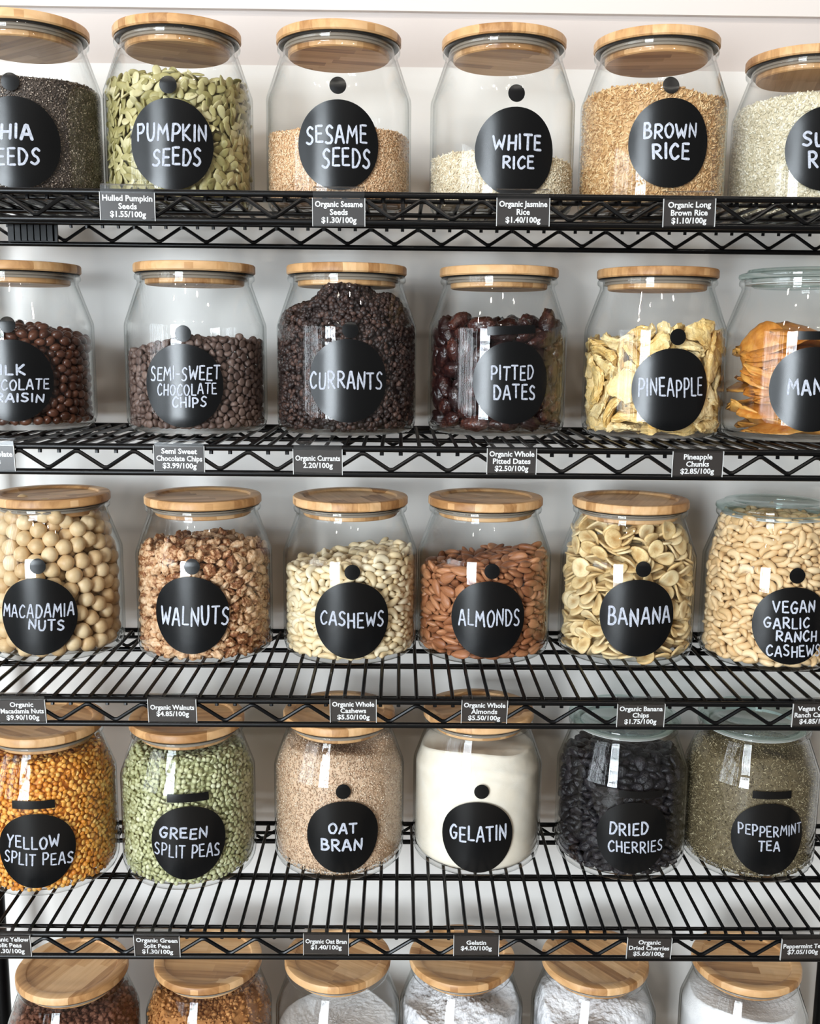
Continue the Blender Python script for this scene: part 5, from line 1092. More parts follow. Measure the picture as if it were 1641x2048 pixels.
0,722,19,1174,-68,-58,2,1,-590,-417,422,-24,76,-26,0,-544,-468,593,-11,-88,20,0,716,20,437,41,14,89,1,-559,-458,773,48,-18,-82,0,-42,-453,1787,19,85,8,0,-648,-308,1218,80,37,35,1,-298,-144,1885,-69,-36,49,3,-597,-300,1402,-44,77,-43,2,632,48,1530,73,59,13,
0,-545,-471,253,0,59,-70,3,723,23,803,53,-47,-64,3,-651,-316,855,-65,-26,0,2,666,-131,341,71,-54,43,2,581,184,1622,60,39,26,0,505,302,1703,-5,98,-9,0,718,27,622,-42,55,-67,2,531,-3,1691,-10,-32,-52,3,-531,-324,1581,-12,-31,45,0,207,257,1783,-16,5,69,
3,269,430,1763,0,-8,-98,3,220,-511,1051,67,55,41,3,-61,-553,224,-33,36,56,1,-640,-341,156,-5,88,-40,1,255,-511,289,-7,-29,78,2,-654,-309,1037,-26,63,50,1,494,-183,1335,-3,-47,19,2,223,-519,870,68,57,38,2,-30,373,1762,15,60,-9,0,358,-283,1655,-44,40,24,
0,-654,-312,629,-33,70,-15,0,351,84,1730,-57,-8,-58,3,-152,21,1817,-44,2,21,1,-108,165,1810,-5,-96,-23,2,351,-429,760,57,-74,23,3,181,-340,1774,28,-17,41,1,341,-439,1319,-21,71,44,2,82,-543,347,93,28,-19,1,537,-140,781,73,-5,66,3,-380,-212,1745,12,-75,55,
3,-677,-254,358,-36,15,-91,0,-487,30,1800,-73,-8,64,0,112,-541,157,-42,55,-36,3,470,-330,278,28,-60,-19,3,105,-542,533,-29,-38,12,1,205,-517,682,22,11,-62,2,374,-401,422,-72,-30,-30,3,-544,-211,1721,-78,22,-32,0,346,316,1701,-61,7,-5,0,-702,-160,158,11,-46,-11,
1,383,-64,1674,25,76,50,2,200,-507,1234,35,23,-64,3,-400,409,1768,14,76,47,1,-617,-161,1507,66,12,51,1,420,-357,594,-36,75,-9,2,39,-550,1162,27,-26,32,3,-504,-402,945,7,-38,91,0,365,-413,966,74,-16,-61,2,-70,-557,450,80,21,-51,1,-62,-546,638,92,9,31,
2,-672,-146,1325,22,-93,16,1,-177,-432,1704,91,2,2,3,558,349,1447,-13,-67,60,0,520,-171,199,-27,27,-39,0,439,-330,1208,30,-89,20,0,56,-546,787,49,-66,-31,0,-709,-152,945,-50,-38,10,2,516,-200,603,1,-45,-46,3,-44,-480,1602,-46,-8,-77,2,-701,-164,750,33,54,12,
2,-129,-533,1248,19,55,20,3,-706,-156,1133,-28,2,27,0,-707,-153,554,27,-16,-88,0,32,-546,977,81,-54,-15,1,118,138,1737,-25,26,79,2,-2,236,1711,11,44,-76,2,467,-308,842,-57,-48,-5,2,508,-203,418,74,0,-23,1,-249,-510,157,-37,-27,76,2,-306,-349,1719,-3,49,86,
3,-157,-492,1430,-2,-50,-60,0,527,-167,964,-24,-1,73,1,541,-1,1262,-87,18,10,1,180,-482,1417,36,63,67,1,354,-418,157,-24,40,73,3,554,29,710,-12,91,-34,1,553,26,347,74,-20,-61,1,-31,-321,1446,-10,-46,-86,3,190,-192,1764,55,46,66,1,-20,55,1730,23,6,-5,
1,-716,-75,327,-98,11,0,0,455,-189,1553,-31,-42,-25,3,-660,-6,1442,-15,80,56,0,558,178,1447,-57,39,-16,2,192,-35,1734,-12,-96,23,0,88,580,1704,9,-47,-87,3,517,-57,1458,60,27,74,2,-612,79,1601,53,23,-77,2,559,8,1081,39,19,-59,3,-711,22,1253,-11,-9,-55,
1,-383,-271,1431,-10,29,54,3,-571,-67,1664,-24,-65,-15,3,123,386,1723,44,60,-65,2,-321,82,1778,-56,58,51,
 ]),
 'walnut': (0.1040, [
5,244,-722,651,1,-70,-70,5,205,-739,1183,-50,29,43,2,-29,-753,985,-16,-52,79,2,-316,-696,141,71,-8,5,2,346,-672,829,-1,-48,-87,5,230,-727,937,-22,25,-92,0,-59,-743,1253,74,-16,29,0,275,-717,242,-74,-3,-1,5,539,-543,272,-71,-27,30,3,-66,-756,459,71,-11,18,
1,486,-586,975,24,-92,-29,4,641,-370,1272,-68,-49,0,4,440,-632,120,84,4,41,1,447,-611,1212,-60,30,72,5,-237,-673,1393,45,31,-76,5,-411,-642,435,16,73,63,0,337,-680,355,76,6,45,3,-62,-762,695,-28,23,5,0,-167,-738,785,81,-16,26,5,-334,-606,1406,-41,61,61,
3,126,-752,284,-33,7,9,2,120,-741,186,-97,7,13,3,279,-706,1040,-27,-3,23,3,144,-737,1045,-38,22,74,4,518,-522,1281,-89,-8,32,0,74,-701,1321,53,-12,-71,3,92,-735,631,63,31,30,0,483,-586,686,-3,-26,14,0,-148,-736,1077,-17,2,-97,1,428,-620,1076,-87,-32,22,
4,-508,-578,998,17,-53,69,1,375,-655,634,-94,-6,-21,3,544,-538,886,-60,-58,-10,4,-342,-677,1150,31,-76,33,3,-230,-705,1173,-43,-11,-72,5,88,-753,524,-14,96,-14,0,278,-647,1359,2,11,63,0,280,-699,114,-13,3,50,3,11,-753,113,1,-2,-99,2,49,-737,1110,-50,64,-54,
4,-130,-741,219,93,18,-23,1,584,-488,721,20,-91,-12,0,-175,-738,658,-13,28,-19,2,197,-694,1297,-5,-98,-5,4,662,-373,406,27,-43,-71,2,318,-667,514,6,36,-51,5,-11,-733,240,64,-50,-55,2,-442,-598,1309,-54,-28,-76,3,-164,-740,125,31,92,20,4,-505,-561,226,-6,-17,93,
5,-320,-685,671,19,88,-31,3,408,-620,242,-31,22,-86,2,334,-672,1138,-4,-11,19,0,-458,-574,757,-66,15,29,3,-260,-711,1046,-42,-88,-18,3,644,-415,216,-63,-57,16,3,202,-696,473,-32,-92,16,3,473,-299,1388,23,17,-94,1,-54,-736,1140,-70,68,16,2,429,-603,564,19,24,-48,
3,-24,-736,809,-42,-58,62,2,-309,-656,1281,41,6,-50,4,526,-530,155,-71,33,25,4,-451,-612,1149,3,90,26,5,-137,-694,1344,61,-55,-21,1,9,-738,365,-8,7,51,2,57,-733,1210,-17,2,91,2,712,-254,1220,25,61,-3,5,140,-735,849,-54,73,-38,0,-327,-668,550,15,33,36,
2,530,-527,1081,-7,-26,-63,4,-286,-245,1407,16,-82,-27,1,187,-711,750,55,77,-1,1,-176,-723,961,-29,88,-18,3,206,-696,357,-16,-4,-57,5,-102,-357,1422,32,-57,-70,2,71,-727,742,72,-58,17,1,590,-463,1009,29,-19,-90,3,-533,-535,1226,-23,11,-23,4,368,-589,1323,12,-32,-29,
5,104,-727,410,-60,-33,66,0,543,-526,401,60,-72,-22,3,632,-381,951,98,8,3,2,-133,-720,528,40,-25,-72,5,424,-610,460,2,7,-10,5,306,-668,728,-21,-27,-46,0,576,-448,498,68,64,-26,0,-8,289,1410,-14,9,-10,5,433,-583,345,-5,-17,-8,1,-234,-691,586,49,18,78,
4,315,-637,1236,-3,-18,-57,3,-391,-626,941,18,-9,-96,1,147,-301,1395,11,90,36,2,362,-632,978,-43,79,-21,0,-571,-500,607,81,-25,-24,2,69,-719,928,-14,-5,98,0,718,-206,1093,-29,-70,-48,4,-583,-436,1289,88,-31,10,4,-97,-715,307,49,-76,35,0,610,-130,1342,57,9,-80,
0,529,-405,1315,37,-79,-46,1,-385,-645,1041,-72,65,-5,2,-232,-706,271,-37,11,76,2,-258,-694,463,-10,-17,9,3,672,-305,309,37,-3,19,2,-101,-725,894,-13,-98,0,0,-565,-505,748,-3,-47,69,0,670,-363,730,26,-56,-37,0,695,-292,875,-13,-18,34,5,-461,-584,636,14,-33,-61,
3,699,-305,607,-29,-19,56,1,-223,-676,840,89,31,5,5,447,-579,787,18,-24,-63,3,-590,-475,409,46,-44,7,1,-659,-222,1372,41,-15,-65,5,503,-531,519,63,-30,-54,1,-468,-593,540,0,15,97,1,-346,-645,853,-72,-64,11,0,351,-254,1397,73,-47,-22,3,-171,-712,405,-52,-49,20,
4,72,-469,1370,0,96,-21,5,618,-420,612,72,61,27,5,-610,-462,865,74,-44,-31,0,-451,-602,122,67,71,-2,0,191,333,1400,-52,48,38,2,670,-339,1154,-70,-54,35,2,-282,-672,374,19,-95,-11,5,655,-363,517,68,69,3,1,-282,-676,934,94,23,-16,5,609,-429,845,-62,-64,37,
3,-87,-499,1371,-41,46,-51,0,143,-551,1341,1,36,-86,5,-34,-635,1335,-3,-3,80,5,16,-324,1400,-72,57,-23,4,-356,-630,761,-76,-60,-2,5,302,189,1353,68,24,14,1,717,-225,788,-71,-61,27,0,658,-297,115,-3,10,-95,5,-558,-493,1125,-94,3,-11,4,-18,-703,575,10,32,78,
1,424,-605,880,71,-69,6,5,300,-479,1370,23,-18,-45,1,-320,-624,287,-88,-30,25,0,-633,-421,1069,-30,-61,-63,2,719,-130,1241,-19,47,-84,3,-565,42,1371,27,-18,85,4,573,-423,1136,-22,14,95,5,-647,-395,1206,-38,-89,5,3,725,179,1276,49,14,-73,2,-484,-560,864,48,85,17,
5,652,-338,1043,-38,-89,18,4,515,-489,1189,-64,-73,-9,0,722,-161,250,70,41,-8,0,717,-167,532,94,26,-7,2,-601,-420,306,-93,-10,14,0,-624,-316,1303,-32,32,77,0,-359,218,1371,60,-40,-68,4,599,-434,310,72,-57,34,1,-497,-564,427,33,40,-59,5,729,-156,931,44,-4,32,
2,689,-250,465,33,93,-1,0,-427,-581,326,-57,-24,67,1,580,-423,110,-65,-74,4,5,403,-448,1339,34,-29,-47,3,-647,-377,119,-33,33,-65,0,-355,-604,192,-11,-12,-96,2,729,-90,803,-16,5,-97,1,-503,-251,1337,7,46,-45,1,716,-193,693,-9,-2,86,1,202,-673,565,2,-10,-62,
1,410,348,1324,37,59,48,0,-367,576,1341,-1,38,-61,5,741,57,1220,-59,18,57,3,719,-188,142,51,81,-20,5,-632,-401,583,51,4,-15,2,-673,-293,422,33,-10,34,3,523,-472,642,36,35,65,0,-207,-610,1264,-64,52,-53,5,687,-250,978,-4,-6,98,1,-530,-522,323,-8,-6,-66,
2,749,-45,717,-74,-60,-2,3,756,-30,1163,42,-80,25,0,230,440,1375,23,43,-71,5,748,-84,310,-12,60,60,5,711,-193,376,-98,-13,-9,1,-671,-341,517,16,4,-74,4,737,-103,606,73,-66,3,1,-544,-483,979,61,-11,28,5,635,77,1295,49,-85,-14,4,-685,-326,706,28,-4,-50,
5,-642,-372,791,-91,14,2,0,755,56,820,25,-29,50,0,138,-653,113,8,17,-57,2,321,-596,189,15,-3,84,5,527,-249,1316,63,-10,26,5,22,-643,847,82,-39,-33,5,512,343,1325,32,-18,-30,0,-719,-165,1276,35,-25,-62,0,-720,-242,1024,68,-41,-30,2,82,-159,1398,-16,3,-98,
0,-504,-500,129,-62,-12,35,0,-147,450,1360,26,-11,-22,1,-171,-216,1386,-41,27,85,2,212,-598,839,-53,-78,-15,5,666,-268,217,-8,-10,93,0,-424,-130,1350,-16,-53,-64,5,351,503,1331,47,-81,4,2,-660,-329,222,95,-10,19,5,206,-161,1390,36,-81,6,0,0,530,1368,11,-25,1,
3,203,-401,1332,-11,-55,-80,4,260,-599,473,-4,44,-23,0,759,34,324,-15,-20,44,1,743,-66,428,-18,13,90,1,-587,-441,197,2,-98,9,4,730,-86,1071,-55,47,24,1,727,69,130,4,-47,86,1,-680,-286,620,29,-25,6,3,628,235,1282,5,-67,9,1,709,-52,113,10,-12,-94,
1,-128,64,1367,66,3,15,3,601,406,1290,-22,72,-26,0,-632,-372,956,88,-26,-11,3,347,-549,679,-30,-30,-57,0,-697,-266,804,-36,27,-4,0,187,103,1370,45,85,-15,3,-693,-243,115,0,13,98,4,242,-262,1345,3,66,70,0,758,49,624,77,-44,-6,0,-720,-230,1169,59,68,-38,
0,-552,-77,1355,96,8,15,1,-551,450,1317,-28,4,78,0,172,244,1368,78,-35,-16,5,728,-32,525,-78,-56,0,2,406,-519,1141,99,-5,-1,5,-26,173,1369,0,-4,-91,5,497,212,1309,-24,-19,41,5,32,46,1373,55,-82,-11,3,-111,-47,1376,-20,9,-27,3,732,6,208,6,18,-97,
0,-666,-316,316,59,-77,-9,3,-183,-463,1338,-2,19,-78,0,-43,-628,390,-1,-26,39,0,-694,-269,910,-11,36,-63,2,244,-544,1157,94,17,-1,5,267,-601,920,-19,33,-82,3,720,-5,991,-6,-34,92,0,-132,-613,1147,5,29,62,0,-240,-584,112,2,19,-42,5,-739,-139,182,-75,-61,19,
4,491,-404,782,-98,15,-2,0,-710,105,1322,23,-43,-73,0,-727,-173,293,80,34,37,4,-287,45,1329,71,-13,-63,2,-744,-160,712,-85,-2,-51,1,-590,-198,1306,34,-92,-5,4,740,62,446,-81,-10,-47,4,490,-74,1335,38,-32,-30,3,138,-623,1214,33,-13,7,3,82,-611,764,98,-10,5,
4,-745,-135,850,-30,-17,-69,4,-585,-378,424,47,-5,39,2,-217,-616,749,-83,-52,6,5,-302,-61,1362,-46,55,46,4,-520,-437,685,32,23,11,5,247,-58,1361,-78,13,-3,5,-743,-152,398,9,-8,-70,0,-720,-182,484,-3,2,67,5,-11,-631,653,-32,87,-24,4,194,-570,394,3,-81,-42,
5,-170,161,1369,-4,30,-76,5,-358,-355,1367,-35,42,-76,3,-140,284,1344,-51,-4,-32,2,735,-24,892,15,1,-51,2,-64,-620,487,21,15,-95,2,-733,-121,967,31,-4,-38,2,395,-504,1225,-12,-13,-5,2,-742,11,1257,9,41,66,5,-458,-353,1307,-34,49,-71,5,-272,334,1308,-82,-2,-40,
1,-595,138,1326,30,59,-39,3,-739,-68,1178,-29,28,-90,0,-176,577,1331,-8,19,22,2,-455,-475,1091,-67,-68,-25,3,543,-340,1228,75,-23,-28,2,-169,-609,215,28,95,-1,2,-441,-482,1305,-4,39,-14,1,-209,-331,1337,30,81,-48,3,-435,453,1322,35,79,39,1,547,-345,714,48,2,-43,
0,-749,-87,1074,17,-4,-61,0,82,-619,1027,-67,-35,12,4,180,-635,1118,-6,-1,96,1,36,393,1378,-29,18,-2,3,-725,-155,593,11,2,-86,3,532,-343,374,-18,23,-43,3,594,-248,763,9,71,62,0,89,-607,594,-17,59,74,1,247,-555,125,0,-55,-68,0,-104,-606,850,-14,-78,-49,
0,-459,134,1324,98,5,-2,0,-49,-651,1052,1,21,-37,0,435,-469,232,46,-9,2,3,7,-617,1134,-61,19,-26,0,365,-41,1310,29,1,-64,4,-529,251,1323,11,5,40,5,86,-607,328,-95,-13,15,0,258,-555,1276,3,-21,-68,4,25,297,1322,25,-11,-38,4,-270,-572,1145,97,14,-9,
0,228,-608,280,26,78,54,2,361,-520,394,-4,4,43,1,-187,-587,539,21,2,-2,4,512,-359,590,-39,-75,-31,3,-99,-628,122,-53,-82,6,2,619,-46,1252,-25,11,-18,4,-54,-607,1231,-10,19,66,3,706,61,1075,-64,-8,-10,3,45,717,1331,-1,33,11,2,-135,58,258,45,28,-30,
1,198,-600,1016,-12,24,-74,5,-72,661,1350,18,-33,-29,2,-758,-30,736,63,-33,67,0,225,-572,741,-94,-24,-14,1,383,-519,132,-21,51,-8,2,459,-443,865,12,22,-66,3,316,-549,1044,53,-64,-8,2,-45,-388,1316,-24,8,-42,3,-738,-32,467,35,15,31,5,64,-626,479,39,-40,-22,
0,175,683,1326,2,30,23,0,-17,-612,261,-23,-69,-58,3,33,-575,1283,42,48,61,1,-736,-55,311,-20,-32,31,2,-81,-634,735,18,7,38,0,-346,-547,594,89,40,-12,3,-479,-417,884,80,31,-7,0,384,265,1267,-54,15,-53,4,-333,-507,236,0,-48,-87,0,696,311,1234,-7,-63,10,
2,341,653,1297,92,-12,-12,3,278,93,1311,86,-38,16,0,-743,-31,121,48,18,-16,5,-762,-35,889,34,-51,-15,2,712,191,1160,71,64,25,0,-512,-439,503,45,-46,-47,2,-752,77,531,46,61,-43,3,-639,-317,1119,-38,62,49,3,-187,693,1288,-39,-58,-70,3,-759,39,1010,37,9,-73,
 ]),
 'cashew': (0.0740, [
4,118,-774,295,10,-81,-56,2,-138,-769,998,-22,74,52,0,402,-651,871,-4,58,-76,4,403,-643,1292,24,-82,-47,0,286,-730,1075,35,48,-14,2,30,-785,1091,-40,-38,-21,0,-347,-702,652,-27,-76,-57,2,-37,-769,103,5,67,72,4,307,-701,331,21,-54,-80,4,-172,-733,827,-1,40,90,
4,-55,-756,1150,42,-67,56,1,363,-690,250,25,-84,-45,4,126,-741,633,95,-6,12,3,-353,-696,244,3,71,63,3,-159,-738,331,10,-50,-85,4,-375,-648,841,3,-26,89,0,232,-684,1185,86,-14,-3,0,-211,-719,1168,93,-5,-22,1,405,-666,162,-31,83,44,2,143,-761,838,1,-22,10,
3,142,-732,991,-97,-19,7,3,-407,-638,974,-60,3,-78,3,-64,-744,548,-94,-8,-31,2,260,-694,927,-1,6,-98,1,-44,-757,638,-27,30,91,1,111,-748,503,-15,-30,-92,3,-514,-587,798,-51,35,-17,2,-218,-707,179,12,2,97,0,70,-735,216,95,19,14,4,-245,-734,102,-15,-98,0,
0,546,-561,601,35,42,13,2,-449,-565,1116,-57,74,32,2,244,-709,573,91,-13,33,0,-236,-707,1094,95,-23,-3,0,569,-452,1296,86,25,7,2,-41,-736,779,35,-2,-85,0,531,-570,739,-28,83,-39,2,-527,-576,103,63,-23,-26,1,-250,-713,736,-83,41,20,2,-502,-572,659,-1,72,63,
0,-480,-581,285,-1,-31,90,3,334,-686,767,-4,-10,21,4,234,-688,95,3,24,94,1,-56,-756,270,95,5,-3,0,564,-533,908,28,31,27,0,359,-664,426,-1,-28,-87,4,-168,-714,444,-15,10,-96,2,74,-733,735,96,-24,1,1,31,-749,911,67,-8,-57,4,-399,-594,533,-96,-14,11,
0,523,-528,1174,-5,4,-94,3,149,-733,397,-4,-27,-84,3,-462,-600,350,12,26,93,4,313,-676,669,10,-30,-82,3,-643,-442,804,41,71,53,4,707,-332,1106,44,23,47,4,492,-584,1097,5,-7,39,2,-130,533,1177,-17,-12,-97,2,56,-729,1180,-30,12,80,1,-438,-611,607,-4,-31,-94,
1,464,-615,105,16,-1,31,0,614,-437,202,71,57,-16,3,378,-635,1204,77,57,-12,4,-481,-593,435,64,-47,-15,3,-384,-642,128,-34,-26,82,0,-450,-574,930,-38,77,48,0,492,-533,1244,-99,-3,-7,4,400,-626,957,80,50,-1,3,467,-580,550,1,-12,-84,3,619,-438,645,-20,22,-86,
2,572,-470,403,-23,-6,-90,1,-37,-728,433,-86,-44,19,2,612,-438,96,83,48,10,0,-666,-408,704,47,73,47,1,-316,-664,470,98,13,-5,3,345,-627,1138,3,-3,93,0,105,-705,102,-3,2,87,3,-570,-483,395,64,-52,-50,0,688,-294,1313,-43,76,-31,1,408,-626,613,78,54,7,
2,741,-260,895,57,-63,-47,0,601,-446,800,0,-23,-88,2,-106,-716,906,26,39,73,0,389,-603,488,90,-37,5,2,734,-274,1193,47,-74,-33,3,-714,-245,1087,82,-48,-8,4,-173,-695,570,-12,-1,-88,0,-648,-359,916,-71,27,17,0,-154,-698,765,14,10,-75,3,481,-564,1028,-4,17,-71,
2,-602,-438,153,13,16,95,3,-49,-691,1189,82,-6,19,1,148,-713,1058,-13,21,78,2,144,-706,1128,75,-50,-5,2,130,-442,1178,92,-4,-29,2,507,-548,322,-12,-27,-70,4,677,-331,691,10,-27,-75,4,-315,-634,370,81,33,9,2,615,-415,1210,91,37,-11,2,-637,383,1101,27,17,50,
3,646,-376,944,-2,8,-77,0,255,323,1222,27,-8,22,3,5,-725,337,41,82,-15,1,544,-525,168,11,-28,-76,1,192,426,1233,-13,-74,-63,4,549,-459,478,96,-14,-2,1,213,-707,782,-58,57,-51,1,-371,-607,1055,77,49,-37,0,-643,-381,415,70,-53,27,4,-270,-663,999,-27,17,44,
2,202,-685,218,41,41,71,3,-340,-596,1129,2,32,79,0,-295,-666,550,72,-50,-39,0,-333,274,1108,39,-57,-66,3,241,-517,1246,9,22,44,2,291,-664,473,-21,21,59,2,33,626,1189,16,63,73,4,124,-691,910,9,14,80,4,-615,-321,998,33,7,80,0,-60,-708,967,29,41,72,
2,575,-410,301,5,17,95,2,624,144,1329,16,44,78,3,-615,186,1100,-4,-3,99,3,573,-452,1064,-65,-75,2,1,-241,-682,928,84,50,-15,3,-293,-94,1135,-6,87,-46,3,-222,-663,244,8,16,84,1,71,-129,1169,63,-34,14,1,-726,-288,617,-32,51,-34,3,710,-261,786,73,60,23,
0,422,-593,282,-29,-1,1,4,-76,-706,669,30,-61,-68,2,730,-269,1044,25,7,56,2,-620,-352,193,93,17,-13,0,417,-482,1304,37,-79,-44,3,244,-647,841,24,39,76,1,-668,-5,1084,28,33,60,2,-742,-243,1024,-56,-71,37,0,701,-254,595,87,41,-23,1,750,-51,1306,-50,65,-27,
0,-107,-694,203,-61,-74,20,0,-503,-545,875,24,29,-21,3,-198,-683,508,61,-74,-13,2,-720,-221,832,83,-36,-41,4,-325,-631,928,-46,-64,35,2,-160,297,1115,34,78,50,2,762,-164,103,54,45,44,2,-503,-523,996,51,-81,23,4,-533,-471,565,97,13,-4,0,-211,-367,1165,66,62,13,
4,196,-53,1221,13,8,95,0,334,-245,1249,-93,-6,33,2,384,180,1258,-17,96,18,1,84,247,1174,25,19,-7,2,124,-690,161,6,-18,-65,1,-614,-411,356,49,-65,56,4,-580,-427,908,-2,-18,-97,4,286,-652,551,-20,-7,-30,3,-189,-686,646,97,-12,-16,0,773,-128,701,7,60,25,
4,-652,-305,284,97,-7,-19,0,477,-500,864,15,18,90,2,618,-384,853,-1,-27,-88,2,553,-37,1238,-10,74,58,0,-113,-325,1172,17,59,23,4,-489,369,1075,34,45,79,2,112,-691,437,-42,-12,32,2,-626,-386,531,4,4,96,4,-632,-384,102,-78,60,5,0,375,-595,1058,13,6,73,
3,-197,-686,394,17,12,20,4,239,538,1231,56,-17,-32,3,684,-262,449,52,81,19,2,433,-553,459,36,85,34,0,-465,-550,174,16,31,75,0,647,-15,1310,20,-38,-52,2,597,-439,538,-21,17,23,3,-530,-471,488,77,59,-12,2,-565,-394,1021,88,5,-39,0,236,-652,1087,65,-61,-42,
3,-628,-380,614,-11,-7,66,2,778,-96,977,-60,60,-41,3,554,107,1290,43,87,-15,0,534,-461,993,37,92,-4,2,-189,-682,994,24,-76,-48,2,444,498,1228,-12,-75,-63,3,230,-626,671,9,-29,-90,2,419,-575,799,50,82,25,2,-517,-476,1078,-87,-48,-4,4,480,-502,191,76,42,29,
3,661,-282,514,36,89,21,2,-352,-627,769,-23,92,28,1,256,-667,163,-24,-5,-44,2,-511,-237,1071,-3,-58,-68,1,754,-176,612,48,-76,-8,0,657,-312,160,52,-21,-43,4,2,-653,472,-20,0,-74,2,-1,-590,1182,78,-7,-32,1,-217,-638,843,5,-3,-99,4,-258,659,1136,51,79,16,
3,-213,-662,331,2,-2,24,0,-521,-472,707,53,14,24,3,-59,-674,866,36,73,43,2,-577,-132,1077,69,-40,-38,3,774,-73,1183,55,-66,-31,4,309,-642,989,22,15,43,4,608,-382,1005,10,-10,-47,3,717,-153,490,-3,-38,-86,4,-335,77,1071,70,8,-46,1,686,-270,273,47,83,12,
3,408,643,1226,-53,22,77,0,-669,-243,97,22,9,28,4,126,-665,515,-26,28,59,2,-41,209,1116,10,-54,-83,3,706,-204,209,-54,-82,11,0,-127,-627,1157,6,-60,-75,3,422,-27,1265,-81,54,18,3,24,493,1155,46,-2,51,3,445,-492,331,-19,94,-15,3,656,-294,381,-4,9,-28,
4,-535,-473,218,-3,20,45,0,-78,60,1136,40,57,40,1,384,-569,739,-96,-6,2,4,-188,-616,742,-71,65,9,3,-319,412,1122,28,-41,84,0,320,-554,1223,75,57,-9,0,434,-536,393,13,-13,-20,1,615,-391,431,-2,-3,-46,0,42,-321,1192,-94,22,-9,2,-704,-171,489,82,15,32,
4,737,-122,258,17,-23,-58,2,-338,554,1111,30,21,28,2,786,10,217,4,-60,32,1,625,-356,313,32,92,-11,0,-682,-261,197,93,-25,11,3,-423,572,1073,25,30,52,0,426,-485,682,70,65,26,3,543,409,1282,-87,-47,-2,3,-735,-181,326,3,34,76,3,-429,-397,1119,16,45,81,
2,-708,-180,707,-36,48,69,2,603,-346,560,31,94,-4,2,256,-268,1209,26,12,28,4,227,-588,204,17,69,54,3,-664,-261,417,-92,-8,4,4,601,-389,245,-12,97,-13,1,175,-583,377,29,92,-6,0,332,-578,889,-6,-8,-92,4,80,-658,648,-17,28,83,0,717,-160,843,91,29,-14,
2,698,-182,400,45,84,26,0,-781,45,1033,31,-51,-52,1,677,-288,98,23,-11,-50,3,-503,-10,1061,73,38,26,0,396,-183,1289,-4,-10,86,0,-420,-578,415,16,-23,-48,0,-747,-191,221,47,75,-8,0,-368,6,1084,20,5,94,3,173,-653,600,-30,-10,-18,4,-375,-251,1102,4,16,56,
2,-304,-555,265,60,46,21,4,713,-158,1112,92,30,7,0,-65,-636,373,-13,12,-60,2,168,194,1173,3,-87,-43,4,-572,22,1041,-71,49,49,0,-439,228,1045,47,42,4,4,-619,-350,478,-17,-4,-10,4,-322,-571,711,1,1,-92,2,-188,45,1097,-42,80,32,3,-552,-426,288,78,54,-5,
4,725,-35,341,21,-3,-91,4,510,84,1243,97,-15,-2,1,7,-624,530,56,73,13,3,213,94,1195,11,42,42,1,-780,-55,695,54,62,41,2,-434,-516,1038,31,-35,-74,3,219,-611,324,-85,38,-29,3,144,386,1181,89,39,-18,4,-229,-205,1121,-2,-5,-29,4,-517,-453,808,29,30,86,
0,532,562,1234,75,-22,-26,3,-665,-260,669,32,23,47,3,-243,538,1091,-43,69,-56,2,-477,115,1051,73,-14,-1,2,766,89,1254,74,-34,-56,4,682,-196,331,-26,95,6,0,689,-155,712,9,9,89,3,-122,431,1111,12,16,7,2,327,-569,363,14,1,95,2,-44,604,1110,57,39,-28,
1,-770,-139,583,-45,27,-60,1,551,-314,1299,-9,6,74,3,730,-89,168,0,-34,-9,4,68,-641,783,93,-35,-3,1,695,-159,1272,71,-10,54,1,-730,-108,99,3,22,93,0,641,265,1306,90,-17,-11,1,719,-92,870,-17,85,-46,1,568,-414,717,85,36,17,4,738,-59,1051,-68,-72,8,
3,-286,-587,162,50,-54,-62,1,-626,-148,1028,31,-89,-9,3,-93,-628,287,-90,-36,-2,0,382,-461,1259,3,7,17,4,-751,-43,844,66,-64,-5,1,-744,-106,803,-24,-14,90,1,-89,-131,1139,22,20,4,3,608,-292,1075,63,-75,15,4,-207,162,1080,4,70,68,3,-174,-644,137,32,17,-15,
0,52,384,1168,18,10,50,4,-751,-23,249,75,-58,-29,2,200,-402,1165,17,79,53,3,-388,-519,890,26,15,-46,0,644,-242,990,2,-2,0,0,-157,-567,1148,23,16,18,4,129,-557,984,3,-38,-91,2,544,250,1224,68,-32,-38,0,342,-505,521,-5,-6,16,0,-717,180,1048,1,22,80,
2,216,-208,1172,-26,12,5,1,525,-444,1127,-22,96,-6,0,-567,-269,1032,-71,-49,45,1,6,-650,1086,8,-94,-17,1,295,-137,1230,65,21,17,3,346,41,1236,58,-78,-10,1,18,-664,162,14,-3,-91,1,-754,-32,173,-41,77,-36,1,423,-474,1000,24,5,83,3,-756,-52,400,69,-57,-41,
1,766,-31,572,23,-24,68,1,149,738,1206,-32,-4,14,4,318,-548,128,94,-16,-24,4,-671,-209,899,26,26,23,1,-726,-12,501,18,-94,-24,1,-190,-594,586,31,22,36,0,-717,-132,1007,-31,26,-27,3,89,-543,1151,-17,-28,85,1,636,-299,1217,17,56,36,4,431,354,1237,19,18,61,
2,504,-342,727,-70,64,-27,4,-759,4,928,59,-53,-34,0,98,-647,845,4,-97,-2,1,-372,-507,168,74,-66,-8,2,-102,-628,494,-4,19,-57,2,592,-259,708,-19,-7,-44,0,-34,-622,195,38,78,22,3,-259,-562,1093,-40,-61,8,2,326,-475,1122,99,-4,6,2,-64,-360,1140,-45,43,-74,
3,-95,-597,757,29,86,30,2,565,-134,1240,-21,-23,-26,0,516,-369,1234,-37,-8,-11,2,563,-372,649,-14,47,-53,1,101,-637,721,3,-6,-16,4,-105,-644,1072,93,-32,-13,4,-355,-551,223,56,-74,-32,1,-409,-482,102,32,-94,0,4,253,-559,453,-4,21,21,3,199,-552,768,-97,-13,15,
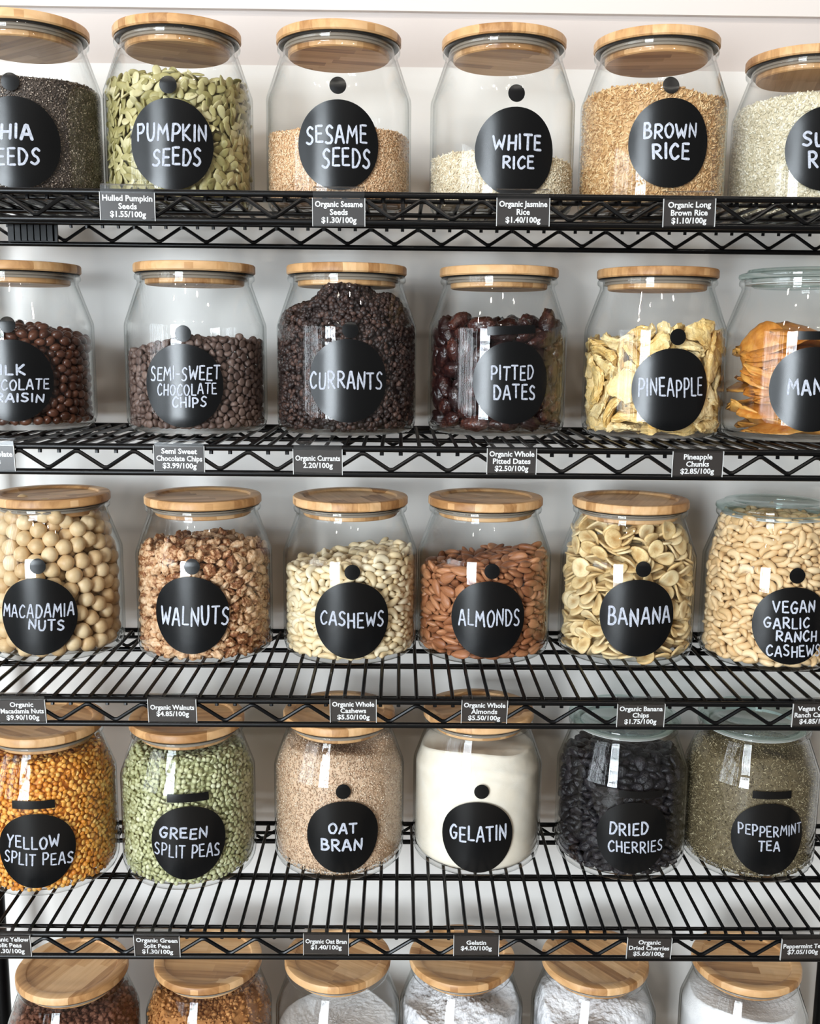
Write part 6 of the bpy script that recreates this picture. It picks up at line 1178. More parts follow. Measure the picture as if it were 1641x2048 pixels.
2,710,-59,758,29,-94,-6,0,725,48,534,32,-9,-25,1,536,-304,161,-8,0,83,2,-720,-113,453,-40,73,54,1,283,-573,947,37,-92,4,0,454,-440,783,77,-40,-39,3,294,-564,815,50,84,-14,3,182,-577,1083,-71,62,29,4,563,-383,798,34,-85,-31,3,460,-396,1058,-6,23,36,
3,289,-542,590,-5,8,57,3,245,-575,1187,81,-55,8,1,-636,-261,519,95,10,0,4,772,62,823,27,14,71,3,108,-562,553,38,57,-51,0,771,12,461,70,-69,6,1,319,556,1192,24,-10,-16,4,-725,45,579,22,-89,-34,2,97,-602,389,-44,83,21,4,768,110,1170,-74,57,31,
4,721,39,96,23,-5,-29,1,775,101,990,42,26,69,0,-626,-240,929,69,15,57,2,717,81,328,21,64,-68,2,-14,109,1103,67,71,-16,1,-243,741,1060,10,70,-62,4,595,-285,1146,-8,1,72,4,461,-188,1239,26,-21,-22,2,424,-485,233,-49,83,20,0,411,-321,1267,93,22,9,
1,-120,-611,646,43,-78,-12,0,-239,-533,834,1,19,97,3,-404,-511,511,-50,83,12,4,735,-59,1128,-6,21,45,4,764,131,1103,20,-10,74,3,-740,158,842,23,17,55,4,-163,-556,432,-97,19,2,4,-170,-38,1095,12,75,63,0,-625,-304,794,18,-36,-90,4,-542,566,1028,72,42,3,
0,-274,-312,1084,21,6,36,1,121,-602,277,43,-69,-7,4,663,-20,399,-11,-3,97,2,463,-448,637,10,6,-63,4,-125,619,1119,70,-64,-24,4,507,-440,100,32,31,60,2,692,-42,1220,54,49,37,2,152,59,1156,80,-35,-42,1,730,77,709,93,-2,35,4,-231,-425,1081,86,-38,-31,
4,-16,-482,1148,72,-62,-28,3,724,-48,658,41,-75,-48,0,-55,-230,1116,57,-19,0,2,335,310,1170,82,35,11,0,-485,-136,1029,43,-26,42,1,569,-312,102,2,-2,-61,0,681,-97,1019,-75,-51,32,1,-225,246,1069,34,-13,-24,4,626,-152,162,94,-9,-25,4,-710,83,460,67,-15,20,
1,-680,-2,1015,15,11,85,
 ]),
 'almond': (0.0780, [
3,-220,-748,791,-70,3,-17,0,-13,-780,980,69,12,-9,3,-353,-679,1161,22,89,37,1,192,-757,784,2,-70,-69,1,-325,-697,115,-15,-36,90,1,158,-746,161,-5,40,-90,1,-486,-609,1060,59,-36,-6,0,-494,-604,889,-18,-67,62,0,206,-743,402,1,-50,-84,3,65,-760,632,93,-3,-7,
3,-86,-742,175,0,-4,-8,0,-519,-575,774,4,-65,49,2,-303,-708,337,22,82,-46,1,168,-747,259,91,13,-9,0,483,-613,903,-39,56,-71,0,-619,-475,892,70,7,-57,3,-423,-639,423,-38,4,-31,0,409,-254,1242,2,71,67,2,-445,-631,522,32,81,-46,3,-31,-747,846,97,-18,-1,
3,415,-643,527,-39,-1,22,2,487,-611,630,-11,70,-62,2,-585,-515,196,28,63,67,0,375,-667,327,-23,51,-76,0,-360,-666,901,-47,-45,74,0,27,-753,330,9,-23,-14,1,-198,-691,882,72,32,5,1,564,50,1298,88,-20,-7,1,-25,-752,561,-8,-7,-97,2,610,-469,127,40,0,38,
3,-41,-750,770,97,-16,8,3,192,-726,562,-26,95,5,1,-399,-636,183,-3,6,98,1,140,-738,1039,-24,96,1,0,200,-724,973,0,2,-98,1,-353,-659,628,41,84,-31,0,290,-699,628,30,-92,-15,2,531,-570,359,-64,-28,29,3,-119,-710,486,-39,-81,39,3,-412,-632,697,-85,31,-38,
2,596,-505,454,57,39,15,3,-447,-599,264,-3,11,-33,2,-28,-748,1106,-88,-2,45,3,272,-472,1185,23,-20,-25,0,-153,-473,1161,-3,67,72,2,34,-731,1136,85,-30,-37,2,40,-755,106,-9,-2,-97,3,656,-420,278,21,-68,-54,1,338,-659,1127,-93,-27,20,2,374,-627,1026,-72,-58,7,
0,436,-619,110,40,-89,-15,2,-247,-716,266,91,-33,12,0,-679,-359,630,-73,56,-9,3,-631,-436,694,-21,40,-37,3,-138,-711,327,35,91,-15,0,605,-473,1164,79,45,0,3,680,-207,1264,-13,-24,72,3,-737,-250,1011,-55,43,-41,3,66,-717,914,7,-25,92,3,-156,-716,1031,-5,28,9,
0,438,-613,1166,33,-92,-8,2,547,-544,981,86,33,7,2,-236,-720,456,-14,-21,-34,3,-549,-511,520,-20,-94,24,0,66,-705,481,-69,66,13,2,452,-596,1233,47,-86,-11,1,-394,-618,336,-4,-1,-14,0,-516,-539,1120,8,40,89,1,178,-674,1176,-87,-45,16,2,-729,-280,259,52,49,61,
2,-753,-205,669,31,-58,-16,2,-111,-736,1091,-35,-1,-89,3,-388,555,1135,-38,-89,21,2,442,-614,430,81,40,15,2,504,-564,1094,4,11,-86,2,-232,-662,581,-88,-44,2,2,138,24,1175,10,96,5,1,227,-680,498,-90,-41,-3,3,426,-577,788,-22,6,-7,2,-228,-679,971,79,51,-17,
1,-98,-719,102,98,16,-3,2,622,-451,915,53,-77,-31,0,385,-605,903,45,11,78,1,-136,-681,403,47,-87,-4,3,-116,-641,1129,-36,8,-5,2,498,-578,252,16,-23,-85,3,-140,-680,632,87,46,2,3,-181,250,1117,35,21,38,2,-293,-662,1050,-19,16,22,0,238,-687,1097,52,-81,0,
2,129,-686,1119,79,-56,-16,3,-744,-198,889,-42,30,-54,3,648,138,1295,1,87,-40,1,-136,-700,243,78,-56,19,3,-393,-599,989,66,-67,-2,0,-204,586,1118,5,7,-9,2,343,-612,729,-13,-15,91,3,71,-691,740,76,60,20,3,130,-696,677,6,-8,-36,0,-455,-444,1154,34,92,10,
3,290,-624,850,-58,-79,-9,3,-172,-672,701,88,44,9,3,544,-447,1212,-23,30,91,3,344,-641,240,54,-83,5,1,-497,-499,335,-28,0,11,0,-122,17,1102,-71,-4,24,1,484,-515,725,3,98,15,2,-621,-432,350,-13,-21,-58,2,-759,-191,371,-49,-49,61,3,-7,-687,229,78,-51,-8,
3,-55,-694,691,-48,86,-4,1,-26,563,1132,17,-3,-86,1,337,-615,166,4,0,-78,1,-533,-459,414,-3,23,23,2,-701,-282,100,3,-2,89,2,-532,-508,602,-55,-82,-1,1,-278,-636,522,-72,-68,5,3,272,-145,1198,-73,-66,-2,0,480,-542,176,-80,-57,11,2,-13,-700,400,47,62,33,
0,-650,-233,1092,-7,45,-10,3,693,-292,1043,51,-78,-1,0,-686,298,1071,3,12,-86,1,442,-365,1212,-8,98,-7,1,280,-633,922,-85,50,4,1,-730,-233,542,-57,-71,36,0,693,-294,636,-83,-52,5,0,-718,-248,793,-50,-81,20,2,183,683,1188,35,22,34,1,-552,-438,262,4,5,-2,
0,407,-96,1254,-6,98,9,1,310,-626,440,-22,-7,74,0,-362,428,1107,-18,5,52,0,83,127,1157,-34,5,-2,1,-89,-682,921,-78,-59,8,1,-766,-71,1029,47,-72,5,1,-548,-474,759,-96,19,7,2,606,-34,1248,88,41,-14,1,-612,-396,1117,-65,69,-30,0,135,-95,1147,-2,19,87,
0,-619,-332,386,-13,-3,-98,3,590,-368,783,10,71,58,0,378,-585,673,14,-17,-38,3,578,-412,1013,-5,-14,-97,3,218,580,1179,-24,90,-22,2,-537,368,1080,60,-79,-1,3,-509,-484,954,9,25,6,1,746,-177,754,55,58,-12,0,323,154,1211,-9,11,32,2,580,-462,204,5,-4,-73,
2,-529,-467,100,-2,3,56,0,246,459,1182,96,0,9,0,-520,581,1034,-62,26,65,2,699,-300,718,84,47,5,1,188,-660,873,5,-4,-63,0,4,-71,1133,-73,64,-15,3,-63,223,1131,-25,92,4,1,383,316,1196,-4,-20,92,3,719,-217,1172,-7,5,-71,1,-69,-644,567,96,21,9,
0,-690,-179,432,-22,20,-10,1,227,-678,102,-1,-4,-23,3,255,-645,290,10,-22,-66,2,-645,-286,478,-11,-21,21,3,484,-540,558,-15,98,0,0,-337,-605,778,-14,-9,-87,1,-22,100,1115,-32,12,4,2,-663,-337,841,24,19,71,0,-385,324,1021,-64,18,26,3,608,-381,472,-97,-8,-16,
2,-520,-510,677,11,12,-71,3,-433,-540,116,30,-26,-74,3,178,-316,1137,-1,17,-74,1,-342,-59,1083,-85,44,19,1,123,740,1153,-14,15,15,0,566,-467,836,3,-31,52,2,458,-510,1012,8,94,-26,1,-744,-82,102,51,85,-2,0,733,-7,1269,-17,-2,-56,3,727,-186,1070,-18,17,48,
3,-278,-590,442,97,11,-10,3,678,-294,552,10,-22,-86,0,-627,-300,988,-35,-3,-79,1,-592,-375,119,-81,-34,30,0,749,-156,236,40,-10,-73,3,108,-664,321,4,17,91,0,706,-289,438,-64,70,-24,0,639,-283,361,2,-4,92,0,-102,697,1108,-68,-50,46,3,577,-388,686,-2,22,85,
3,-238,-145,1092,65,50,26,1,167,-535,1127,-92,24,5,0,-680,-58,1079,61,-47,3,3,-442,-515,808,7,40,-24,1,358,-540,1124,89,24,-12,2,-675,-134,1013,7,48,24,2,721,-217,118,60,-77,13,3,-778,-7,195,44,53,42,2,565,-422,611,21,4,-14,2,-42,-569,1141,-30,10,-11,
3,-562,-404,1044,74,65,-10,2,-614,-361,586,32,-11,-65,2,90,-651,423,45,-71,-51,2,467,569,1198,60,76,4,0,-780,-3,543,51,-47,-55,3,-627,-348,917,84,-40,-20,1,-495,196,1051,58,-66,-23,1,261,297,1174,-43,-87,13,0,-638,-262,332,38,-88,-24,2,646,-305,1168,67,-29,-39,
2,747,-140,955,-70,65,-10,3,144,317,1124,-35,-86,-33,1,-30,-466,1091,-47,-15,86,3,-750,5,756,20,-3,81,3,-236,289,1061,24,-94,8,1,243,-606,1008,11,-98,-3,3,-243,-622,733,-35,-22,15,1,-388,-541,870,-34,-13,-90,2,-636,-285,174,-2,33,-89,1,592,401,1252,0,-1,95,
1,-155,-615,123,96,8,-16,0,323,681,1153,97,-8,17,0,640,-284,977,93,0,-20,1,-167,709,1078,86,-14,-46,1,202,-631,712,-21,-92,27,2,-725,-182,199,38,6,88,1,636,-363,102,1,-4,21,3,742,-87,1218,73,-65,0,3,-308,-310,1092,89,3,-34,3,-278,-15,1039,45,-3,-70,
0,-474,-193,1090,82,-27,-14,1,-750,-46,655,74,-51,-24,2,539,-221,1208,43,54,61,0,548,-426,525,-96,22,-10,3,-241,422,1068,55,15,33,2,-597,-355,214,1,-8,-96,3,503,-477,659,-94,20,5,0,679,-148,495,-96,24,1,1,-683,-133,769,-16,80,54,3,548,-360,1075,-3,10,90,
2,273,-632,777,5,-6,-41,2,639,-284,776,15,97,-11,2,750,-101,447,-74,62,17,1,-760,-3,450,62,70,11,3,-549,-392,496,16,3,-2,1,641,-292,851,43,87,-10,1,59,536,1110,-30,81,-41,1,-73,-315,1135,98,-9,7,2,757,179,1222,29,65,42,3,-308,-594,1109,-24,-91,24,
1,-230,-613,829,7,8,14,0,-693,-47,815,9,-18,-95,1,-693,-58,312,19,-1,21,0,-733,9,375,-21,-11,50,2,122,-650,816,13,23,45,0,55,-637,142,-8,2,22,1,-429,-510,208,-7,-98,-8,2,-590,111,1063,81,54,-10,2,669,-186,346,26,-14,-20,2,366,-451,1157,-93,29,-15,
0,-403,-519,585,-53,-76,-31,3,-722,21,855,77,48,-2,1,608,-84,1194,-19,1,-57,0,681,-138,631,96,4,-1,2,-46,-608,473,10,-70,69,3,-659,129,1013,88,-20,-40,2,58,-119,1076,23,93,-22,0,647,-255,281,-36,4,-28,3,339,-553,366,-17,-12,52,2,-334,-554,1024,5,-93,28,
0,-266,-584,363,-6,11,88,2,-270,-594,933,-47,64,-59,0,732,-119,827,-38,31,32,0,774,-39,901,-54,55,-43,1,-353,-186,1078,-51,-16,-66,0,582,-350,324,-8,44,59,0,416,-468,582,81,48,1,1,-161,384,1091,8,-92,-24,3,316,-309,1171,26,-95,9,2,642,-272,203,96,-22,-4,
0,456,-527,472,-26,87,-37,1,-98,-507,950,-3,-7,45,0,-721,149,883,84,53,-4,3,351,-537,103,2,-3,43,3,21,-616,878,15,-2,-97,1,216,207,1125,18,17,-15,0,730,-76,165,63,76,5,1,699,-62,1105,-35,-92,10,3,690,-68,547,-25,-92,25,0,631,-197,882,-21,-92,30,
0,-380,-504,689,48,81,28,2,-536,-256,1081,-31,-74,47,3,-605,386,1013,-2,41,-58,2,-59,-143,1099,84,-35,-20,2,-82,-618,317,91,-7,-11,1,670,-143,279,-20,-27,89,3,-513,-68,1058,-14,-93,-32,3,-103,53,361,34,-12,-7,1,-636,-212,274,-58,77,23,3,-402,627,1015,22,46,-46,
1,96,-644,978,-8,12,28,3,698,33,538,-23,-81,52,2,296,131,1151,-12,17,22,1,79,-623,1069,61,-77,-13,0,768,71,255,69,24,-60,2,-639,-237,714,47,-87,5,1,515,55,1222,96,-3,-10,3,689,-20,307,-14,94,19,0,-471,525,976,28,61,-17,3,281,-502,1046,98,9,-2,
3,87,-249,1087,3,-19,-95,1,249,12,1136,-16,-1,-41,1,230,-600,189,-89,-38,-15,0,200,-635,372,73,-54,27,1,-748,221,959,-63,35,-66,3,-669,-168,897,79,-31,-35,2,-152,-527,1084,7,5,-2,2,97,-644,235,92,-14,-15,3,527,-461,313,75,-24,47,1,-384,522,1046,35,-87,-20,
3,119,-625,582,23,17,7,3,251,-599,612,-97,-11,18,0,-256,-573,641,26,-14,-6,2,-373,123,1069,9,4,59,1,-522,-344,293,-49,-77,38,2,484,-488,908,-1,-3,-84,1,-2,358,1112,28,67,59,2,730,-2,752,32,85,-20,2,500,-371,265,41,-76,47,3,-694,46,103,4,-1,96,
1,97,67,401,-30,9,16,3,729,-5,103,-58,80,2,2,-738,22,272,85,-30,-37,1,-454,-441,556,37,1,-22,1,744,10,424,10,16,-47,2,699,35,1138,11,32,93,1,542,496,1168,-19,-11,74,0,-432,-527,421,-18,-31,-90,1,745,69,627,64,-44,26,2,235,-564,483,14,66,-54,
3,-217,54,263,-92,15,8,0,730,18,1048,13,-5,84,3,62,676,1081,6,-53,80,0,-568,271,1012,-74,-50,22,0,642,247,1250,16,21,19,3,557,260,1216,-20,17,-70,2,719,85,741,33,64,-62,2,708,95,1193,5,9,-21,
 ]),
 'banana': (0.1280, [
1,41,-722,277,19,-67,70,1,-280,-664,849,70,-23,-15,0,47,-781,666,-54,53,52,1,-310,-548,1563,35,-48,76,4,-656,-319,1148,53,33,-74,1,359,-680,1101,-55,-14,2,1,-32,-695,1395,-46,35,-19,1,253,-653,731,19,-15,18,5,359,-490,1668,47,39,-4,4,-482,-586,752,-65,42,-45,
1,295,-622,1345,7,-90,40,4,432,-572,697,-20,35,-90,2,177,-680,1466,63,29,-11,1,263,-665,460,90,-1,10,1,-564,-473,819,-95,-8,-27,0,326,-675,950,-88,23,28,0,-104,-698,541,25,-18,-1,3,-470,-553,399,23,-9,-39,1,-322,-649,565,-35,-83,38,1,103,-723,1075,39,44,5,
3,-607,-457,196,-43,80,-1,0,-469,-532,1378,-21,39,17,4,-575,-46,1736,25,-24,-79,5,-649,-311,971,-8,-34,62,3,-174,-733,287,-33,-18,-76,3,126,-652,1577,-51,-15,32,4,127,-701,887,87,37,4,4,-542,-468,571,-7,-94,19,0,-559,-367,1417,85,-26,-12,2,-257,-681,1213,-71,63,-7,
4,-393,-566,303,11,-34,-61,0,87,-540,1649,73,8,28,1,116,-689,121,0,-37,51,1,-141,-645,1316,25,10,76,3,-706,-208,685,-5,-42,59,4,-555,-102,1666,67,-39,55,2,-185,-695,1130,-50,-81,-22,1,-519,-397,1550,-33,28,-64,5,-508,-511,1163,-15,10,5,0,-291,-645,1016,-71,-68,-10,
4,446,-562,439,1,44,-13,3,-602,-416,333,-33,-83,37,3,-430,-584,213,-90,-34,-21,0,-691,-137,1398,70,-8,-66,0,-570,-242,1523,29,11,-41,5,-234,-351,1662,33,-43,83,5,-147,-690,624,21,-21,-81,4,295,-642,111,-5,-16,-81,4,-454,-242,1667,43,-84,27,4,-67,-670,818,-6,3,98,
0,-607,-345,891,8,-36,-1,5,529,-441,1468,-88,1,26,5,-274,-582,722,79,-58,-11,5,-315,-592,1281,20,-1,95,1,518,-548,125,-26,-30,-9,0,-278,-647,406,1,16,-36,3,-146,-584,1621,29,-8,-94,4,503,-556,896,-28,-80,14,4,-706,-62,1050,23,-9,-84,5,-512,-466,1080,9,94,-20,
4,569,-487,1136,-33,10,79,3,549,-482,1005,28,25,25,1,136,-197,1699,-31,-31,-19,0,-674,-296,621,-20,90,7,1,-491,-359,1276,91,21,-11,3,250,-588,1123,-15,-18,65,4,-25,-454,1694,32,88,20,5,-50,326,1668,-80,-20,-22,2,23,-702,1291,69,59,37,5,-634,-285,361,56,50,-47,
2,452,-443,1543,-45,-85,-22,0,380,-587,317,81,50,-27,2,-148,-690,197,2,14,-20,2,-333,-512,1658,-43,8,40,5,-320,-621,1072,3,2,-2,3,-134,-681,430,-2,19,-93,0,608,-466,665,-4,70,-46,1,-669,-226,468,5,3,-42,0,-422,-559,1242,0,17,-4,0,198,-663,320,-27,15,-87,
3,640,-441,925,7,-84,-45,0,3,-702,956,82,54,5,0,-119,-697,138,98,5,12,2,-639,-323,155,-46,79,38,2,-232,-609,1457,76,62,9,0,-105,-628,1230,-95,-17,-4,3,67,-694,472,15,-22,-67,0,-307,-631,158,-7,99,2,4,264,-334,1652,42,74,45,4,-316,507,1626,-52,-52,-59,
0,79,-685,1236,-11,-46,44,5,435,-515,1418,89,-15,-41,0,-525,-421,389,-10,43,-78,3,6,-653,1073,31,25,26,5,-385,-493,960,4,-7,19,4,-684,29,651,-35,74,48,0,-106,-693,730,-1,9,78,0,95,-633,435,-76,58,-25,5,-698,8,96,-1,3,-54,5,-729,19,414,-54,-69,40,
0,457,-544,1215,19,-30,-88,2,632,-342,385,45,78,36,2,-80,-709,979,5,-7,-97,2,-245,-665,206,-32,-91,1,0,68,-68,1720,67,-64,21,1,518,-378,1347,45,82,32,5,-243,153,1645,6,-6,48,2,-148,-601,1553,-11,-36,7,4,165,-593,1217,17,5,-76,4,-374,-485,1485,12,-9,97,
1,-516,-318,903,-1,67,31,4,512,-229,1597,12,-24,-2,5,526,-359,431,-2,0,34,1,-22,-600,1565,87,-45,-9,5,400,-406,185,85,-1,4,1,718,-165,1325,46,-59,-31,3,243,-674,626,-99,-9,-3,3,-557,-291,1335,-55,13,8,5,-165,-544,907,72,-55,1,3,-58,51,1668,2,26,-96,
1,254,-512,487,57,-15,0,2,-183,-624,1426,2,98,-4,2,-381,-481,913,94,30,-2,1,266,-480,1582,-25,-9,6,3,514,-360,1175,-41,8,-45,3,348,-596,194,-27,19,-41,2,-575,-407,713,17,15,-96,1,-614,185,1524,-28,10,-94,5,-692,-3,1256,0,2,98,2,-279,-619,305,81,49,6,
3,-642,-285,817,-35,92,-10,2,-88,-625,1014,-9,-3,-3,0,-681,-179,1209,8,20,97,4,690,-289,289,4,-33,-40,2,-277,-542,86,7,4,-91,4,103,-599,743,22,-82,-49,5,656,-374,114,-35,1,82,3,-269,-523,476,-53,-43,-68,5,154,-396,1714,59,-79,8,3,-692,37,249,-92,-8,-3,
1,592,-201,1543,-84,36,17,5,-352,-522,580,13,-16,-92,2,-720,-59,333,94,-9,4,2,293,-555,1518,-5,-2,-15,2,546,-471,368,-98,14,-1,1,172,-565,231,-20,60,-44,3,527,-442,265,5,6,89,1,459,-461,551,-20,-14,-48,4,-50,-290,1658,-7,-7,73,0,-673,-168,347,93,16,-7,
4,87,-591,1384,-29,-30,-89,3,-402,-389,1603,0,16,5,0,-606,24,1662,-15,93,6,5,-658,53,1356,1,0,51,2,282,-548,611,-68,-67,-22,4,-440,-446,136,-15,-44,-68,4,402,452,1587,-18,73,-60,5,387,290,1626,6,17,53,0,-290,-480,1411,29,-91,-21,2,-699,-140,245,-3,-12,-78,
0,-174,-434,1514,-23,-23,93,5,-41,-451,1438,-3,-4,86,0,663,-251,1112,16,17,15,1,433,-59,1610,57,32,-47,0,451,-391,1613,21,-7,-54,3,-643,-19,1569,-2,93,4,0,295,-537,680,4,23,-83,1,654,-256,872,22,15,-80,4,227,-516,1451,52,72,-42,3,-329,-505,1206,-92,13,-28,
1,-17,-641,267,-4,-49,-85,1,-156,-118,1663,-7,-18,-97,2,657,-279,637,6,28,-55,3,-674,-172,887,88,20,7,2,663,-264,1005,13,1,-64,5,239,545,1640,4,26,86,5,-683,-86,865,-21,-22,-66,1,147,-552,975,15,-40,86,5,-280,-310,1629,-82,-11,-25,5,-672,-216,96,-4,6,-15,
2,-455,-290,1488,25,-12,-36,5,350,-487,1033,22,-35,-90,3,-9,-267,1470,98,-2,4,2,637,-308,1209,6,26,54,2,-710,-17,963,61,72,6,0,-244,35,167,-11,-57,-75,2,-534,-313,1098,19,1,-69,3,-694,102,1042,10,69,-69,0,99,647,1597,-21,-67,-69,2,696,-226,722,-96,0,24,
2,-177,-507,217,39,51,-70,1,646,-230,559,-75,-5,-12,1,551,-385,754,-7,16,0,3,-392,-409,1351,-13,1,-98,2,688,-209,1234,-6,-96,9,3,596,-353,532,13,12,97,5,355,-427,1246,86,-25,41,3,-580,-142,1318,20,-94,-18,2,-351,-500,797,-29,21,-38,3,-551,-263,199,12,40,-58,
0,-615,-137,182,-4,5,40,4,629,-32,1543,14,34,38,0,-352,312,1607,17,38,68,3,680,-186,146,97,20,1,5,-130,-559,1092,25,25,-83,2,-513,-350,397,-26,-73,-45,0,223,33,174,-22,66,69,0,-601,309,1449,-67,-55,27,3,527,-357,170,-27,2,1,5,-5,178,1619,-15,23,3,
1,696,-154,402,-12,-21,5,3,-94,-589,379,16,-25,57,1,682,-22,1347,-29,13,-54,4,743,-135,852,82,-7,-44,1,41,-80,1461,-50,75,-31,5,-60,581,1628,-9,-5,-79,4,18,-616,616,-37,86,25,2,588,-212,805,-13,14,-73,3,357,-507,368,45,26,79,4,-607,48,480,-10,37,-84,
2,-489,-387,577,-33,-2,-24,2,-606,-73,784,94,28,-9,2,44,-547,160,-55,-43,-42,4,-381,-273,1416,12,7,63,2,-543,-287,709,16,-8,-29,2,-592,-142,362,6,33,56,3,412,89,159,17,-68,70,0,-498,242,1642,61,2,-52,2,517,355,1580,12,-55,-16,3,-327,-11,1626,10,4,-9,
1,728,27,704,45,-1,80,0,334,-461,1333,21,-25,65,4,36,-395,1551,-7,-19,-34,2,713,-23,196,-83,53,6,5,371,41,1546,47,29,-80,1,133,298,1631,-3,0,-91,1,-525,-161,1435,2,-82,55,3,737,11,1199,-20,42,-60,3,-511,-209,531,24,-81,24,5,188,-411,1464,12,42,88,
5,-566,21,1508,77,58,-3,1,-582,11,1184,28,-14,-93,4,748,-6,268,11,-34,-23,3,561,-175,1207,-4,-69,-24,3,-601,-153,1050,2,-95,25,0,321,-538,824,-5,2,-69,2,-470,-375,648,37,-85,30,5,-21,-224,1557,36,-91,15,0,27,-411,1369,0,-4,-77,5,298,-65,1648,44,-74,-24,
4,-571,59,879,-12,-69,55,3,741,13,935,-65,-42,-62,0,483,-370,946,-51,69,45,4,416,-293,1477,16,22,-10,4,692,-86,1125,-46,82,31,2,-579,-203,1163,-7,-6,30,3,566,-234,1041,2,-10,42,3,230,448,1579,2,-14,93,2,713,-48,885,-36,-43,-82,4,-487,-47,1459,23,67,-41,
2,-242,-544,825,88,12,-36,1,224,-301,1515,-71,-28,-26,
 ]),
 'vegan': (0.1440, [
4,-394,-672,863,70,-4,-31,3,-214,-749,1146,56,15,-34,3,-281,-729,1064,53,17,-33,4,-427,-523,1583,21,82,45,3,-522,-573,1227,52,-26,-27,0,-101,-654,1613,-8,71,67,4,-444,-427,1796,71,-10,-43,1,-426,-654,182,49,-3,-32,2,-279,-699,1297,27,32,-26,2,-676,-399,620,52,-7,-54,
1,-180,-601,1742,-10,81,38,2,-357,-532,1686,36,-16,-26,2,-182,-731,380,-91,26,13,2,-6,-594,1770,-13,50,84,3,-610,-409,1367,57,-9,-52,4,-83,-736,671,-96,20,13,3,186,-732,884,73,14,-56,2,80,-661,1618,26,66,-38,3,197,-740,217,-1,-56,-81,4,-520,-545,824,-8,42,84,
3,-393,-646,768,25,20,94,3,250,-611,1627,48,32,-5,2,-51,-733,498,13,-9,92,1,77,-778,1145,41,37,-17,0,-482,-539,1374,-4,12,-35,4,73,-743,430,0,20,-97,4,-308,-670,326,12,15,91,0,-476,-581,692,-6,28,83,3,-746,-230,981,44,65,50,2,-535,-400,1604,-50,10,-47,
1,-264,-595,1587,-93,16,2,4,-129,-675,1349,-73,25,-38,0,-257,-629,1430,22,-16,-95,3,-211,-714,503,34,-9,-92,1,-581,-481,176,-82,37,18,4,-82,-742,573,-8,-26,-94,3,-312,-601,1476,-23,60,75,4,39,-739,95,3,25,94,1,-391,-541,1530,-91,20,-20,2,313,-721,298,19,65,-16,
1,-251,-693,770,45,-10,38,1,-577,-479,1013,1,-17,93,1,296,-722,549,48,12,13,4,-453,-585,1135,61,-22,41,4,-666,-333,1185,91,-20,-32,3,-448,-537,1440,-32,-92,-2,4,-743,-235,813,44,54,60,2,-12,-751,807,-15,-27,-94,0,-325,-666,265,-82,52,-5,1,-505,-585,598,30,89,-5,
2,-258,-705,171,92,-24,-12,4,382,-686,674,44,30,8,3,154,-731,603,-64,1,-58,2,202,-727,732,92,21,-3,0,-598,-488,379,43,87,-13,2,-460,-568,291,-94,-12,-16,2,188,-730,122,-11,-30,-92,1,-249,-694,105,6,0,89,2,-181,-659,1383,-86,47,-11,1,-141,-730,1229,85,-37,-14,
1,397,-647,1276,7,-69,-63,2,-63,-745,290,22,-34,-90,0,-733,-263,383,-43,-78,23,4,-604,-411,423,94,-23,6,3,-229,-707,950,-72,54,39,3,304,-451,1819,88,-31,-3,2,251,-684,1247,96,20,-4,2,239,-686,1105,10,-3,96,3,-368,-643,475,5,23,78,4,-333,-455,1788,23,-13,-88,
0,-652,-411,294,-47,-86,-11,1,-518,-517,322,18,-24,-94,0,-773,-100,698,-17,-67,27,2,-352,-649,665,85,-47,13,3,-393,-616,99,96,13,0,3,334,-494,1757,93,-3,4,1,-511,-377,1709,-61,-9,-62,1,-561,-443,651,30,9,76,3,-374,-638,1165,1,28,-94,4,-588,-246,1683,54,81,16,
0,-129,-714,764,-12,24,70,1,-747,-197,699,13,45,-47,2,-426,-600,362,65,-43,-52,1,-316,-677,544,-27,-6,-93,2,-140,-712,892,-22,-43,71,3,85,-715,493,-9,7,87,2,187,-700,307,93,-32,-1,0,-73,-734,1082,90,-38,-19,0,137,-653,1484,88,31,13,1,-566,-225,1784,-26,-54,58,
2,429,-602,762,97,3,1,1,-87,-723,130,87,36,29,2,376,-642,531,66,18,-53,2,-90,-548,1826,-4,-13,-97,4,-717,-290,259,-54,-82,-5,1,-178,-720,1016,38,9,-72,2,-757,-192,1128,19,-43,-45,0,-373,-592,1321,12,-19,-96,3,16,-604,1689,-35,4,83,1,-241,-537,1738,53,-71,-44,
0,-621,-384,486,2,42,89,3,19,-683,1384,87,-45,-3,3,-587,-439,931,37,3,63,1,-318,-650,1237,55,-43,-63,1,-754,-171,1230,38,-32,-55,1,-66,-643,1523,-11,21,76,0,10,-704,1302,88,40,-10,1,34,-748,242,89,31,-4,4,129,-562,1735,13,30,86,2,-340,-638,405,-9,-5,-95,
1,-280,-685,610,80,-55,-8,4,-665,-55,1601,-55,-45,60,0,-530,-511,219,30,-5,76,4,-191,-696,273,23,4,-85,4,-507,-529,1071,8,90,40,4,-33,-707,1245,85,-50,-6,0,-393,-594,580,-89,-37,-3,3,-115,-651,1433,-12,35,42,1,-379,-610,1235,59,-76,-25,1,297,-688,432,97,0,-3,
3,-230,-581,1649,22,4,-33,2,-639,-238,1400,92,-30,-5,0,-563,-359,1477,64,-72,8,2,-408,-596,1022,-35,47,-78,4,-672,-208,163,84,4,8,0,187,-703,1031,-40,7,-72,3,-182,-612,1526,11,-5,-91,4,-68,-704,402,48,35,60,2,-660,-323,586,-92,28,6,0,-648,-333,1009,25,13,59,
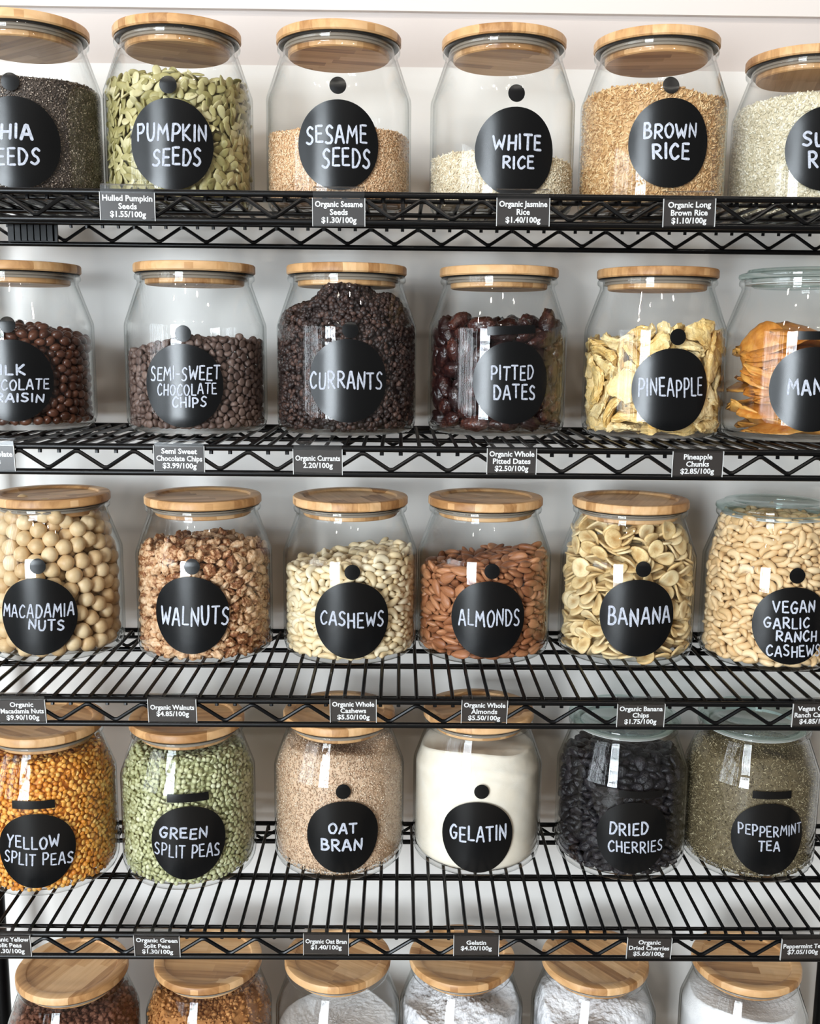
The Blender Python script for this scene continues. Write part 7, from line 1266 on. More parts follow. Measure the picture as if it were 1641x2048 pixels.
1,127,-721,831,-58,-19,64,2,-591,-410,1092,-96,-5,21,2,-41,-728,721,82,48,-6,2,150,-719,1204,-20,4,-89,0,-520,-494,931,25,-9,-78,0,-570,-456,738,-14,-92,-22,4,-299,-649,945,-4,12,18,1,33,-638,1577,53,-52,-64,1,400,-562,1378,-52,-43,72,1,50,-722,587,-66,-58,42,
0,-537,-474,515,96,9,16,3,599,-500,759,5,68,-4,0,-27,-651,1459,30,-26,-74,4,46,-707,1026,-15,-14,81,3,566,-502,471,-5,30,-88,1,-116,-732,208,17,-7,-30,3,310,-676,1157,81,51,-1,2,-600,-101,1728,34,-76,12,3,-655,-282,1284,50,-84,-9,2,371,-627,1068,-16,22,92,
4,-621,-326,828,9,-11,-94,4,-24,-719,1152,77,41,20,4,-56,-699,1020,-6,-22,69,2,343,-655,974,-16,24,-79,4,-359,-625,1086,-62,73,23,3,-698,-263,463,87,-47,-5,1,309,-670,137,36,9,-57,2,92,-697,939,15,23,73,2,478,-496,1528,29,-70,-59,1,526,-548,323,11,33,-78,
0,248,-624,1443,82,50,-1,4,482,-565,95,95,16,2,4,-725,51,1410,29,70,-13,1,-590,-387,1288,95,11,25,3,62,-721,664,80,56,-18,1,-498,-548,436,53,-54,-44,2,-675,-169,1317,38,-81,-41,2,-489,-528,95,8,-25,-93,4,74,-703,338,42,26,64,0,628,-466,1202,-61,-15,40,
2,-124,-570,1703,-78,59,-14,1,328,-522,1684,3,-16,-94,4,-342,406,1756,-2,87,46,0,330,-585,1366,52,63,39,0,-414,-446,1671,-43,20,13,0,-248,-675,675,-53,-76,33,0,-521,-495,1165,-7,-12,-6,4,-484,-521,742,-8,-25,-90,2,-673,-296,96,58,-77,-20,4,-643,-329,149,37,29,44,
0,437,-561,185,49,81,25,0,-501,-412,1459,-95,-22,-10,0,-75,-701,902,-54,-76,31,0,-504,-445,1326,7,20,-86,0,-744,-122,98,78,-54,-18,4,74,-724,1092,9,9,32,3,144,-646,1411,74,65,-1,3,237,-627,1372,63,76,-11,4,-706,-79,482,-98,13,-1,2,-674,-69,1470,58,-75,-19,
2,-452,-540,528,-90,-38,3,3,67,-711,877,-44,87,-18,0,166,-665,1341,-24,12,-76,4,472,-537,961,-93,29,9,4,-673,-89,1408,-3,3,89,1,-671,-249,894,16,22,94,4,-609,55,1713,26,-79,18,3,-718,-50,1322,59,-76,-22,0,193,-595,1569,56,42,39,4,-269,-642,870,-73,-67,4,
0,-670,-260,726,-2,3,45,0,-707,-203,577,19,-14,62,0,-622,-359,913,36,-79,-45,0,242,-593,1515,7,-34,-68,1,423,-599,1024,-74,-65,-1,0,551,-491,1006,-3,-2,-95,0,678,-384,966,68,14,53,2,-141,-166,1803,75,58,16,3,200,-691,641,42,84,-29,4,563,-528,1079,-39,91,2,
0,-769,-24,401,68,72,2,1,-584,-413,1187,9,-65,-63,4,-693,-246,1072,55,-79,-14,4,478,-515,405,11,4,91,3,-171,-683,456,14,-1,-68,4,20,-691,169,-15,1,-71,1,467,-579,826,-12,-17,-69,3,415,-461,1619,36,85,-16,4,113,-642,1258,31,-44,-51,3,-596,-400,127,92,29,23,
0,393,-618,1202,-29,25,-71,1,203,-691,496,-85,47,-3,0,-587,-177,1643,-46,86,1,0,387,-425,1798,41,11,-28,0,215,-661,370,-23,1,-93,4,311,-17,1779,35,53,75,0,-652,-317,1101,-28,12,-92,4,226,-488,1768,58,-73,-17,4,546,-299,1778,40,-72,-43,0,506,-529,1146,77,61,2,
4,489,-518,1291,97,4,7,0,-740,-18,206,-67,56,24,4,-621,-27,1628,-12,35,-34,3,-625,-332,737,77,45,17,4,409,-572,364,78,-39,-24,4,-729,-52,332,-89,43,-10,4,-457,-338,1776,65,-2,-1,0,393,-599,880,57,77,10,0,350,-505,1609,93,-31,-14,3,196,575,1779,-50,45,9,
4,454,-567,558,-87,9,-10,2,-747,-59,888,48,-81,-21,1,490,-404,1707,-28,64,-60,3,-65,292,1805,91,38,4,0,554,-487,921,-77,-58,-15,4,558,-495,612,7,-22,-88,0,-603,-237,1477,31,-93,6,4,-723,-1,1252,78,-60,-5,0,-719,-55,1162,86,6,24,3,-698,-166,288,89,5,-23,
4,-596,-207,1546,37,-84,-32,2,-550,-269,1609,-39,90,-15,2,-779,19,953,30,-59,-47,4,33,-544,1779,-15,90,27,4,290,-138,1765,41,-66,-61,2,315,-578,1274,88,42,-9,1,-728,-41,542,17,16,24,4,-636,145,1536,27,15,43,3,-713,-85,1063,43,-16,-6,2,-695,-99,188,-95,-26,0,
2,514,-495,225,83,-23,-23,0,-455,-428,1528,-38,90,15,1,-774,-2,1122,40,57,-42,3,478,-524,1221,48,87,6,0,-527,-395,560,91,27,-6,2,144,134,1762,31,81,42,1,246,-658,790,96,-25,4,2,467,-543,697,-33,13,-51,2,339,-532,1538,-7,0,-64,2,114,-77,1762,39,36,79,
0,493,-474,1347,-6,97,-20,4,-561,-253,1527,88,42,1,3,-135,579,1766,7,81,45,2,309,-519,1464,45,87,-11,3,-753,50,179,-46,74,14,1,-627,-145,1498,25,33,17,4,-741,24,815,36,-88,-13,1,-541,299,1777,-51,-47,20,0,685,-373,238,48,-73,-42,2,249,224,1791,37,14,63,
2,-68,-676,1152,39,-82,-31,2,-171,245,1764,62,-65,-42,2,612,-8,1759,69,-37,-47,3,-141,-641,604,18,-43,-65,2,-704,-65,238,81,17,13,1,427,-514,1429,-40,-4,-36,4,3,-656,924,10,31,55,0,407,-581,613,21,83,48,0,-285,-599,1018,9,6,50,4,-67,-638,95,29,-91,-24,
1,243,-678,867,-2,-11,-27,3,-416,-520,976,29,-86,-33,4,-141,495,1748,40,-16,74,1,-129,-368,1778,14,18,53,0,496,-433,1417,11,95,-16,4,277,-615,635,50,81,22,0,-150,126,1778,21,-25,-72,2,582,-423,1254,93,-2,9,3,52,-599,1429,66,73,-4,4,343,343,1755,59,-8,-28,
2,49,599,1736,-36,69,12,3,-554,115,1766,-93,29,3,4,-351,-553,810,4,0,-98,3,368,-608,318,-20,11,-47,0,129,-231,1770,-41,82,36,3,56,-648,714,66,-56,-15,2,246,343,1764,93,-17,-20,0,232,-627,933,-80,57,-8,2,-699,-128,955,-78,49,5,3,681,-258,1278,54,74,-14,
1,567,-453,124,-86,16,-15,4,650,-357,400,-91,-38,3,3,-387,-507,1327,-25,91,26,2,515,-490,723,67,-32,-31,2,-715,13,742,95,-18,-8,4,3,109,1760,66,61,36,0,-198,-55,1758,27,3,-65,2,-364,42,1736,81,11,-25,1,-723,83,1165,67,-15,21,0,479,-363,1596,17,32,83,
4,-422,-486,906,-73,62,-15,4,556,-352,1408,6,-93,24,0,-630,-316,640,13,7,-40,3,43,393,1784,96,7,-6,3,612,-394,1127,-16,-89,-37,3,-403,-379,1715,34,-77,47,3,-745,17,625,66,-73,-7,1,552,-329,1664,-52,74,34,4,-602,164,1656,-76,45,44,1,-224,-582,699,-54,-78,27,
4,-704,56,533,7,-92,-35,4,-702,-133,847,-9,-17,-30,1,532,-375,1502,-22,-24,-94,2,552,-486,543,-98,-15,-6,3,-53,-568,1564,26,67,55,4,555,-452,207,36,6,-39,3,-111,-650,367,80,-45,-37,4,409,-523,263,-78,55,-9,1,-614,244,1589,24,-75,-35,1,-355,312,1745,6,27,82,
2,-516,-482,831,-13,-88,40,2,352,-562,150,35,62,58,3,-524,155,1731,-54,76,14,0,-205,-623,596,-48,73,-25,4,445,149,1735,77,-16,-61,4,-259,-59,1764,76,-53,-11,4,179,-668,101,49,6,9,1,615,-379,840,46,83,27,4,434,-423,1467,38,88,19,0,-301,-264,1765,3,-97,-12,
4,272,-615,499,-47,-87,4,3,683,-303,739,61,73,11,4,551,-242,1641,-98,-4,-10,3,-282,-477,1614,-8,-10,-90,1,593,-427,323,-46,-59,57,0,-275,-352,1772,14,7,-91,0,-278,-560,1422,60,-3,6,2,616,-386,677,76,-27,-39,3,-328,-164,1794,-69,-11,23,3,88,554,1762,58,24,22,
2,662,-358,147,80,46,31,2,113,-549,1668,96,-20,-5,3,240,-605,1026,13,41,72,0,-515,-141,1730,76,13,0,1,133,-638,713,25,1,-57,3,64,-615,1350,5,-5,-48,0,654,-337,477,-14,-9,-61,0,57,-583,1503,-2,-12,-60,4,267,-592,814,31,93,-15,0,538,85,1734,22,-67,-69,
2,653,-271,1456,37,12,53,4,-547,-323,1377,-86,34,-35,3,-501,-431,99,10,-18,-90,3,-177,-597,1224,1,95,-17,4,57,243,1749,90,-5,-16,0,651,-334,1217,4,-6,-95,0,285,-589,890,-14,-9,-41,4,413,4,1757,59,-60,-33,4,687,-219,506,9,-33,-92,2,623,-247,1579,-49,79,6,
4,-63,-362,1771,49,-53,-54,3,-112,-42,1775,53,77,30,2,-76,-530,1685,64,75,-1,3,331,496,1782,-39,-89,16,4,-239,187,1750,80,-47,-16,0,-114,-649,959,54,-82,-13,0,-260,318,1743,32,91,21,1,-64,-624,713,44,81,-3,0,125,-644,987,59,-71,-8,2,-407,-486,587,22,4,-3,
3,619,-256,1400,3,7,-32,3,6,-638,411,-24,-47,36,4,382,-457,1479,40,-27,-21,1,248,-250,1740,26,55,9,1,-418,-160,1784,19,26,52,0,-414,-543,220,16,56,-57,0,-437,-460,478,-58,-79,-6,4,-650,-185,1208,1,5,72,0,700,-319,333,-54,82,10,3,-499,-391,862,26,13,-4,
2,-270,71,1758,10,34,33,3,4,-54,1745,18,-3,17,1,187,-510,1710,-3,8,96,2,-116,-500,1758,9,11,93,2,-201,-631,1151,97,15,15,3,-559,-198,1390,6,-31,9,4,298,-562,1186,82,47,17,2,573,270,1721,65,-42,-28,4,527,-319,1565,-42,-86,20,1,-475,416,1727,41,-33,-82,
0,318,-542,979,-49,77,-30,3,385,-508,776,62,-72,8,4,-584,-294,416,5,-10,4,4,648,-269,660,-5,8,98,1,-104,-643,822,-87,45,11,3,-79,-572,1367,21,-36,15,3,106,-633,216,-44,-76,43,2,655,-290,819,36,92,-5,2,-606,-239,781,14,-78,-49,0,541,145,1731,-34,88,28,
0,146,-465,1773,66,-71,-12,4,591,-316,1285,-94,31,0,1,26,-630,306,-37,-89,0,4,-445,250,1723,-8,-36,-92,1,-509,-398,341,8,20,-80,1,14,-627,1215,37,90,-16,2,-639,-179,499,12,18,97,2,376,-408,1724,-96,-8,24,2,701,-182,1413,-11,-53,34,3,-328,164,1739,-31,-5,-89,
2,-2,-351,1754,-41,5,90,0,-263,-595,230,1,-10,81,0,482,-461,166,-2,-31,82,4,-16,-463,1699,-19,-3,-44,2,-203,-512,1552,26,-37,-63,1,-374,-507,376,18,-27,-52,4,-273,-566,517,25,-1,-2,2,-482,-434,1256,-63,73,18,1,187,466,1751,62,72,23,4,84,-620,1072,22,3,1,
3,-320,-452,1703,-26,18,-18,1,-171,-565,284,-86,21,9,0,-468,-356,959,5,52,68,3,-25,-630,551,16,-94,-17,3,174,-21,1767,30,22,65,3,-72,448,1742,65,65,35,2,-468,-436,257,19,-23,-66,1,403,-484,909,5,96,23,3,-642,-93,722,-23,18,-94,1,-193,-616,355,10,-2,51,
1,-161,391,1730,-15,-89,-20,0,256,-606,737,-10,2,-37,0,-563,-35,1696,8,28,-34,0,210,-590,1214,61,55,11,0,-547,-318,1264,0,-21,15,3,-129,-550,1468,-6,17,-16,4,-603,-213,652,24,92,25,1,191,-523,1499,-22,1,51,2,-608,75,1513,49,-21,83,2,123,-633,1182,-46,75,-38,
4,-498,-79,1720,59,7,-21,3,419,-520,1105,-75,-63,12,0,-4,-613,1294,-14,17,42,3,-332,-534,664,-8,21,12,1,-484,-399,412,42,81,37,3,-638,-205,978,-82,50,20,0,-337,-436,1577,-11,-2,46,3,-606,-168,361,78,55,21,3,-482,-230,1742,49,-86,7,2,-637,-176,775,30,-90,-22,
1,-486,-354,1608,-40,1,-57,1,-661,-142,412,19,-9,-97,2,768,-162,648,47,21,58,4,-179,-603,775,-11,5,-1,0,241,-490,1589,-12,20,-37,3,-697,34,323,25,57,69,2,173,-616,662,-6,-12,-14,1,226,-616,213,-23,-26,87,0,400,383,1706,-17,72,3,4,-647,-4,1068,12,51,-79,
1,-474,-296,1454,-21,16,-29,0,-563,-317,358,-24,-8,62,1,-240,-581,1265,29,-21,-62,2,-351,-459,1447,-81,-43,-34,4,350,-555,461,28,95,-3,0,481,-249,1766,49,43,59,3,-49,139,1751,60,-59,-34,2,-292,-569,453,-12,5,-52,0,-654,-9,467,-1,0,-11,1,-107,-581,1111,-89,13,7,
3,-304,-536,1178,31,14,-30,3,660,-289,1154,10,2,-29,1,-602,-264,257,50,-69,-34,2,442,-478,844,-8,-5,-9,1,-636,-80,1142,-84,-52,2,3,540,-204,1698,-10,16,97,1,755,-201,999,-42,67,-36,4,-455,-268,1664,-24,93,23,1,302,-571,387,20,23,75,2,-566,-313,1001,71,56,15,
1,118,-561,1565,32,54,53,0,-567,-299,193,21,-33,-74,3,-498,-341,712,-87,46,-7,1,312,274,1738,-11,39,90,1,280,-572,130,-76,42,9,3,-491,-356,783,-2,-7,89,3,-13,-633,627,19,14,37,1,250,-539,1107,91,19,15,4,600,-187,1533,17,-90,-35,4,-571,-316,497,-10,-98,-2,
4,-308,-545,302,43,67,50,1,122,-575,840,-78,-28,-25,4,316,73,1749,59,-37,-69,0,-231,-532,1370,38,13,-18,2,516,-63,1742,9,-55,-81,3,674,-258,118,-96,6,7,4,297,-588,230,38,87,26,0,-345,-521,752,-45,-85,-19,0,-368,-523,865,2,-23,-52,0,-220,-557,102,-4,1,98,
0,-570,-150,1056,-26,-50,54,1,484,253,1740,13,50,-8,0,297,83,449,91,-2,7,4,-225,-447,1701,43,85,24,4,660,-295,903,96,14,-8,3,-667,83,432,-74,-3,-3,1,689,-225,252,95,-5,-4,1,-616,-235,1126,64,-66,-11,4,391,-143,1739,50,-75,-18,2,703,-149,257,-19,-3,-24,
4,717,-135,808,47,85,-9,2,231,64,1739,18,-19,-68,3,157,-582,552,76,12,31,1,17,-630,827,-92,28,17,3,516,-399,785,76,-13,-3,0,-536,335,1538,4,95,26,2,-71,-633,495,-7,17,-22,0,672,-231,604,-4,-17,84,1,174,247,1745,32,89,31,4,716,-152,442,-3,-3,-87,
1,737,-132,146,2,20,-79,0,686,-203,1029,-91,20,-27,1,559,-145,1767,3,6,-96,2,156,-318,1765,-13,-19,-74,3,701,-169,1154,-22,-21,-94,2,600,-326,597,10,32,92,2,736,-69,1214,-14,-31,74,3,-233,-542,921,81,-8,-23,1,704,-43,1368,-12,15,-54,0,-467,30,1729,29,12,60,
 ]),
 'cherry': (0.1130, [
4,-188,-686,1427,66,-13,-3,3,-148,-754,511,-79,0,-1,1,105,-703,1360,-23,90,20,0,105,-561,1482,-68,55,20,3,-115,-753,179,-88,5,6,2,-312,-679,1050,11,-36,63,4,-462,-619,477,-70,32,-17,4,-521,-569,1201,35,52,76,3,-422,-481,1417,38,6,8,0,-241,-679,1281,-95,-6,15,
2,-410,-618,598,25,17,-81,3,-250,-708,798,3,-33,-15,1,104,-716,998,-78,-43,-44,0,336,-679,1248,25,-52,-79,0,33,-739,1228,-3,47,75,1,-2,-758,717,-3,-46,-87,3,-103,-712,1324,-6,-96,21,2,-60,-723,1109,87,27,39,0,52,-749,863,-6,24,-12,0,495,-548,1295,-86,-22,20,
4,163,-711,1285,-40,82,30,1,-24,-738,1013,10,8,-84,2,-28,-723,279,-25,96,-6,1,40,-742,441,11,-14,34,1,-231,-584,1497,12,-16,-96,1,-626,-288,1393,-87,35,-16,3,-390,-590,1347,-32,-13,-90,3,169,-730,1169,3,-10,7,4,-306,-686,897,94,-22,-1,0,-345,-211,1490,6,-8,42,
0,-600,-475,457,8,51,76,2,-594,-424,1320,-69,-41,55,3,-262,-441,1467,1,-89,-41,0,-267,-691,153,-4,1,11,1,342,-649,933,-24,-39,-87,4,-539,-529,361,12,90,21,2,240,-622,1455,98,-1,8,4,259,-698,1030,9,-11,-94,2,-613,-466,159,57,21,78,3,419,-529,1394,-11,3,90,
0,292,-692,466,-8,-3,6,2,-370,-627,1162,33,-92,-12,0,-301,-622,1400,3,36,6,2,-322,-657,316,13,0,-93,3,113,619,1408,-3,-16,82,4,643,139,1447,-52,84,-1,2,-413,-603,177,5,10,-92,1,445,-607,567,40,-89,-13,1,625,-419,1270,52,-65,-54,1,571,-381,1425,71,-40,-51,
2,125,-720,230,-90,-30,18,2,358,-644,1107,-34,91,-19,1,233,-694,577,50,84,-4,2,-213,-704,594,10,93,-13,4,-547,-408,1433,-27,20,-9,2,142,-706,501,7,12,71,4,211,-712,387,14,21,43,4,-76,-725,640,80,-53,-22,4,-497,-522,1322,21,39,78,1,127,270,1411,-89,23,8,
3,-664,-316,347,-7,18,-83,3,364,-629,708,-50,-82,12,2,-489,-545,951,35,-38,-81,1,-163,-690,1030,-87,-41,11,2,317,-660,247,10,5,-88,3,-302,-654,501,-8,4,-85,3,4,-724,537,57,-71,-35,3,553,-510,874,-21,34,-88,4,-668,-301,1056,-1,35,-79,3,190,-696,300,77,-61,-10,
4,278,-675,866,-1,9,-28,3,-545,123,1441,13,20,96,0,461,-575,964,18,5,-97,3,-507,-309,1476,65,50,4,2,173,-192,1476,31,-87,-35,4,-499,-533,662,-9,98,-12,2,-31,-686,1398,-17,6,27,3,-105,-681,1206,-16,4,-75,0,-531,-527,576,55,80,19,3,-333,-633,686,5,4,-85,
1,572,-512,1170,-76,-18,34,2,118,-677,592,15,-10,-68,2,-334,145,1451,3,11,62,2,-573,-463,962,48,-83,-12,4,-174,-715,923,-39,28,-45,4,-471,-557,836,-8,16,-74,1,-647,-356,1208,3,8,91,3,-241,-661,1179,-1,0,-86,0,-155,-316,1492,-21,-29,55,0,446,-601,774,-6,-20,-88,
1,-624,-410,764,86,30,-35,0,-587,-455,1133,64,66,32,3,-520,-537,236,78,0,57,4,-365,-631,805,-24,47,-58,2,-173,-705,1126,72,65,5,1,-721,-146,1316,71,28,61,0,180,-716,117,97,4,-7,2,-370,-636,1244,-16,-1,-35,4,-667,-173,1471,21,44,67,0,380,-636,337,62,-75,14,
0,432,-589,471,30,16,-55,2,-185,-722,388,-16,1,-19,0,480,-405,1432,80,-48,-20,1,28,-451,1487,-71,64,-1,3,-108,-686,771,56,-80,-11,0,-2,496,1391,14,13,-97,4,128,-721,724,-67,-27,67,0,-738,-202,140,-6,57,52,2,378,9,1441,-83,-43,-31,2,-287,-669,246,80,-55,19,
0,-385,515,1421,-1,-93,-30,4,-745,-85,691,28,-9,-70,4,391,-263,1452,-46,-83,-21,4,-710,-231,832,42,89,2,4,-658,-302,581,-4,-99,4,2,-108,-484,1473,1,2,-39,4,-582,-453,876,-71,-68,-7,4,-725,-211,1191,-43,-18,86,1,-728,-192,613,-76,45,-41,2,-611,-409,560,30,-34,-85,
0,199,-303,1475,1,-6,-88,1,368,-393,1447,-78,3,58,3,229,-676,701,17,13,86,1,-2,-558,1418,-60,-70,33,4,-674,-289,1287,69,55,40,1,33,-734,193,-1,16,-50,1,-507,-504,1041,-17,16,60,2,-466,380,1411,43,2,25,3,-654,-325,130,46,-80,-18,0,-554,-197,1466,-96,-9,21,
0,-30,-301,1505,94,-22,19,3,-291,-626,403,3,-12,-84,2,-145,507,1418,-15,16,31,4,646,-428,495,-41,47,-72,1,509,-545,1054,44,-88,5,4,-695,-308,476,-81,-36,44,2,333,-602,1363,-20,16,-62,0,-420,-557,740,5,6,42,1,-428,-584,351,76,62,0,0,685,-76,1394,22,40,-14,
2,238,-630,1367,-47,-82,23,2,-629,-340,664,97,17,-5,2,-661,259,1398,-45,-36,22,1,-143,-665,312,4,-3,18,2,-680,-26,1420,24,4,-96,2,196,-690,811,-48,-85,12,2,-261,-124,1476,-19,-96,-15,3,-394,-570,904,-14,2,34,0,258,608,1389,15,5,-88,1,-677,-261,267,-95,27,5,
1,-524,-433,686,82,45,-12,3,507,91,1429,-33,-89,-23,3,349,385,1412,-51,40,-59,1,-266,-611,606,-32,14,86,0,-194,-669,709,71,-63,-18,4,58,-678,1099,85,49,16,2,549,-498,350,-15,32,-40,1,538,-472,211,-30,-93,-16,4,650,-291,1394,48,26,67,1,-624,-395,260,-11,-19,-57,
4,448,424,1408,-20,-27,49,1,-469,239,1443,1,5,84,4,-80,-676,857,-72,67,-2,4,338,-611,109,83,-54,0,0,-702,-183,382,95,18,14,3,423,-582,1203,-2,-20,88,1,446,-552,234,-47,-77,40,3,549,-480,748,-79,58,-4,1,99,-34,1423,-10,59,63,1,-625,-323,920,8,-13,-90,
3,386,211,1401,9,12,-97,2,579,-454,135,15,17,-45,3,533,-66,1421,-18,0,63,0,-751,59,808,29,52,-57,3,-175,121,1440,4,-14,-98,3,-473,-510,119,-75,64,-8,3,-395,-566,267,77,62,10,0,-373,-579,1004,13,0,-93,2,-208,244,1418,14,16,-87,3,629,-354,609,13,-14,94,
0,536,-449,608,-32,23,-18,2,385,-608,188,-44,-89,5,2,-709,-173,1067,-13,28,94,0,682,-285,1130,6,-3,79,4,16,-693,109,44,-88,-5,4,-682,-245,988,-94,-26,0,1,-404,-559,1099,3,2,-91,4,556,-446,439,-56,-79,5,3,450,-522,663,2,-19,83,0,-733,-139,466,-16,11,-55,
2,30,-679,790,-2,5,56,4,-728,-24,210,91,16,-6,2,175,423,1413,29,-91,27,1,-718,-54,384,5,-8,1,0,-118,11,1446,-3,14,-98,4,269,290,1405,-20,-2,-89,3,-703,-8,1318,26,-18,56,3,262,-490,1437,41,-87,15,3,-73,-674,949,10,-8,80,4,-731,-64,1206,-96,-21,7,
2,481,-484,294,4,10,82,1,-442,-9,1439,5,-5,-45,3,237,-640,174,1,-4,92,1,-148,-647,210,-15,-38,-78,2,192,-646,965,-48,-83,1,4,-16,262,1389,-68,-68,-3,3,10,93,1412,-37,-89,16,1,94,-668,381,-44,83,30,4,-438,-155,1452,-32,-90,-1,3,-707,-114,963,6,-22,-94,
3,458,-517,118,-25,-95,7,2,636,-370,374,46,-87,-10,4,199,-653,1092,-16,4,60,4,130,-670,899,84,-51,-8,0,-29,-669,366,-90,-35,17,0,616,-388,710,-96,1,-13,0,-739,-40,877,-8,6,-91,0,-768,44,543,59,15,69,3,-262,478,1374,-5,-14,-77,1,-613,-315,1122,33,-91,-19,
4,-733,51,124,-2,36,-88,4,312,-111,1445,89,-40,6,4,-431,-365,1429,39,83,-34,3,-6,-633,1307,14,93,22,2,241,124,1378,59,7,-47,0,265,-360,1413,-28,5,92,1,-294,-316,1465,3,96,-19,4,-617,-325,829,11,-20,-93,2,-743,48,322,-23,-36,86,1,-732,-36,1014,84,-42,29,
0,9,631,1358,37,32,81,3,596,-412,1078,89,-1,-3,2,-329,-599,105,9,7,26,1,392,513,1356,57,12,-5,1,637,-319,1237,9,83,53,1,630,-388,283,-21,96,-10,2,669,-265,872,-58,-80,7,1,-105,-137,1440,-48,83,1,1,705,-221,959,-22,-81,29,4,721,-200,1300,58,32,54,
2,-731,35,1148,-76,-62,-14,3,309,-586,535,14,0,26,4,306,-590,631,16,-97,-6,1,-730,50,1049,20,-88,41,3,552,444,1354,-17,17,87,4,-738,83,1250,-66,-64,25,1,631,-378,823,0,-8,16,0,-396,-484,1258,-5,8,-73,1,-712,-55,576,-64,-21,6,1,527,-258,1417,-43,88,-12,
0,-508,-429,805,24,15,-64,4,371,-563,1018,-46,84,-15,2,-209,656,1357,72,61,22,3,435,-149,1414,38,-25,-63,4,683,-267,779,-88,45,6,2,-665,-148,889,-1,-36,-73,4,147,82,1423,-71,68,-9,1,-135,-675,105,-24,95,-9,0,-686,-41,785,23,-94,21,4,-731,48,668,-60,72,31,
0,-695,134,1350,-86,-35,26,0,684,-269,686,-98,-8,14,0,-560,-381,1037,-2,-10,-68,3,581,-380,898,-11,-12,-22,0,493,-479,524,-5,9,-41,2,-624,-270,712,-31,23,75,0,-652,-180,765,14,-9,-11,1,711,-153,446,10,-1,97,3,629,-335,111,-1,-8,99,0,-87,-646,554,32,52,-37,
1,253,-601,1251,43,-82,34,1,607,-324,974,13,94,-29,0,607,-174,1372,-66,-58,-46,0,-118,407,1369,84,-39,-20,2,-474,-463,1141,27,-37,-42,0,554,214,1412,-9,-13,35,1,471,-420,1335,45,85,-24,3,689,-220,514,4,-2,-35,2,-257,-581,816,43,-54,18,3,-503,-402,1245,81,41,25,
1,-555,-361,144,-14,-88,26,3,707,-151,286,5,84,52,0,763,-102,933,-5,-58,-30,2,-261,-628,971,-8,96,-21,0,-318,284,1402,-83,-48,-2,0,-430,-411,1341,-13,12,39,4,288,-599,1153,90,38,-4,1,12,-645,672,80,13,-34,3,533,-446,976,-7,-17,88,1,299,-592,807,19,10,-96,
0,-457,550,1337,24,26,7,4,400,-542,886,17,-9,95,4,672,164,1348,-89,-10,-32,1,439,-515,398,35,-32,-51,2,-604,-143,1386,94,-30,-2,1,-670,-94,308,-95,-24,-10,4,-684,228,1248,5,24,82,2,-465,-260,1298,11,-1,-29,4,447,-500,1121,65,72,2,4,318,-586,409,7,6,33,
1,717,-86,1237,-55,-81,1,4,-111,701,1322,-76,27,-26,4,34,-176,1459,5,9,98,3,-223,-548,1248,-45,-88,5,3,661,-211,120,8,24,95,2,-175,-553,1417,-4,6,99,2,684,-234,215,-11,-15,-94,2,-646,362,1281,63,-54,-47,3,-692,-64,120,99,6,-3,4,481,-462,820,-85,-49,-6,
2,-383,-548,448,13,-20,-17,2,605,-332,207,96,-18,-2,4,-575,406,1360,-88,-32,24,1,-498,-431,347,-87,24,-25,3,362,-465,1265,-35,3,73,2,626,39,1361,-31,-23,44,0,571,-327,529,3,28,-83,1,-517,-247,1369,15,-12,-81,2,314,-208,1409,43,-87,4,0,-617,-210,166,-45,20,-47,
3,233,68,209,10,-64,-74,2,-479,-424,233,-51,61,-9,4,-562,23,1383,29,20,3,4,71,-309,1449,88,45,0,2,715,-135,1151,92,-24,4,3,-157,-599,1329,-27,18,12,2,726,-99,588,-15,-17,84,2,738,-59,104,-12,-4,64,0,-565,-358,429,-60,22,46,1,-377,6,1385,-24,0,96,
0,-639,-102,663,40,42,59,3,762,-56,787,58,51,48,1,-665,-119,216,94,-9,21,1,-543,262,1372,16,11,93,0,352,60,306,-86,-26,-24,2,736,-15,333,25,9,-59,0,731,39,1320,54,22,74,0,-61,-501,1331,93,-2,-3,2,736,45,1010,-73,-61,-9,1,726,102,1232,-41,84,21,
3,704,-168,1070,-14,-94,26,2,655,-185,373,0,8,92,1,515,353,1344,-33,13,23,1,721,60,448,-45,-18,-34,3,763,31,585,56,32,70,
 ]),
}
def unpack(rows):
    a = np.array(rows, float).reshape(-1, 7); v = a[:, 4:] / 99.0
    w = np.sqrt(np.clip(1 - (v * v).sum(1), 0, 1)); q = np.concatenate([w[:, None], v], 1)
    return a[:, 0].astype(int), a[:, 1:4] * 1e-4, q / np.linalg.norm(q, axis=1)[:, None]

def nut_jar(jar, data, kind, nvar, single, plural, stops, rough, label, cat, group, rest_label, noise=(160, .35), bump=None, stretch=(1, 1, 1), spec=.4, depth=.02, core=True, centre=None, sharp=None):
    ct, rows = PACK[data]; k, p, q = unpack(rows); n = len(k)
    m_obj = toned(single + '_skin', stops, rough, spec, 'obj', noise, bump, stretch, centre); m_at = toned(single + '_mass', stops, rough, spec, 'attr', noise, bump, stretch)
    P = [piece(kind, i) for i in range(nvar)]
    me = [mesh(single, v, f, m_obj, True, sharp) for v, f in P]
    place_pieces(jar, single, me, k, p, q, label, cat, group)
    R = np.random.RandomState(jar); parts = []
    if core and ct > 0.012:
        parts.append(heap_solid(lambda x, y: ct + .004, .003, seed=jar, tone=.3, back_only=None if False else depth + .001, lump=.001))
    rot = quat_to_mats(q)
    for i in range(nvar):
        sel = np.arange(n)[300:][k[300:] == i]
        if len(sel): parts.append(scatter(P[i], p[sel], rot[sel], R, 1, 1.0001))
    if parts: stuff(plural, jar, parts, m_at, rest_label, cat)

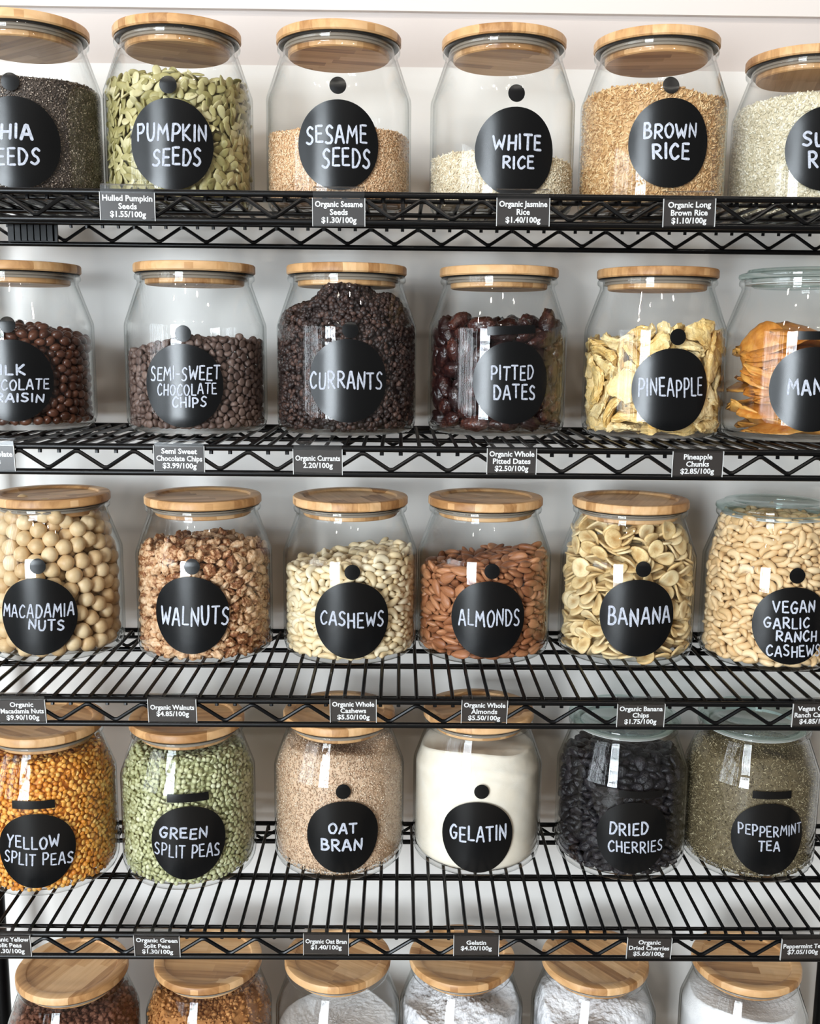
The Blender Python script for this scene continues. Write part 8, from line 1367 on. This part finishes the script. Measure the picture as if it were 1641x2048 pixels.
nut_jar(12, 'macadamia', 'macadamia', 4, 'macadamia_nut', 'macadamia_nut_mass', [(0, S(196, 158, 112)), (.45, S(216, 186, 142)), (1, S(234, 212, 174))], .42,
        'round cream macadamia nut in the jar with the MACADAMIA NUTS sticker', 'nut', 'macadamia nuts in the jar', 'inner heap of cream macadamia nuts in their jar', depth=.036)
nut_jar(13, 'walnut', 'walnut', 6, 'walnut_piece', 'walnut_mass', [(0, S(70, 38, 22)), (.38, S(144, 90, 54)), (.5, S(208, 164, 122)), (1, S(242, 216, 184))], .5,
        'crinkled brown walnut piece in the jar with the WALNUTS sticker', 'nut', 'walnut pieces in the jar', 'remaining brown walnut pieces heaped in their jar', noise=(190, .62), bump=(420, .6, .002), depth=.026)
nut_jar(14, 'cashew', 'cashew', 5, 'cashew_nut', 'cashew_mass', [(0, S(212, 186, 142)), (.45, S(232, 212, 172)), (1, S(243, 230, 202))], .45,
        'pale curved cashew nut in the jar with the CASHEWS sticker', 'nut', 'plain cashews in the jar', 'remaining pale cashews heaped in the jar with the CASHEWS sticker', depth=.028)
nut_jar(15, 'almond', 'almond', 4, 'almond', 'almond_mass', [(0, S(100, 58, 36)), (.45, S(152, 96, 62)), (.8, S(182, 126, 88)), (1, S(202, 152, 112))], .42,
        'brown skinned almond in the jar with the ALMONDS sticker', 'nut', 'almonds in the jar', 'remaining brown almonds heaped in their jar', noise=(1, .35), stretch=(90, 520, 520), bump=(1, .5, .0006), depth=.024)
nut_jar(16, 'banana', 'banana', 6, 'banana_chip', 'banana_chip_mass', [(0, S(204, 164, 104)), (.4, S(230, 202, 148)), (1, S(244, 228, 188))], .45,
        'round yellow banana chip in the jar with the BANANA sticker', 'fruit chip', 'banana chips in the jar', 'inner heap of yellow banana chips in their jar', noise=(240, .5), bump=(500, .35, .001), depth=.030, centre=S(176, 128, 70))
nut_jar(17, 'vegan', 'cashew', 5, 'seasoned_cashew', 'seasoned_cashew_mass', [(0, S(202, 164, 114)), (.45, S(224, 190, 142)), (1, S(238, 214, 174))], .5,
        'tan seasoned cashew in the jar with the VEGAN GARLIC RANCH CASHEWS sticker', 'nut', 'seasoned cashews in the jar', 'remaining tan seasoned cashews heaped in their jar', depth=.026)
nut_jar(6, 'raisin', 'raisin', 3, 'chocolate_raisin', 'chocolate_raisin_mass', [(0, S(50, 26, 18)), (.5, S(84, 48, 34)), (1, S(112, 70, 50))], .3,
        'glossy brown chocolate raisin in the jar with the CHOCOLATE RAISIN sticker', 'sweet', 'chocolate raisins in the jar', 'remaining brown chocolate raisins heaped in their jar', spec=.5, depth=.022)
nut_jar(7, 'chip', 'chip', 1, 'chocolate_chip', 'chocolate_chip_mass', [(0, S(74, 56, 50)), (.5, S(100, 80, 72)), (1, S(134, 112, 102))], .45,
        'small dull brown chocolate chip in the jar with the CHOCOLATE CHIPS sticker', 'sweet', 'chocolate chips in the jar', 'remaining dull brown chocolate chips heaped in their jar', depth=.018)
nut_jar(9, 'date', 'date', 6, 'pitted_date', 'pitted_date_mass', [(0, S(20, 10, 10)), (.5, S(42, 22, 21)), (.85, S(76, 40, 32)), (1, S(122, 70, 48))], .24,
        'dark wrinkled date in the jar with the PITTED DATES sticker', 'date', 'pitted dates in the jar', 'inner heap of dark wrinkled dates in their jar', noise=(110, .5), bump=(160, .8, .003), spec=.5, core=False)
nut_jar(10, 'pineapple', 'pineapple', 6, 'dried_pineapple_chunk', 'pineapple_mass', [(0, S(222, 168, 76)), (.4, S(234, 200, 132)), (1, S(246, 230, 186))], .34,
        'pale yellow dried pineapple chunk in the jar with the PINEAPPLE sticker', 'dried fruit', 'dried pineapple chunks in the jar', 'inner heap of yellow pineapple chunks', noise=(90, .5), bump=(240, .7, .003), core=False, sharp=28)
nut_jar(22, 'cherry', 'cherry', 5, 'dried_cherry', 'dried_cherry_mass', [(0, S(10, 9, 11)), (.5, S(24, 22, 27)), (1, S(52, 46, 50))], .4,
        'black wrinkled dried cherry in the jar with the DRIED CHERRIES sticker', 'dried fruit', 'dried cherries in the jar', 'remaining black dried cherries heaped in their jar', noise=(260, .5), bump=(420, .8, .002), depth=.022)

# currants: sticky dark lumps heaped to the lid
_R = np.random.RandomState(31)
_top = noise_top(.142, .06, 0, .007, 31, ((.000, -.05, .055, .026), (.0, -.01, .03, .03), (.055, -.04, .014, .02)))
_parts = [heap_solid(_top, .004, lump=.002, seed=31, tone=.2)]
for sd in (1, 2, 3):
    d_, f_ = sphere_grid(8, 6); g_ = (d_ * (1 + .22 * wob(d_, sd, 4, 3, 6))[:, None] * np.array([.0036, .0029, .0026]), f_)
    p_, n_ = wall_points(950, _top, _R, .0028); _parts.append(scatter(g_, p_, frames(n_, _R, 1.2), _R, .7, 1.3))
    p_, n_ = top_points(1300, _top, _R, .0026); _parts.append(scatter(g_, p_, frames(n_, _R, 1.2), _R, .7, 1.3))
stuff('currant_fill', 8, _parts, toned('currant', [(0, S(22, 15, 14)), (.6, S(52, 37, 33)), (1, S(96, 70, 60))], .5, noise=(300, .3), bump=(500, .5, .001)),
      'dark sticky currants heaped up to the lid of a jar', 'currants')

# mango: long leathery slices lying on one another
def mango_slice(seed, L, W, wave):
    R = random.Random(seed); nx, ny = 26, 8; v = []; f = []; ph = R.uniform(0, 6); fq = R.uniform(1.0, 2.2)
    for side in (1, -1):
        for i in range(nx + 1):
            for j in range(ny + 1):
                u = i / nx * 2 - 1; w = j / ny * 2 - 1
                e = math.sqrt(max(1 - abs(u) ** 2.6, 0)) * (1 + .14 * math.sin(3 * u + ph))
                t = 0.0030 * math.sqrt(max(1 - w * w, 0.02)) * math.sqrt(max(1 - u ** 6, .02)) + .0003
                z = wave * (math.sin(fq * 1.6 * u + ph) + .45 * math.sin(3.1 * u + 2.2 * w + ph * 2)) + wave * .55 * w * math.sin(2.4 * u + 1.3 * ph) + .0007 * math.sin(21 * u + 5 * w)
                v.append((u * L / 2, w * W / 2 * e, z + side * t))
    m = (nx + 1) * (ny + 1); st_ = ny + 1
    for i in range(nx):
        for j in range(ny):
            a = i * st_ + j; f.append((a, a + st_, a + st_ + 1, a + 1)); f.append((m + a, m + a + 1, m + a + st_ + 1, m + a + st_))
    rim = [i * st_ for i in range(nx + 1)] + [nx * st_ + j for j in range(1, ny + 1)] + [i * st_ + ny for i in range(nx - 1, -1, -1)] + [j for j in range(ny - 1, 0, -1)]
    for a, b in zip(rim, rim[1:] + rim[:1]): f.append((a, m + a, m + b, b))
    return np.array(v), f
M_mango = toned('mango_flesh', [(0, S(140, 78, 28)), (.35, S(192, 122, 48)), (.7, S(220, 164, 84)), (1, S(238, 198, 128))], .36, .5, 'obj', (60, .55), (300, .4, .0012))
_rm = random.Random(77)
def put_mango(i, x, y, z, rot, L=.125, W=.058, wave=.005):
    v, f = mango_slice(i, L, W, wave)
    m = np.array((Matrix.Rotation(rot[2], 3, 'Z') @ Matrix.Rotation(rot[1], 3, 'Y') @ Matrix.Rotation(rot[0], 3, 'X')))
    v = v @ m.T + np.array([x, y, z])
    rr = np.hypot(v[:, 0], v[:, 1]); lim = np.array([float(r_in(q)) for q in v[:, 2]]) - .0012
    k = np.where(rr > lim, (lim - .004 * (1 - np.exp(-(rr - lim).clip(0) / .03))) / np.maximum(rr, 1e-6), 1.0)
    v[:, :2] *= k[:, None]; v[:, 2] = np.maximum(v[:, 2], .0075)
    c = np.array([x, y, z])
    o = link('dried_mango_slice', outward(mesh('dried_mango_slice', v - c, f, M_mango))); o.location = BASES[11] + Vector(c)
    tag(o, 'orange leathery dried mango slice in the jar with the MANGO sticker', 'dried fruit', 'dried mango slices in the jar')
for i in range(14):
    z = .013 + i * .0074
    put_mango(i, _rm.uniform(-.014, .014), -.034 + _rm.uniform(-.010, .008), z, (_rm.uniform(-.28, .28), _rm.uniform(-.16, .16), _rm.uniform(-.35, .35)), .150 + .02 * math.sin(i), .070, .0062)
    if i % 2: put_mango(i + 30, _rm.uniform(-.01, .01), .030, z + .003, (_rm.uniform(-.2, .2), _rm.uniform(-.1, .1), _rm.uniform(-.3, .3)), .130, .070, .005)
put_mango(60, -.052, -.034, .106, (1.25, .1, -.95), .070, .056, .004)
put_mango(61, .012, -.036, .120, (.25, .06, .1), .125, .06, .006)
put_mango(62, .050, -.034, .114, (.9, .1, .85), .06, .05, .005)
put_mango(63, -.040, -.040, .072, (.7, .2, -.7), .080, .045, .005)

# fourth shelf: bran, gelatin, tea
fill_grains('oat_bran_fill', 20, grain(.0026, .0018, .0006, 6, 3), toned('oat_bran', [(0, S(150, 112, 82)), (.4, S(204, 172, 142)), (.75, S(222, 196, 168)), (1, S(238, 222, 200))], .6, noise=(50, .05)),
            'beige oat bran flakes filling a jar to the neck', 'oat bran', noise_top(.156, 0, -.07, .003, 20), 11500, 2600, .0008, .6, 20, core_tone=.5)
def powder(name, jar, top, mat, label, cat, lump=.0, inset=.0007, seed=1):
    return stuff(name, jar, [heap_solid(top, inset, lump=lump, seed=seed, na=128, ns=40, nc=36, tone=.5)], mat, label, cat)
powder('gelatin_fill', 21, noise_top(.150, 0, -.10, .003, 21, ((0, .02, .01, .05),)), toned('gelatin_powder', [(0, S(232, 220, 200)), (.5, S(240, 230, 213)), (1, S(246, 239, 226))], .7, .2, noise=(40, .7), bump=(700, .25, .0006)),
       'smooth ivory gelatin powder filling a jar to the neck', 'gelatin')
fill_grains('peppermint_tea_fill', 23, grain(.0040, .0014, .0006, 5, 3), toned('peppermint', [(0, S(66, 56, 40)), (.45, S(116, 102, 74)), (.8, S(150, 136, 104)), (1, S(200, 188, 154))], .6, noise=(50, .05)),
            'crumbled dry green brown peppermint leaves filling a jar', 'tea', noise_top(.156, -.02, -.06, .003, 23, ((-.01, .0, .012, .04),)), 9500, 2600, .0010, .9, 23, core_tone=.25)

# lowest shelf
def lumps(name, jar, top, sizes, mat, label, cat, seed, n=900):
    R = np.random.RandomState(seed); parts = [heap_solid(top, .002, lump=.0015, seed=seed, na=110, ns=30, nc=28, tone=.4)]
    for k, sz in enumerate(sizes):
        d_, f_ = sphere_grid(9, 7); g = (d_ * (1 + .25 * wob(d_, seed + k, 4, 3, 6))[:, None] * sz, f_)
        p, nn_ = wall_points(n, top, R, sz * .8); parts.append(scatter(g, p, frames(nn_, R, 1.2), R, .5, 1.3))
        p, nn_ = top_points(n // 2, top, R, sz * .5); parts.append(scatter(g, p, frames(nn_, R, 1.2), R, .5, 1.3))
    return stuff(name, jar, parts, mat, label, cat)
lumps('brown_powder_fill', 24, noise_top(.150, .02, -.05, .004, 41), (.0035, .0022), toned('dark_powder', [(0, S(72, 42, 30)), (.5, S(112, 70, 52)), (1, S(150, 106, 84))], .7, .2, noise=(140, .5), bump=(600, .5, .001)),
      'lumpy dark brown powder filling the jar at the post end of the lowest shelf', 'powder', 41)
lumps('golden_powder_fill', 25, noise_top(.148, .0, -.04, .004, 42), (.0028, .0016), toned('golden_powder', [(0, S(120, 72, 36)), (.5, S(178, 122, 70)), (1, S(206, 152, 96))], .7, .2, noise=(140, .5), bump=(700, .5, .001)),
      'crumbly golden brown powder filling a jar on the lowest shelf', 'powder', 42)
M_white_powder = toned('white_powder', [(0, S(226, 224, 224)), (.5, S(238, 236, 236)), (1, S(246, 244, 242))], .7, .2, noise=(60, .7), bump=(400, .5, .0015))
powder('white_powder_fill', 26, noise_top(.098, .05, 0, .006, 43, ((.03, -.03, .006, .02),)), M_white_powder, 'low uneven white powder in a jar on the lowest shelf', 'powder', .001, seed=43)
powder('white_powder_fill', 29, noise_top(.150, -.02, -.05, .003, 46), M_white_powder, 'white powder filling the last jar of the lowest shelf to the neck', 'powder', .0005, seed=46)
M_bag = toned('white_bag', [(0, S(214, 212, 216)), (.5, S(230, 229, 232)), (1, S(240, 240, 242))], .22, .5, noise=(40, .7), bump=(55, 1.0, .010))
for jj, sd, lb in ((27, 44, 'crumpled white plastic bag of powder in the fourth jar of the lowest shelf'), (28, 45, 'crumpled white plastic bag of powder in the fifth jar of the lowest shelf')):
    b = powder('plastic_bag', jj, noise_top(.140, 0, 0, .010, sd, ((0, 0, .012, .04),)), M_bag, lb, 'bag', .0016 if sd == 44 else .0007, .002, sd); b['kind'] = 'thing'
